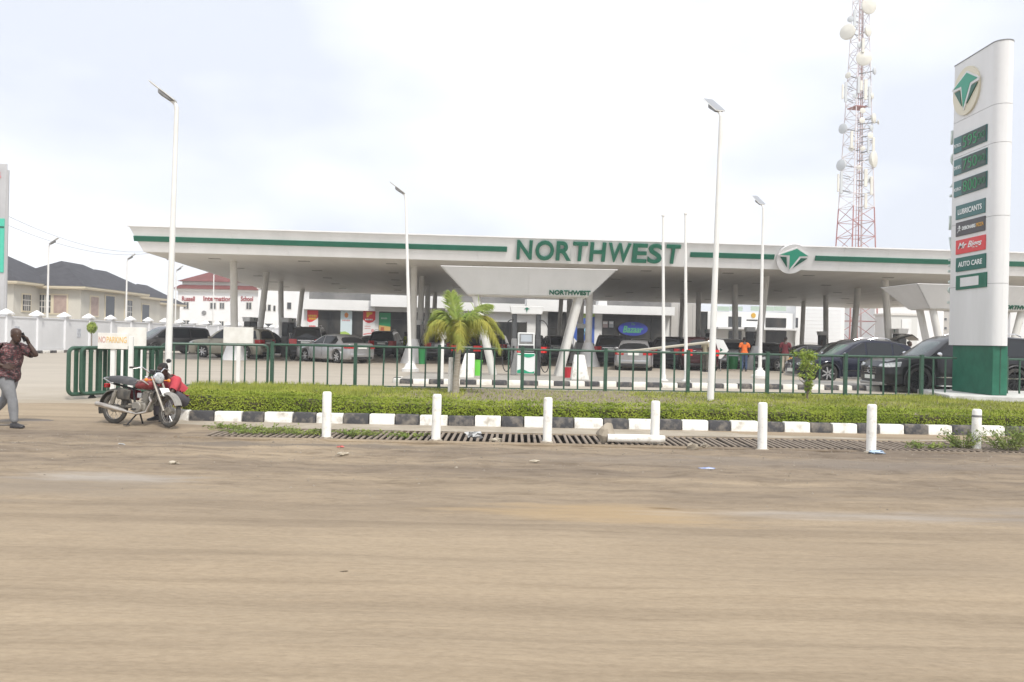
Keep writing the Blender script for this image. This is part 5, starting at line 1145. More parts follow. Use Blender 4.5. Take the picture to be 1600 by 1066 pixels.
car('silver_hatch', 'silver and red-lamped hatchback between the lamp and the person in orange', 'cross', car_at(1138, 565, 49), R(84), 4.4, 1.8, 1.68, P_SILVER, wb=.58, Rw=.34)
car('black_sedan', 'black sedan between the white street lamp and the person in maroon', 'sedan', car_at(1206, 566, 47), R(-80), 4.6, 1.8, 1.5, P_BLACK, wb=.58, Rw=.33, ws=GLASS_D)
car('low_black_car', 'low black car behind the small bush', 'sedan', car_at(1250, 568, 44.5), R(178), 4.6, 1.8, 1.45, P_BLACK, wb=.58, Rw=.33)
car('shaded_sedan', 'black sedan whose roof shows above the navy crossover bonnet', 'sedan', car_at(1310, 570, 41), R(200), 4.6, 1.8, 1.62, P_CHAR, wb=.58, Rw=.33, ws=GLASS_G)
car('tailgate_suv', 'grey wagon with its tailgate raised behind the black off-road wagon', 'suv', (20.9, 38.2, 0), R(198), 4.6, 1.85, 1.72, P_GREY, wb=.57, Rw=.36, tailgate_open=True) if False else car('tailgate_suv', 'grey wagon with its tailgate raised behind the navy crossover', 'suv', car_at(1322, 560, 37.8), R(172), 4.5, 1.85, 1.72, P_GREY, wb=.57, Rw=.36, tailgate_open=True)
car('far_suv', 'dark wagon behind the price pylon at the right edge', 'suv', car_at(1612, 560, 33.5), R(186), 4.7, 1.88, 1.80, P_CHAR, wb=.57, Rw=.37, rails=True)

for nm, lb, kd, x, Y, hd, P_ in (('far_hatchback', 'dark hatchback far under the canopy right of the palm crown', 'cross', 775, 57, 86, P_CHAR), ('far_wagon', 'grey wagon far under the canopy right of the front pump', 'suv', 866, 58, 92, P_GREY), ('far_sedan', 'dark sedan in the row behind the first flagpole', 'sedan', 1031, 54, 84, P_BLACK), ('far_van', 'black minivan far behind the person in orange', 'van', 1170, 57, 80, P_BLACK), ('row_suv', 'charcoal wagon close behind the maroon wagon', 'suv', 1112, 52, 82, P_CHAR)):
    car(nm, lb, kd, car_at(x, 560, Y), R(hd), 4.6, 1.84, 1.7 if kd != 'sedan' else 1.48, P_, wb=.57, Rw=.35)
# ================================================================ PEOPLE
def skin(verts, edges, radii, root, sub=2, name='body'):
    me = bpy.data.meshes.new(name); me.from_pydata([tuple(v) for v in verts], edges, [])
    o = bpy.data.objects.new(name, me); C.objects.link(o)
    md = o.modifiers.new('s', 'SKIN'); md.use_smooth_shade = True
    for i, d in enumerate(me.skin_vertices[0].data):
        r = radii[i]; d.radius = r if isinstance(r, tuple) else (r, r); d.use_root = (i == root); d.use_loose = False
    s = o.modifiers.new('u', 'SUBSURF'); s.levels = sub; s.render_levels = sub
    return evaluated(o)
def chain_skin(chains, root_name, J, rad, sub=2):
    names = []; edges = []
    for ch in chains:
        for n in ch:
            if n not in names: names.append(n)
        for a, b in zip(ch, ch[1:]): edges.append((names.index(a), names.index(b)))
    return skin([J[n] for n in names], edges, [rad[n] for n in names], names.index(root_name), sub)
def me_to_mb(mb, me):
    mb.add([v.co.copy() for v in me.vertices], [tuple(p.vertices) for p in me.polygons])
SKIN = mat('dark_skin', (.042, .020, .013), (.060, .030, .019), 12, .5); HAIR = mat('black_hair', (.012, .010, .009), None, rough=.8)
EYEW = mat('eye_white', (.16, .15, .14), None, rough=.3); LIP = mat('lip', (.12, .045, .035), None, rough=.5)
def head_mesh(mb, c, fwd, up, h=.235):
    """a skull with jaw, brow, nose, lips and ears; c is the centre of the head"""
    f = Vector(fwd).normalized(); u = Vector(up); u = (u - f * u.dot(f)).normalized(); s = f.cross(u)
    P_ = lambda a, b, d: Vector(c) + s * a + f * b + u * d
    rings = []; H = h
    prof = [(-.50, .030, .040, .030), (-.46, .045, .055, .030), (-.38, .056, .070, .022), (-.25, .064, .080, .014), (-.10, .070, .088, .004), (.05, .074, .094, 0), (.2, .076, .098, -.004), (.33, .070, .090, -.006), (.42, .055, .070, -.008), (.48, .032, .040, -.01), (.5, .008, .01, -.01)]
    for z, w_, d, off in prof:
        rings.append([P_(w_ * math.sin(2 * math.pi * j / 14), off + d * math.cos(2 * math.pi * j / 14), z * H) for j in range(14)])
    mb.loft(rings)
    nose = [(0, .088, .03 * H), (.010, .098, -.06 * H), (.018, .104, -.13 * H), (.012, .094, -.18 * H)]
    mb.loft([[P_(-w_, y - .02, z), P_(0, y + .012, z), P_(w_, y - .02, z), P_(0, y - .03, z)] for w_, y, z in [(max(a, .006), b, d) for a, b, d in nose]])
    for sx in (-1, 1):
        mb.ell((0, 0, 0), (.012, .022, .033), 8, 6, Matrix.Translation(P_(sx * .078, -.005, -.02 * H)) @ Matrix(((s.x, f.x, u.x, 0), (s.y, f.y, u.y, 0), (s.z, f.z, u.z, 0), (0, 0, 0, 1))))
    mb.loft([[P_(.035 * math.sin(2 * math.pi * j / 10), .084 + .012 * math.cos(2 * math.pi * j / 10), z * H) for j in range(10)] for z in (-.30, -.265, -.24)])
    return P_
def hand_mesh(mb, wrist, dirn, palm_n, side, curl=.5, scale=1.0):
    """palm and five fingers; dirn along the hand, palm_n out of the palm, side = +1/-1 where the thumb is"""
    d = Vector(dirn).normalized(); n = Vector(palm_n); n = (n - d * n.dot(d)).normalized(); t = d.cross(n) * side; w_ = Vector(wrist)
    k = scale
    mb.loft([[w_ + d * (l * k) + t * (a * k) + n * (b * k) for a, b in ((-hw_, -th), (hw_, -th), (hw_ * 1.05, 0), (hw_, th), (-hw_, th), (-hw_ * 1.05, 0))] for l, hw_, th in ((-.02, .026, .019), (.02, .034, .017), (.06, .041, .015), (.095, .039, .012))])
    for i, (off, ln) in enumerate(((.031, .068), (.010, .078), (-.012, .072), (-.032, .056))):
        p = w_ + d * (.088 * k) + t * (off * k); dd = d.copy(); pts = [p - d * .02 * k]
        for s_ in range(3):
            pts.append(p); a = curl * (.55 + .25 * s_); dd = (dd * math.cos(a) + n * math.sin(a)).normalized(); n_ = (n * math.cos(a * (s_ + 1)) - d * math.sin(a * (s_ + 1))); p = p + dd * (ln * k / 2.6)
        pts.append(p); mb.tube(pts, [.0095 * k, .0095 * k, .009 * k, .0085 * k, .006 * k], 7)
    p = w_ + d * (.025 * k) + t * (.03 * k); mb.tube([p, p + t * .028 * k + d * .02 * k + n * .01 * k, p + t * .036 * k + d * .05 * k + n * .024 * k, p + t * .026 * k + d * .078 * k + n * .034 * k], [.013 * k, .012 * k, .0105 * k, .007 * k], 7)
def shoe(mb, heel, toe, up=(0, 0, 1), w_=.046):
    heel = Vector(heel); toe = Vector(toe); d = (toe - heel).normalized(); u = Vector(up); s = d.cross(u).normalized(); u = s.cross(d); L_ = (toe - heel).length; rings = []
    for f, hw_, h_ in ((-.12, .6, .04), (-.08, .8, .075), (.1, .92, .085), (.3, .95, .085), (.5, 1.0, .065), (.72, 1.06, .05), (.9, .9, .042), (1.0, .55, .03)):
        c = heel + d * (L_ * f); rings.append([c + s * (hw_ * w_ * a) + u * (h_ * b) for a, b in ((-1, 0), (1, 0), (1.05, .4), (.7, .9), (0, 1.0), (-.7, .9), (-1.05, .4))])
    mb.loft(rings)
def person(label, loc, rz, J, shirt, trousers, shoe_m, hands, head_f, head_u=(0, 0, 1), sleeve=.65, hair=True, girth=1.0, sub=2, extra=None, seated=False):
    t = thing('person', label, 'person', loc, rz)
    J = {k: Vector(v) for k, v in J.items()}
    J['spine'] = J['pelvis'].lerp(J['chest'], .45); J['abd'] = J['pelvis'].lerp(J['chest'], .2)
    for s in 'lr':
        J['fa' + s] = J['el' + s].lerp(J['wr' + s], .4); J['ua' + s] = J['sh' + s].lerp(J['el' + s], .5); J['th' + s] = J['hip' + s].lerp(J['kn' + s], .4); J['ca' + s] = J['kn' + s].lerp(J['an' + s], .35); J['sl' + s] = J['sh' + s].lerp(J['el' + s], sleeve)
    g = girth
    rad = dict(pelvis=(.135 * g, .11 * g), abd=(.14 * g, .115 * g), spine=(.14 * g, .112 * g), chest=(.145 * g, .105 * g), neckb=(.075, .065), neck=.052, headb=.05)
    for s in 'lr': rad.update({'sh' + s: .062 * g, 'ua' + s: .052 * g, 'el' + s: .040, 'fa' + s: .042, 'wr' + s: .027, 'hip' + s: .088 * g, 'th' + s: .086 * g, 'kn' + s: .058, 'ca' + s: .058, 'an' + s: .038})
    ch = [['pelvis', 'abd', 'spine', 'chest', 'neckb', 'neck', 'headb']]
    for s in 'lr': ch += [['chest', 'sh' + s, 'ua' + s, 'el' + s, 'fa' + s, 'wr' + s], ['pelvis', 'hip' + s, 'th' + s, 'kn' + s, 'ca' + s, 'an' + s]]
    body = MB(); me_to_mb(body, chain_skin(ch, 'pelvis', J, rad, sub)); n_skin = len(body.v)
    P_ = head_mesh(body, J['head'], head_f, head_u)
    for s, (dirn, pn, side, curl) in zip('lr', hands): hand_mesh(body, J['wr' + s], dirn, pn, side, curl)
    b = body.build('body', SKIN, t, smooth=80)
    # eyes, hair
    m = MB()
    for sx in (-1, 1): p = P_(sx * .032, .082, .0); m.ell(p, (.010, .010, .007), 8, 6)
    m.build('eyes', EYEW, t)
    m = MB(); m.loft([[P_(.036 * math.sin(2 * math.pi * j / 10), .083 + .014 * math.cos(2 * math.pi * j / 10), z * .235) for j in range(10)] for z in (-.285, -.268)]); m.build('mouth', LIP, t)
    if hair:
        m = MB(); f = Vector(head_f).normalized()
        rings = [[P_((w_ + .006) * math.sin(2 * math.pi * j / 14), -.016 + d * math.cos(2 * math.pi * j / 14) * (.62 if math.cos(2 * math.pi * j / 14) > .3 and z < .3 else 1), z * .235) for j in range(14)] for z, w_, d in ((.02, .072, .085), (.15, .077, .095), (.3, .074, .094), (.42, .06, .076), (.5, .034, .042), (.525, .006, .008))]
        m.loft(rings); m.build('hair', HAIR, t)
    # shirt and trousers: shells that follow the body, ending cleanly at sleeves, hem and ankles
    bm_v = [Vector(v) for v in body.v[:n_skin]]; bm_f = [f for f in body.f if max(f) < n_skin]
    tmp = bpy.data.meshes.new('tmp'); tmp.from_pydata([tuple(v) for v in bm_v], [], bm_f); nb = bmesh.new(); nb.from_mesh(tmp); bmesh.ops.recalc_face_normals(nb, faces=nb.faces); nb.normal_update(); nrm = [v.normal.copy() for v in nb.verts]; nb.free()
    segs = []
    for c_ in ch:
        for i_, (p_, q_) in enumerate(zip(c_, c_[1:])): segs.append((p_, q_))
    rr_ = {k_: (max(v_) if isinstance(v_, tuple) else v_) for k_, v_ in rad.items()}
    def near(v):
        best = None
        for p_, q_ in segs:
            a_, b_ = J[p_], J[q_]; d_ = b_ - a_; t_ = min(max((v - a_).dot(d_) / max(d_.length_squared, 1e-9), 0), 1); r_ = (v - a_ - d_ * t_).length / lerp(rr_[p_], rr_[q_], t_)
            if best is None or r_ < best[0]: best = (r_, p_, q_, t_)
        return best[1:]
    info = [near(v) for v in bm_v]
    tu = (J['chest'] - J['pelvis']).normalized()
    def in_shirt(i):
        p_, q_, t_ = info[i]
        if q_ in ('abd', 'spine', 'chest') : return True
        if seated and q_[:3] == 'hip' : return t_ < .4
        if seated and q_[:2] == 'th': return False
        if q_ == 'neckb': return t_ < .8
        if q_[:2] == 'sh' or q_[:2] == 'ua': return True
        if q_[:2] == 'el': return t_ < (sleeve - .5) * 2
        if q_[:3] == 'hip': return (bm_v[i] - J['pelvis']).dot(tu) > -.09
        if q_[:2] == 'th': return (bm_v[i] - J['pelvis']).dot(tu) > -.09
        return False
    def in_trous(i):
        p_, q_, t_ = info[i]
        if q_[:3] == 'hip' or q_[:2] in ('th', 'kn', 'ca', 'an'): return True
        return q_ in ('abd',)
    def shell(test, off, nm, mt):
        keep = [f for f in bm_f if all(test(i) for i in f)]; used = sorted({i for f in keep for i in f}); ix = {o: k for k, o in enumerate(used)}
        m = MB(); n_ = len(used)
        m.v = [tuple(bm_v[i] + nrm[i] * off(i)) for i in used] + [tuple(bm_v[i] + nrm[i] * (off(i) - .006)) for i in used]
        m.f = [tuple(ix[i] for i in f) for f in keep] + [tuple(ix[i] + n_ for i in reversed(f)) for f in keep]
        cnt = {}
        for f in keep:
            for p_, q_ in zip(f, f[1:] + f[:1]): cnt[(p_, q_)] = 1
        for (p_, q_) in cnt:
            if (q_, p_) not in cnt: m.f.append((ix[q_], ix[p_], ix[p_] + n_, ix[q_] + n_))
        m.build(nm, mt, t, smooth=80)
    wob = lambda i, k: .006 * mnoise.noise(bm_v[i] * k)
    shell(in_trous, lambda i: (.016 if info[i][1][:2] not in ('ca', 'an') else .022) + wob(i, 9), 'trousers', trousers)
    shell(in_shirt, lambda i: .026 + wob(i, 11) + (.012 if info[i][1] == 'abd' or info[i][1][:3] == 'hip' or info[i][1][:2] == 'th' else 0), 'shirt', shirt)
    for s in 'lr':
        m = MB(); shoe(m, J['he' + s], J['to' + s]); m.build('shoe', shoe_m, t, smooth=60)
    return t, P_, J
def standing(h=1.74, lean=0.0, arm='down'):
    """facing -y; z up"""
    k = h / 1.76
    J = dict(pelvis=(0, 0, .96), chest=(0, lean * .4, 1.34), neckb=(0, lean * .5, 1.47), neck=(0, lean * .55 - .01, 1.53), headb=(0, lean * .6 - .015, 1.58), head=(0, lean * .6 - .025, 1.65),
             shl=(.19, lean * .45, 1.42), shr=(-.19, lean * .45, 1.42), ell=(.25, .03, 1.13), elr=(-.25, .03, 1.13), wrl=(.25, -.06, .88), wrr=(-.25, -.06, .88),
             hipl=(.095, 0, .90), hipr=(-.095, 0, .90), knl=(.10, -.02, .49), knr=(-.10, -.02, .49), anl=(.10, .03, .09), anr=(-.10, .03, .09), hel=(.10, .06, .0), her=(-.10, .06, 0), tol=(.12, -.15, 0), tor=(-.12, -.15, 0))
    return {a: tuple(x * k for x in v) for a, v in J.items()}
HD = (((0, -.1, -1), (-1, 0, 0), 1, .35), ((0, -.1, -1), (1, 0, 0), -1, .35))

# walking man on the phone: faces +x in the picture, seen from his right... his left arm lifts the phone
def printed_shirt():
    m = bpy.data.materials.new('printed_shirt'); m.use_nodes = True; t = m.node_tree; b = t.nodes['Principled BSDF']; b.inputs['Roughness'].default_value = .8
    tcn = t.nodes.new('ShaderNodeTexCoord'); mpn = t.nodes.new('ShaderNodeMapping'); mpn.inputs['Scale'].default_value = (1, 1, 2.0); t.links.new(tcn.outputs['Object'], mpn.inputs['Vector'])
    n = t.nodes.new('ShaderNodeTexNoise'); n.inputs['Scale'].default_value = 11; n.inputs['Detail'].default_value = 3; t.links.new(mpn.outputs[0], n.inputs['Vector'])
    r = t.nodes.new('ShaderNodeValToRGB'); r.color_ramp.interpolation = 'CONSTANT'; e = r.color_ramp.elements
    cols = [(0, (.022, .018, .02)), (.45, (.15, .032, .036)), (.49, (.035, .03, .032)), (.55, (.26, .18, .175)), (.58, (.17, .045, .05)), (.63, (.028, .024, .026))]
    while len(e) < len(cols): e.new(.9)
    for i, (p, c) in enumerate(cols): e[i].position = p; e[i].color = (*c, 1)
    t.links.new(n.outputs[0], r.inputs[0]); t.links.new(r.outputs[0], b.inputs['Base Color']); return m
J = dict(pelvis=(0, 0, .95), chest=(.05, .0, 1.33), neckb=(.075, 0, 1.46), neck=(.095, 0, 1.52), headb=(.115, 0, 1.56), head=(.135, .0, 1.635),
         shr=(.03, -.19, 1.41), shl=(.08, .19, 1.41), elr=(-.10, -.26, 1.16), wrr=(.10, -.22, 1.09), ell=(.43, .15, 1.27), wrl=(.31, .09, 1.50),
         hipr=(0, -.095, .89), hipl=(0, .095, .89), knr=(.16, -.09, .50), anr=(.21, -.09, .10), knl=(-.13, .1, .50), anl=(-.42, .10, .20),
         her=(.17, -.09, .01), tor=(.40, -.10, .015), hel=(-.50, .1, .19), tol=(-.34, .1, .02))
J = {a_: tuple(x_ * .945 for x_ in v_) for a_, v_ in J.items()}
TROU = mat('grey_trousers', (.17, .175, .185), (.22, .225, .235), 8, .85); SHOEM = mat('dark_shoe', (.03, .028, .03), None, rough=.5)
p = gp(34, 665, -.22)
man, P_, J2 = person('man in patterned dark red shirt walking with a phone at his ear', (p.x - .24, p.y, -.253), R(-8), J, printed_shirt(), TROU, SHOEM, (((-.55, -.02, 1), (-.6, -1, -.2), 1, .7), ((1, .2, -.1), (0, 1, -.3), 1, .5)), (1, -.25, -.12), (-.12, 0, 1), sleeve=.72, hair=False, girth=1.24)
m = MB(); M_ = Matrix.Translation((.215, .065, 1.515)) @ Matrix.Rotation(R(-28), 4, 'Y'); m.box(-.036, .036, -.005, .005, -.075, .075, M_); ph = m.build('phone', DARK, bevel=.004)
ph.matrix_world = ROOT[man.name]; tag(ph, 'black mobile phone held at the walking man\'s ear', 'phone')
m = MB(); m.loft([[(.2 + .0, -.06, 1.47), (.2, .06, 1.47), (.155, .075, 1.50), (.155, -.075, 1.50)], [(.13, -.085, 1.50), (.13, .085, 1.50), (.10, .09, 1.52), (.10, -.09, 1.52)]]) if False else None

# person in red sitting on the kerb behind the motorcycle, bent forward
J = dict(pelvis=(0, 0, .14), chest=(.0, -.24, .47), neckb=(.0, -.32, .575), neck=(.0, -.35, .62), headb=(.0, -.375, .65), head=(.0, -.42, .70),
         shl=(.18, -.26, .53), shr=(-.18, -.26, .53), ell=(.24, -.42, .30), elr=(-.24, -.42, .30), wrl=(.10, -.55, .40), wrr=(-.10, -.55, .40),
         hipl=(.10, -.03, .12), hipr=(-.10, -.03, .12), knl=(.17, -.40, .33), knr=(-.17, -.40, .33), anl=(.14, -.42, -.12), anr=(-.14, -.42, -.12), hel=(.14, -.38, -.2), her=(-.14, -.38, -.2), tol=(.16, -.60, -.2), tor=(-.16, -.60, -.2))
RSHIRT = mat('red_shirt', (.42, .035, .055), (.48, .06, .075), 5, .85)
p = at(281, 640, 15.05)
person('person in a red shirt sitting bent over on the kerb behind the motorcycle', (p.x, 15.16, 0.02), R(-30), J, RSHIRT, mat('dark_trousers', (.06, .055, .065), (.09, .08, .09), 7, .9), SHOEM, (((-.6, -.6, .3), (0, 0, -1), 1, .6), ((.6, -.6, .3), (0, 0, -1), -1, .6)), (0, -1, -.55), (0, -.5, 1), sleeve=.8, seated=True)
# people under the canopy
def stander(label, x, Y, rz, shirt, trous, h=1.74, yb=None, **kw):
    q = at(x, 545, Y); return person(label, (q.x, Y, 0), R(rz), standing(h), shirt, trous, SHOEM, HD, (0, -1, 0), sub=1, **kw)
stander('person in bright orange shirt and jeans seen from behind at the pump', 1163, 42.5, 175, mat('orange_shirt', (.72, .13, .015), (.78, .18, .03), 5, .8), mat('jeans', (.03, .055, .12), (.05, .08, .15), 8, .85))
stander('person in maroon shirt and pale trousers beside the black sedan', 1227, 41.0, 165, mat('maroon_shirt', (.12, .012, .018), None, rough=.8), mat('khaki', (.42, .38, .31), None, rough=.85), 1.80)
stander('person in beige standing at the end of the long white boom', 1103, 40.5, 120, mat('beige_shirt', (.33, .29, .20), None, rough=.85), mat('dark_olive', (.09, .085, .07), None, rough=.85), 1.7)
stander('attendant in lime vest beside the black wagon near the white column', 633, 55.5, 100, mat('lime_vest', (.36, .42, .03), None, rough=.8), mat('dark_trousers2', (.04, .04, .05), None, rough=.85), 1.72)
stander('person in white shirt leaning at the raised tailgate', 1420, 36.6, 60, mat('pale_shirt', (.60, .57, .52), None, rough=.85), MATS['dark_trousers2'], 1.66)
stander('person standing behind the navy crossover bonnet near the far pump', 1283, 52, 20, mat('dark_shirt', (.05, .05, .06), None, rough=.85), MATS['dark_trousers2'], 1.74)
# yellow jerrycan carried by the person in maroon
q = at(1234, 568, 40.8); m = MB(); m.box(-.17, .17, -.12, .12, 0, .42); jc = m.build('jerrycan', mat('yellow_plastic', (.72, .38, .02), None, rough=.4), bevel=.05, seg=2); jc.location = (q.x, 40.6, .28); tag(jc, 'yellow jerrycan held by the person in maroon', 'jerrycan')
m = MB(); m.tube([(-.1, 0, .41), (-.08, 0, .48), (.06, 0, .48), (.1, 0, .41)], .02, 7); m.build('handle', MATS['yellow_plastic'], jc); m = MB(); m.cyl((.11, 0, .41), (.11, 0, .47), .035, n=10); m.build('cap', DARK, jc)

# ================================================================ MOTORCYCLE
def motorcycle(loc, rz, lean):
    t = thing('motorcycle', 'dusty red motorcycle with long black seat parked at the kerb by the gate', 'motorcycle', loc, rz); t.rotation_euler = (lean, 0, rz); t.scale = (.94, .94, .94)
    RED_ = mat('moto_red', (.20, .014, .022), (.27, .05, .05), 7, .4, coat=.3, detail=8); SEAT = mat('moto_seat', (.055, .055, .06), (.085, .083, .085), 7, .6); ENG = mat('engine_alloy', (.34, .32, .28), (.22, .2, .17), 9, .5, metal=.5); DUST = mat('dusty_black', (.045, .043, .04), (.12, .108, .09), 8, .8); EXH = mat('exhaust_chrome', (.58, .55, .50), (.42, .37, .32), 6, .3, metal=.8)
    Rw = .295; wbm = 1.27
    def wheel(x, steer, nm):
        Mx = Matrix.Translation((x, 0, Rw)) @ Matrix.Rotation(steer, 4, 'Z'); MX = Mx @ Matrix.Rotation(R(90), 4, 'X')
        m = MB(); pr = [(Rw - .045 + .045 * math.cos(a), .043 * math.sin(a)) for a in [2 * math.pi * i / 10 for i in range(11)]]; m.lathe(pr, 32, MX); w_ = m.build(nm, RUBBER if False else DUST, t)
        m = MB(); m.lathe([(Rw - .085, -.02), (Rw - .075, -.024), (Rw - .07, 0), (Rw - .075, .024), (Rw - .085, .02), (Rw - .085, -.02)], 32, MX); m.build('rim', EXH, w_)
        m = MB()
        for i in range(18):
            a = 2 * math.pi * i / 18; s = .03 if i % 2 else -.03; m.cyl(Mx @ Vector((.04 * math.cos(a), s, .04 * math.sin(a))), Mx @ Vector(((Rw - .08) * math.cos(a + .3), 0, (Rw - .08) * math.sin(a + .3))), .0035, n=4)
        m.build('spokes', STEEL, w_)
        m = MB(); m.lathe([(.01, -.06), (.07, -.055), (.075, .055), (.01, .06)], 18, MX); m.build('hub', ENG, w_)
    wheel(-wbm / 2, 0, 'rear_wheel'); wheel(wbm / 2, R(-12), 'front_wheel')
    fx, rx = wbm / 2, -wbm / 2
    St = Matrix.Translation((fx - .18, 0, 0)) @ Matrix.Rotation(R(-12), 4, 'Z') @ Matrix.Translation((-(fx - .18), 0, 0))
    S_ = lambda p: St @ Vector((p[0] - .17 * max(0, p[2] - .295) / .6, p[1], p[2]))
    for s in (-1, 1):
        m = MB(); m.tube([S_((fx, s * .085, Rw)), S_((fx - .09, s * .085, .52)), S_((fx - .25, s * .085, .90))], [.026, .024, .021], 10); m.build('fork_leg', ENG, t)
        m = MB(); m.tube([(rx + .02, s * .13, Rw + .02), (rx + .13, s * .14, .62)], .03, 10); m.tube([(rx + .045, s * .132, .38), (rx + .11, s * .138, .57)], .042, 10); m.build('shock_absorber', ENG, t)
        m = MB(); m.obox((rx, s * .09, Rw), (rx + .5, s * .08, .36), .03, .05); m.build('swingarm', DUST, t)
        m = MB(); m.obox((.0, s * .1, .30), (.0, s * .26, .30), .03, .03); m.build('foot_peg', DARK, t)
    def fender(x, a0, a1, rr, w_, St_=None, nm='mudguard', mm=DUST):
        m = MB(); rings = []
        for k in range(13):
            a = R(lerp(a0, a1, k / 12)); c = Vector((x + rr * math.cos(a), 0, Rw + rr * math.sin(a))); o_ = Vector((math.cos(a), 0, math.sin(a)))
            r_ = [c + Vector((0, y, 0)) + o_ * h for y, h in ((-w_, -.03), (-w_ * .7, .005), (0, .018), (w_ * .7, .005), (w_, -.03), (w_ * .65, -.005), (0, .006), (-w_ * .65, -.005))]
            rings.append([St_ @ p for p in r_] if St_ is not None else r_)
        m.loft(rings); m.build(nm, mm, t)
    fender(fx, 20, 165, Rw + .035, .075, St, 'front_mudguard', mat('mudguard_grey', (.19, .185, .17), (.27, .255, .23), 5, .6)); fender(rx, 15, 200, Rw + .05, .085, None, 'rear_mudguard', DUST)
    # frame
    m = MB(); m.tube([(fx - .40, 0, .86), (fx - .32, 0, .70), (.10, 0, .30), (-.14, 0, .24), (-.2, 0, .5), (-.24, 0, .66), (rx - .08, 0, .74)], .02, 8); m.tube([(fx - .39, 0, .82), (.04, 0, .76), (-.24, 0, .66)], .024, 8); m.build('frame', DARK, t)
    # tank
    m = MB(); rings = []
    for x, w_, z0, z1 in ((-.14, .07, .68, .74), (-.11, .095, .665, .79), (-.02, .125, .655, .845), (.10, .145, .65, .885), (.18, .135, .66, .88), (.23, .10, .69, .85), (.255, .05, .73, .81)):
        rings.append([(x, w_ * math.cos(a) * (1.0 if math.sin(a) < 0 else .97), lerp(z0, z1, .5) + (z1 - z0) / 2 * math.sin(a)) for a in [2 * math.pi * i / 14 for i in range(14)]])
    m.loft(rings); tk = m.build('fuel_tank', RED_, t, smooth=60)
    for s in (-1, 1):
        m = MB(); pts = []
        for k in range(7): f_ = k / 6; x = lerp(-.06, .24, f_); pts.append((x, s * (.147 - .03 * abs(f_ - .5)), .80 - .06 * f_ + .05 * math.sin(f_ * 3)))
        m.tube(pts, [.004] + [.013] * 5 + [.004], 6); m.build('tank_stripe', EXH, tk)
    m = MB(); m.cyl((.06, 0, .88), (.06, 0, .905), .04, n=14); m.build('filler_cap', CHROME, tk)
    # seat
    m = MB(); rings = []
    for x, w_, z0, z1 in ((-.78, .05, .80, .85), (-.75, .10, .78, .885), (-.6, .125, .76, .895), (-.4, .13, .745, .885), (-.22, .12, .725, .845), (-.12, .09, .715, .81), (-.10, .05, .73, .79)):
        rings.append([(x, -w_, z0), (x, w_, z0), (x, w_ * 1.05, lerp(z0, z1, .6)), (x, w_ * .75, z1 - .008), (x, 0, z1), (x, -w_ * .75, z1 - .008), (x, -w_ * 1.05, lerp(z0, z1, .6))])
    m.loft(rings); m.build('seat', SEAT, t, smooth=50)
    m = MB(); m.tube([(-.62, -.13, .74), (-.85, -.11, .83), (-.90, 0, .85), (-.85, .11, .83), (-.62, .13, .74)], .013, 8); m.build('grab_rail', STEEL, t)
    m = MB(); m.box(-.90, -.84, -.06, .06, .66, .74); m.build('tail_lamp', TAIL, t, bevel=.015)
    for s in (-1, 1):
        m = MB(); m.loft([[(-.5, s * .10, .46), (-.2, s * .11, .44), (-.16, s * .11, .64), (-.5, s * .11, .70)], [(-.48, s * .145, .48), (-.22, s * .15, .46), (-.18, s * .15, .62), (-.48, s * .145, .68)]]); m.build('side_cover', RED_ if s > 0 else DUST, t, bevel=.015)
    # engine
    m = MB(); m.box(-.16, .17, -.11, .11, .25, .43); m.build('crankcase', ENG, t, bevel=.04, seg=2)
    for s in (-1, 1): m = MB(); m.cyl((.02, s * .1, .34), (.02, s * .165, .34), .105, .095, 20); m.build('engine_cover', ENG, t, bevel=.012)
    m = MB(); Mc = Matrix.Translation((.12, 0, .43)) @ Matrix.Rotation(R(18), 4, 'Y')
    for k in range(8): m.box(-.085, .085, -.095, .095, k * .026, k * .026 + .013, Mc)
    m.box(-.06, .06, -.07, .07, 0, .21, Mc); m.build('cylinder_fins', ENG, t)
    m = MB(); m.box(-.1, .0, -.05, .05, .5, .6); m.build('carburettor', STEEL, t, bevel=.01)
    m = MB(); m.tube([(.2, -.07, .56), (.30, -.11, .45), (.24, -.15, .26), (.05, -.17, .22), (-.2, -.18, .25)], .022, 10); m.tube([(-.18, -.18, .25), (-.28, -.185, .265), (-.6, -.2, .32), (-.88, -.21, .36)], [.025, .042, .048, .043], 14); m.build('exhaust', EXH, t)
    m = MB(); m.obox((-.06, .0, .26), (-.14, -.20, .0), .022, .022); m.obox((-.06, .0, .26), (-.14, .20, .0), .022, .022); m.obox((-.14, -.26, .01), (-.14, -.14, .01), .03, .02); m.build('centre_stand', DARK, t)
    # front: headlamp, clocks, bars
    m = MB(); ML = Matrix.Translation(S_((fx - .19, 0, .88))) @ Matrix.Rotation(R(-12), 4, 'Z') @ Matrix.Rotation(R(86), 4, 'Y'); m.lathe([(.01, -.12), (.05, -.11), (.085, -.05), (.098, .0), (.098, .03)], 22, ML); hl = m.build('headlamp_shell', DARK, t)
    m = MB(); m.lathe([(.101, .02), (.101, .04), (.09, .05), (.06, .065), (.01, .072)], 22, ML); m.build('headlamp_glass', LAMP, hl)
    m = MB(); m.lathe([(.102, .0), (.108, .02), (.102, .042)], 22, ML); m.build('headlamp_ring', CHROME, hl)
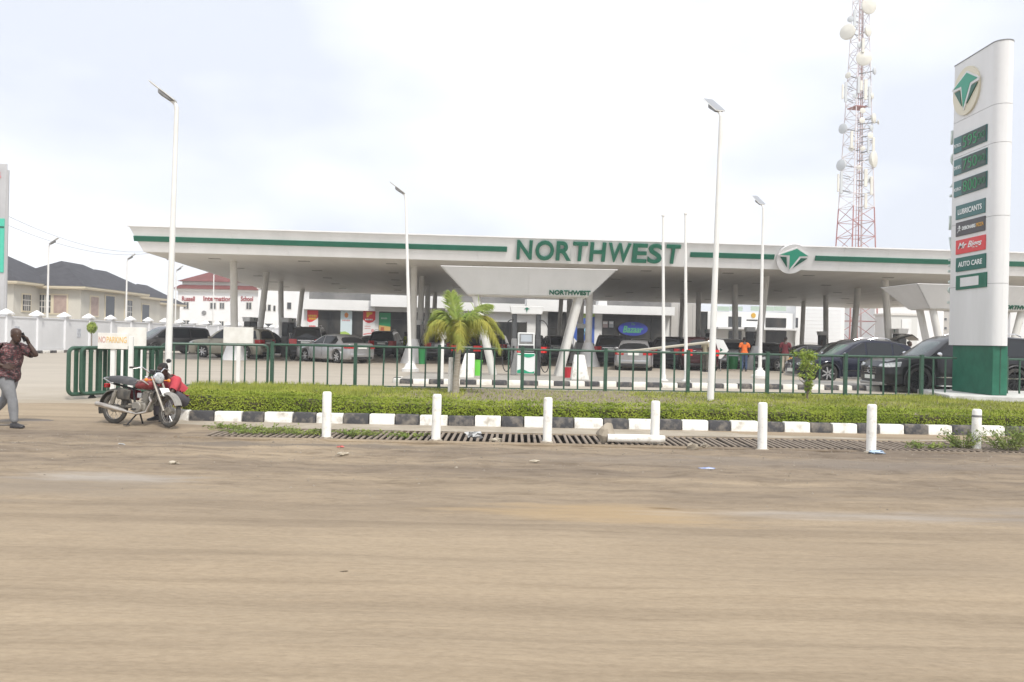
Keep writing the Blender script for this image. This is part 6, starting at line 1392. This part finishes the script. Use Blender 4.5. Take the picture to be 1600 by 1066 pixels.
    for s in (-1, 1):
        m = MB(); m.cyl(S_((fx - .28, s * .06, .95)), S_((fx - .24, s * .06, 1.02)), .045, n=14); m.build('instrument', DARK, t)
        m = MB(); m.cyl(S_((fx - .22, s * .1, .84)), S_((fx - .22, s * .22, .84)), .01, n=6); m.ell(S_((fx - .21, s * .23, .84)), (.035, .03, .035), 10, 6); m.build('indicator', AMBER, t)
        m = MB(); m.tube([S_((fx - .28, 0, .97)), S_((fx - .28, s * .12, .98)), S_((fx - .30, s * .22, 1.06)), S_((fx - .42, s * .37, 1.05))], .012, 8); hb = m.build('handlebar', CHROME, t)
        m = MB(); m.tube([S_((fx - .34, s * .27, 1.058)), S_((fx - .44, s * .39, 1.048))], .018, 8); m.build('grip', RUBBER, hb); m = MB(); m.tube([S_((fx - .30, s * .25, 1.055)), S_((fx - .36, s * .37, 1.03))], .006, 6); m.build('brake_lever', STEEL, hb)
        if s < 0: continue
        m = MB(); m.tube([S_((fx - .31, s * .24, 1.07)), S_((fx - .29, s * .30, 1.18))], .006, 6); m.ell(S_((fx - .29, s * .33, 1.21)), (.02, .065, .04), 10, 6); m.build('mirror', DARK, t)
    m = MB(); m.add([S_((fx + .03, -.09, .56)), S_((fx + .03, .09, .56)), S_((fx - .05, .09, .70)), S_((fx - .05, -.09, .70)), S_((fx + .036, -.09, .562)), S_((fx + .036, .09, .562)), S_((fx - .044, .09, .702)), S_((fx - .044, -.09, .702))], [(0, 3, 2, 1), (4, 5, 6, 7), (0, 1, 5, 4), (1, 2, 6, 5), (2, 3, 7, 6), (3, 0, 4, 7)]); m.build('front_plate', PLATE, t)
    m = MB(); m.tube([(fx - .36, -.2, .40), (fx - .30, -.20, .62), (fx - .28, 0, .66), (fx - .30, .20, .62), (fx - .36, .2, .40)], .012, 8); m.build('crash_bar', DUST, t)
    return t
a = gp(183, 661, -.215); b = gp(259, 670, -.225); c = (a + b) / 2
motorcycle((c.x, c.y, -.218), math.atan2(b.y - a.y, b.x - a.x) + R(9), R(-4))

# ================================================================ PLANTS
def leafmat(n, c, c2, sc_=.8):
    m = mat(n, c, c2, sc_, .75, detail=3, spec=.12); b = m.node_tree.nodes['Principled BSDF']
    b.inputs['Subsurface Weight'].default_value = 0.0; return m
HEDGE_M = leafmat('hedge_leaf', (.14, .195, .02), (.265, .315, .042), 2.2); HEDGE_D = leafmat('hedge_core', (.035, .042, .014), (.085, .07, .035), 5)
def leaves(mb, n, fn, size, flat=.0, rnd=random):
    for _ in range(n):
        p, nrm = fn(); s = size * rnd.uniform(.6, 1.3); nrm = (Vector(nrm) + Vector((rnd.gauss(0, .6), rnd.gauss(0, .6), rnd.gauss(0, .6)))).normalized()
        a = nrm.orthogonal().normalized(); a = (Matrix.Rotation(rnd.uniform(0, 6.28), 3, nrm) @ a); b_ = nrm.cross(a)
        p = Vector(p); mb.add([p - a * s, p + b_ * s * .42 - a * .1 * s, p + a * s + nrm * s * .2, p - b_ * s * .42 - a * .1 * s], [(0, 1, 2, 3)])
hx0, hx1 = -6.1, 24.0
hd = thing('hedge', 'long low clipped green hedge behind the black and white kerb', 'hedge', (hx0, 15.6, -.06))
def htop(X): return lerp(.30, .205, smooth01((X + 6) / 5)) + .03 * mnoise.noise((X * .9, 0, 0)) + .02 * mnoise.noise((X * 3, 4, 0))
core = MB(); rings = []
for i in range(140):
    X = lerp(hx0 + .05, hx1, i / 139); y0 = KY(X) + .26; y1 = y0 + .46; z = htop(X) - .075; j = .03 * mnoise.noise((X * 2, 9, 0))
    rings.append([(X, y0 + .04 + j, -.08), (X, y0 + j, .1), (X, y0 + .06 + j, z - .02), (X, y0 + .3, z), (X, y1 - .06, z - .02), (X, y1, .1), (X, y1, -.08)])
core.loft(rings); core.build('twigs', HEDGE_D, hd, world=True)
rnd = random.Random(3); lm = MB()
def hp():
    while True:
        X = hx0 + (hx1 - hx0) * rnd.random()
        if rnd.random() < .62 + .75 * mnoise.noise((X * .55, 11, 0)) + .4 * mnoise.noise((X * 2.3, 5, 0)): break
    y0 = KY(X) + .26; u = rnd.random(); z1 = htop(X)
    b_ = .05 * mnoise.noise((X * 2.2, 2, u * 3))
    if u < .52: f_ = rnd.random(); return (X, y0 - .015 + b_ + rnd.gauss(0, .02) + .04 * f_ * f_, -.04 + (z1 + .02) * f_), (0, -1, .3)
    if u < .95: return (X, y0 + .02 + rnd.random() * .45, z1 + rnd.gauss(0, .022)), (0, -.2, 1)
    return (X, y0 + .02 + rnd.random() * .45, z1 + abs(rnd.gauss(0, .05))), (0, 0, 1)
leaves(lm, 62000, hp, .022); lo_ = lm.build('foliage', HEDGE_M, hd, world=True, smooth=0); lo_['kind'] = 'stuff'

# grass on the verge: thick right of the street lamp and on the far left, bare soil between
GR = leafmat('grass_blade', (.20, .25, .035), (.36, .375, .08), .9); gm = MB(); rnd = random.Random(5)
cnt = 0
while cnt < 95000:
    X = rnd.uniform(-8.4, 22); Y = KY(X) + .9 + rnd.random() ** .9 * (FENCE_Y(X) - KY(X) - .8)
    if X < -6.4 and X < -6.45 - 2.0 * ((Y - 15.2) / 7.0): continue
    if X > 5.2: dn = 1.0
    elif X < -2.6: dn = .95
    elif X < -1.2: dn = .55
    else: dn = .16 if X < 3.2 else .5
    dn *= .55 + .9 * (mnoise.noise((X * .7, Y * .7, 1)) * .5 + .5)
    dn *= 1.0 if Y > KY(X) + 1.6 else 1.0
    if rnd.random() > dn: continue
    cnt += 1
    z = -.075 + .075 * smooth01((Y - KY(X) - .1) / (FENCE_Y(X) - KY(X) + .25)); h = rnd.uniform(.03, .085) * (2.2 if X < -5 else 1.5 if X < -3.4 else 1) * (1.6 if 10.5 < X < 12.2 and Y > 21 else 1); a = rnd.uniform(0, 6.28); w_ = .009; l = rnd.gauss(0, .03); l2 = rnd.gauss(0, .03)
    gm.add([(X - w_ * math.cos(a), Y - w_ * math.sin(a), z), (X + w_ * math.cos(a), Y + w_ * math.sin(a), z), (X + l, Y + l2, z + h)], [(0, 1, 2)])
tag(gm.build('grass', GR, smooth=0), 'patchy short green and straw grass between hedge and railing', 'grass', kind='stuff')

# weeds along the drain
def weed(x, y, z, h, n, label, spread=.25):
    p = gp(x, y, z); t = thing('weed', label, 'weed', (p.x, p.y, z), 0, 'weeds by the drain'); rnd = random.Random(int(x * 7 + y)); m = MB(); st_ = MB()
    for k in range(n):
        a = rnd.uniform(0, 6.28); l = rnd.uniform(.3, 1) * spread; hh_ = h * rnd.uniform(.4, 1); tip = Vector((l * math.cos(a), l * .6 * math.sin(a), hh_)); b0 = Vector((tip.x * .3, tip.y * .3, 0)); st_.tube([b0, b0.lerp(tip, .6) + Vector((0, 0, hh_ * .15)), tip], .003, 4)
        def fn(): f_ = rnd.uniform(.25, 1.05); return b0.lerp(tip, f_) + Vector((rnd.gauss(0, .02), rnd.gauss(0, .02), rnd.gauss(0, .02))), (0, -.4, 1)
        leaves(m, 9, fn, .026, rnd=rnd)
    st_.build('stems', leafmat('weed_stem', (.14, .17, .05), (.2, .2, .08)), t); m.build('foliage', leafmat('weed_leaf', (.10, .15, .035), (.20, .24, .06), 4), t, smooth=0)
for (x, y, h, n, s, lb) in ((1506, 700, .30, 60, .42, 'leafy green weed clump left of the rightmost bollard'), (1575, 703, .34, 70, .55, 'straggly weed clump right of the rightmost bollard'), (1600, 690, .30, 45, .5, 'weed clump cut by the right picture edge'), (1445, 700, .10, 30, .5, 'low weeds growing through the right end of the grate'), (400, 676, .10, 60, .8, 'low weeds growing through the left end of the grate'), (470, 678, .08, 40, .6, 'thin weeds in the grate left of the leftmost bollard'), (560, 680, .08, 40, .5, 'thin weeds in the grate right of the leftmost bollard'), (640, 682, .06, 24, .5, 'sparse weeds in the grate left of the palm bollard'), (281, 650, .16, 14, .12, 'tiny sprig on the kerb end beside the sitting person'), (352, 668, .06, 30, .4, 'low weeds at the left end beam of the grate')): weed(x, y, -.215, h, n, lb, s)

# palm
pp = gp(712, 612, -.02); pY = 21.2; pp = at(712, 610, pY)
palm = thing('palm_tree', 'small palm with drooping yellow-green fronds and a slim pale trunk behind the railing', 'palm', (pp.x, pY, -.02))
m = MB(); m.tube([(0, 0, -.05), (.0, 0, .3), (.02, .01, .7), (.05, 0, 1.15), (.08, 0, 1.5)], [.105, .085, .075, .068, .055], 12); m.build('trunk', mat('palm_trunk', (.36, .325, .27), (.25, .22, .17), 7, .85, bump=.5, bscale=20, stretch=(1, 1, 5)), palm)
m = MB(); m.tube([(.075, 0, 1.4), (.09, 0, 1.7), (.1, 0, 1.95)], [.06, .055, .03], 10); m.build('crown_shaft', leafmat('palm_shaft', (.22, .26, .05), (.30, .32, .08)), palm)
PAL_Y = leafmat('palm_frond_yellow', (.33, .30, .06), (.25, .275, .06), 3); PAL_G = leafmat('palm_frond_green', (.17, .25, .05), (.27, .32, .08), 3)
def frond(pts, leaf, mm, seed, droop=.5):
    rnd = random.Random(seed); P3 = [Vector(p) for p in pts]
    def pos(f_):
        k = min(int(f_ * (len(P3) - 1)), len(P3) - 2); u = f_ * (len(P3) - 1) - k; a = P3[max(k - 1, 0)]; b_, c_, d_ = P3[k], P3[k + 1], P3[min(k + 2, len(P3) - 1)]
        return .5 * ((2 * b_) + (c_ - a) * u + (2 * a - 5 * b_ + 4 * c_ - d_) * u * u + (3 * b_ - a - 3 * c_ + d_) * u ** 3)
    m = MB(); m.tube([pos(i / 14) for i in range(15)], [lerp(.022, .005, i / 14) for i in range(15)], 6); fr_ = m.build('frond', mm, palm); m = MB()
    for i in range(190):
        f_ = lerp(.08, 1.0, i / 189); c = pos(f_); tg = (pos(min(f_ + .03, 1)) - pos(max(f_ - .03, 0))).normalized(); sd = tg.cross(Vector((0, 0, 1)));
        if sd.length < .1: sd = Vector((1, 0, 0))
        sd.normalize(); L_ = 1.2 * leaf * (math.sin(math.pi * min(f_ * .85 + .12, 1)) * .7 + .3)
        for s in (-1, 1):
            d = (sd * s + tg * .75 + Vector((rnd.gauss(0, .18), rnd.gauss(0, .4), -droop * rnd.uniform(.1, 1.6)))).normalized(); e = c + d * L_ * rnd.uniform(.8, 1.1) ; mid = c.lerp(e, .5) + Vector((0, 0, .05 * L_)); e = e + Vector((0, 0, -.25 * L_ * droop)); w_ = .011; q = tg * w_
            m.add([c - q * .5, c + q * .5, mid + q, mid - q, e], [(0, 1, 2, 3), (3, 2, 4)])
    m.build('leaflets', mm, fr_, smooth=0)
T = Vector((.1, 0, 1.85)); k_ = 1 / 61.0
def fp(x, y, dy=0): q = at(x, y, pY + dy); return (q.x - pp.x, dy, q.z + .02)
for i, (pts, lf, mm, dr_) in enumerate((((fp(716, 540), fp(713, 500), fp(708, 474, .1), fp(705, 458, .15)), .34, PAL_G, .1), ((fp(717, 540), fp(728, 500), fp(750, 478, .2), fp(766, 476, .3)), .36, PAL_G, .55), ((fp(714, 540), fp(700, 506), fp(678, 502, -.1), fp(664, 530, -.2)), .36, PAL_Y, .9),
        ((fp(717, 540), fp(735, 502), fp(762, 505, -.2), fp(782, 545, -.3)), .42, PAL_Y, 1.0), ((fp(716, 540), fp(718, 506, -.3), fp(719, 505, -.6), fp(719, 545, -.95)), .30, PAL_Y, 1.0), ((fp(716, 540), fp(722, 500, .3), fp(735, 490, .7), fp(745, 520, 1.1)), .36, PAL_G, .9), ((fp(716, 540), fp(700, 500, .3), fp(690, 500, .7), fp(686, 530, 1.0)), .34, PAL_Y, .9), ((fp(717, 540), fp(735, 500, .2), fp(764, 496, .3), fp(786, 522, .35)), .36, PAL_Y, .8), ((fp(716, 540), fp(703, 498, .1), fp(688, 486, .2), fp(672, 500, .3)), .34, PAL_G, .7))): frond(pts, lf, mm, i + 11, dr_)
m = MB(); m.cyl((-.16, .2, -.02), (-.15, .2, .9), .06, n=10); o = m.build('white_stake', BOLLARD); o.location = (pp.x, pY, 0); tag(o, 'whitewashed stake beside the palm trunk', 'stake')

# small leafy bush tree
sp_ = at(1261, 620, 21.6); bt = thing('young_tree', 'young bushy light green tree at the fence in front of the navy crossover', 'tree', (sp_.x, 21.6, -.02)); rnd = random.Random(21)
m = MB(); m.tube([(0, 0, -.03), (.02, 0, .4), (-.01, .02, .8), (.0, 0, 1.15)], [.03, .026, .02, .01], 8)
for k in range(16):
    a = rnd.uniform(0, 6.28); z = rnd.uniform(.25, 1.0); m.tube([(0, 0, z), (.12 * math.cos(a), .12 * math.sin(a), z + .12), (.22 * math.cos(a), .22 * math.sin(a), z + .2)], [.01, .008, .004], 5)
m.build('trunk', mat('bark', (.12, .09, .06), (.2, .16, .11), 9, .9), bt)
m = MB(); clumps = [(rnd.gauss(0, .12), rnd.gauss(0, .12), rnd.uniform(.62, 1.24), rnd.uniform(.07, .13)) for _ in range(40)] + [(rnd.gauss(.02, .05), rnd.gauss(0, .05), rnd.uniform(.08, .6), rnd.uniform(.04, .08)) for _ in range(14)]
def bf():
    c = rnd.choice(clumps); d = Vector((rnd.gauss(0, 1), rnd.gauss(0, 1), rnd.gauss(0, 1))).normalized(); return Vector(c[:3]) + d * c[3] * rnd.uniform(.5, 1.1), d + Vector((0, 0, .5))
leaves(m, 3200, bf, .028, rnd=rnd); m.build('crown', leafmat('bush_leaf', (.17, .26, .03), (.32, .38, .08), 6), bt, smooth=0)
# tiny round topiary near the wall, far left
sp_ = at(143, 540, 49); bt = thing('topiary_shrub', 'tiny round green topiary on a thin stem by the boundary wall', 'shrub', (sp_.x, 49, 0)); m = MB(); m.cyl((0, 0, 0), (0, 0, 1.3), .025, n=6); m.build('stem', MATS['bark'], bt); m = MB(); rnd = random.Random(4)
def tf():
    d = Vector((rnd.gauss(0, 1), rnd.gauss(0, 1), rnd.gauss(0, 1))).normalized(); return Vector((0, 0, 1.55)) + Vector((d.x * .28, d.y * .28, d.z * .33)) * rnd.uniform(.6, 1.05), d
leaves(m, 900, tf, .06, rnd=rnd); m.build('crown', MATS['bush_leaf'], bt, smooth=0)

# ================================================================ SMALL THINGS on and around the islands
def wedge(x, Y, w0, w1, h, label, lean=0):
    q = at(x, 580, Y); t = thing('guard_block', label, 'guard block', (q.x, Y, .14), 0, 'white guard blocks on the pump island'); m = MB(); m.loft([[(-w0, -.28, 0), (w0, -.28, 0), (w0, .28, 0), (-w0, .28, 0)], [(-w1 + lean, -.16, h), (w1 + lean, -.16, h), (w1 + lean, .16, h), (-w1 + lean, .16, h)]]); m.build('block', BOLLARD, t, bevel=.03, seg=2)
wedge(729, 26.6, .25, .15, .78, 'white tapered guard block at the left end of the front pump island', .1); wedge(906, 26.8, .29, .16, .80, 'white tapered guard block at the right end of the front pump island', -.03)
def bin_(x, Y, r, h, m_, label, z=.14):
    q = at(x, 570, Y); t = thing('waste_bin', label, 'bin', (q.x, Y, z)); m = MB(); m.lathe([(r * .8, 0), (r, h), (r * .93, h), (r * .74, .03), (.01, .03)], 18); m.build('bucket', m_, t); m = MB(); m.lathe([(r * .98, h - .03), (r * 1.06, h - .02), (r * 1.06, h + .01), (r * .95, h + .01)], 18); m.build('rim', m_, t)
bin_(746, 28.2, .17, .52, mat('lime_plastic', (.14, .55, .06), None, rough=.4), 'bright lime green waste bin by the front island leg'); bin_(887, 28.0, .13, .34, mat('red_plastic', (.42, .02, .03), None, rough=.4), 'red fire bucket beside the front island leg')
bin_(1145, 46, .3, .7, mat('green_plastic', (.02, .22, .06), None, rough=.4), 'green waste bin under the canopy left of the person in orange', 0); bin_(659, 43.5, .2, .8, MATS['green_plastic'], 'green waste bin beside the white canopy column cone', 0)
a = at(966, 551, 34.5); b = at(1117, 534, 30.5); m = MB(); m.tube([a, b], .05, 10); o = m.build('boom_pole', mat('boom_cream', (.62, .58, .48), None, rough=.6), None); tag(o, 'long cream boom pole slanting up behind the railing to the street lamp', 'boom')
q = at(1127, 547, 42); m = MB(); m.prism([(-.3, .55), (-.3, -.45), (.0, -.45), (.38, 0), (.1, .5)], (0, 0, 0), (1, 0, 0), (0, 0, 1), (0, .08, 0)); t = thing('diamond_board', 'white angular board with small green mark under the canopy', 'sign', (q.x, 42, 0)); m.v = [(x, y, z + q.z) for x, y, z in m.v]; m.build('panel', PUMP_W, t); m = MB(); m.cyl((0, .1, 0), (0, .1, q.z), .03, n=8); m.build('post', GREYM, t); m = MB(); m.prism([(-.06, .1), (.08, 0), (-.06, -.1)], (0, -.004, q.z), (1, 0, 0), (0, 0, 1), (0, -.01, 0)); m.build('mark', TEAL, t)

# ================================================================ LITTER
def crumple(name, label, cat, x, y, sx, sy, sz, m_, seed, z=-.236):
    p = gp(x, y, z); m = MB(); m.ell((0, 0, sz * .6), (sx, sy, sz), 11, 6); m.v = [tuple(Vector(v) + Vector((mnoise.noise(Vector(v) * 22 + Vector((seed, 0, 0))) * sx, mnoise.noise(Vector(v) * 22 + Vector((0, seed, 0))) * sy, mnoise.noise(Vector(v) * 25 + Vector((0, 0, seed))) * sz)) * 1.1) for v in m.v]
    o = m.build(name, m_, smooth=25); o.location = (p.x, p.y, z + .004); tag(o, label, cat)
PB = mat('plastic_bag', (.5, .51, .51), (.42, .42, .42), 9, .4); BLU = mat('blue_rag', (.32, .45, .60), (.48, .56, .66), 9, .7); PAP = mat('old_paper', (.40, .35, .27), (.50, .45, .36), 6, .8)
crumple('plastic_bag', 'crumpled white plastic bag on the grate right of the palm bollard', 'litter', 741, 683, .12, .08, .05, PB, 1, -.21); crumple('blue_rag', 'crumpled pale blue rag at the foot of a bollard', 'litter', 1370, 709, .12, .07, .03, BLU, 2); crumple('blue_wrapper', 'flat blue and white wrapper lying on the sand', 'litter', 1107, 733, .09, .04, .012, mat('blue_wrap', (.10, .18, .50), (.55, .58, .62), 6, .5), 3)
crumple('paper_scrap', 'pale paper scrap on the sand below the leftmost bollard', 'litter', 534, 711, .07, .045, .022, PAP, 4); crumple('paper_scrap', 'cream paper scrap on the sand at far left', 'litter', 272, 725, .05, .035, .02, PAP, 5); crumple('paper_scrap', 'white scrap on the sand below the motorcycle', 'litter', 190, 695, .05, .03, .012, PB, 6); crumple('stone', 'grey stone on the sand in front of the grate, right of the fallen post', 'stone', 1080, 702, .09, .06, .05, GUTTER, 7); crumple('stone', 'small grey stone beside a larger one near the grate', 'stone', 1101, 700, .05, .05, .04, GUTTER, 8)
crumple('paper_scrap', 'pale scrap on the sand under the front pump', 'litter', 835, 722, .06, .03, .012, PAP, 12); crumple('red_scrap', 'tiny red scrap on the sand below the leftmost bollard', 'litter', 531, 699, .06, .03, .012, mat('red_scrap', (.5, .12, .1), None, rough=.6), 13)
crumple('stick', 'thin dark stick lying on the sand in the foreground', 'litter', 548, 897, .10, .012, .010, mat('stick', (.09, .07, .05), None, rough=.9), 14, -.25); crumple('stone', 'pale stone at the edge of the grate left of the front pump bollard', 'stone', 775, 690, .10, .05, .03, PAP, 15)

# thin dark brown sheet on the ground where the man walks, and a rut in the sand
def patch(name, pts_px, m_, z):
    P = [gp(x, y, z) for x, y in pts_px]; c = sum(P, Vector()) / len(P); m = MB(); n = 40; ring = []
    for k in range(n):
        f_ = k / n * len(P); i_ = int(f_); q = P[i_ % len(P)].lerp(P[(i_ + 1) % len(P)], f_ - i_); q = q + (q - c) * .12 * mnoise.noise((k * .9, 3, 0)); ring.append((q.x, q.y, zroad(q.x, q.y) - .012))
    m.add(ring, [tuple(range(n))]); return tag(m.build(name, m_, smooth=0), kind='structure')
patch('dark_patch', [(-30, 658), (20, 655), (60, 655), (86, 657), (60, 662), (10, 664), (-30, 664)], mat('dark_patch_brown', (.115, .095, .078), (.16, .135, .11), 6, .9), -.22)

# loose stones and clods along the drain edge and on the sand
gvm = MB(); rnd = random.Random(33); n_ = 0
while n_ < 2600:
    X = rnd.uniform(-9.5, 11); Y = 13.05 - abs(rnd.gauss(0, 1.7)); 
    if Y < 6.5: continue
    n_ += 1; r_ = rnd.choice((.006, .008, .01, .012, .016)) * rnd.uniform(.7, 1.4); z = zroad(X, Y) + .035 * smooth01((Y - 6.5) / 4) * smooth01((13.3 - Y) / .3) * mnoise.noise((X * 1.1, Y * 2.4, 8)) + .018 * smooth01((Y - 6.5) / 4) * smooth01((13.3 - Y) / .3) * mnoise.noise((X * 3.1, Y * 5.5, 2)) + .028 * mnoise.noise((X * .22, Y * 1.3, 0)) + .014 * mnoise.noise((X * .8, Y * 2.6, 5))
    a_ = rnd.uniform(0, 6.28); q_ = [(X + r_ * rnd.uniform(.7, 1.5) * math.cos(a_ + k * 1.257), Y + r_ * rnd.uniform(.7, 1.3) * math.sin(a_ + k * 1.257), z - .004) for k in range(5)]
    gvm.add(q_ + [(X + rnd.gauss(0, r_ * .2), Y, z + r_ * rnd.uniform(.5, 1.0))], [(k, (k + 1) % 5, 5) for k in range(5)])
tag(gvm.build('gravel', mat('gravel_stone', (.15, .125, .095), (.27, .235, .19), 6, .9), smooth=0), 'loose gravel and clods scattered on the sand by the drain', 'gravel', kind='stuff')

# thin bright haze over the whole place
hz = MB().box(-140, 140, -12, 190, -1.8, 50); ho = hz.build('haze', None, smooth=0); tag(ho, kind='stuff')
hm = bpy.data.materials.new('haze_air'); hm.use_nodes = True; t_ = hm.node_tree; t_.nodes.clear(); o_ = t_.nodes.new('ShaderNodeOutputMaterial'); pv = t_.nodes.new('ShaderNodeVolumePrincipled')
pv.inputs['Color'].default_value = (.96, .97, 1, 1); pv.inputs['Density'].default_value = .0013; pv.inputs['Anisotropy'].default_value = .2; t_.links.new(pv.outputs[0], o_.inputs['Volume']); ho.data.materials.append(hm)
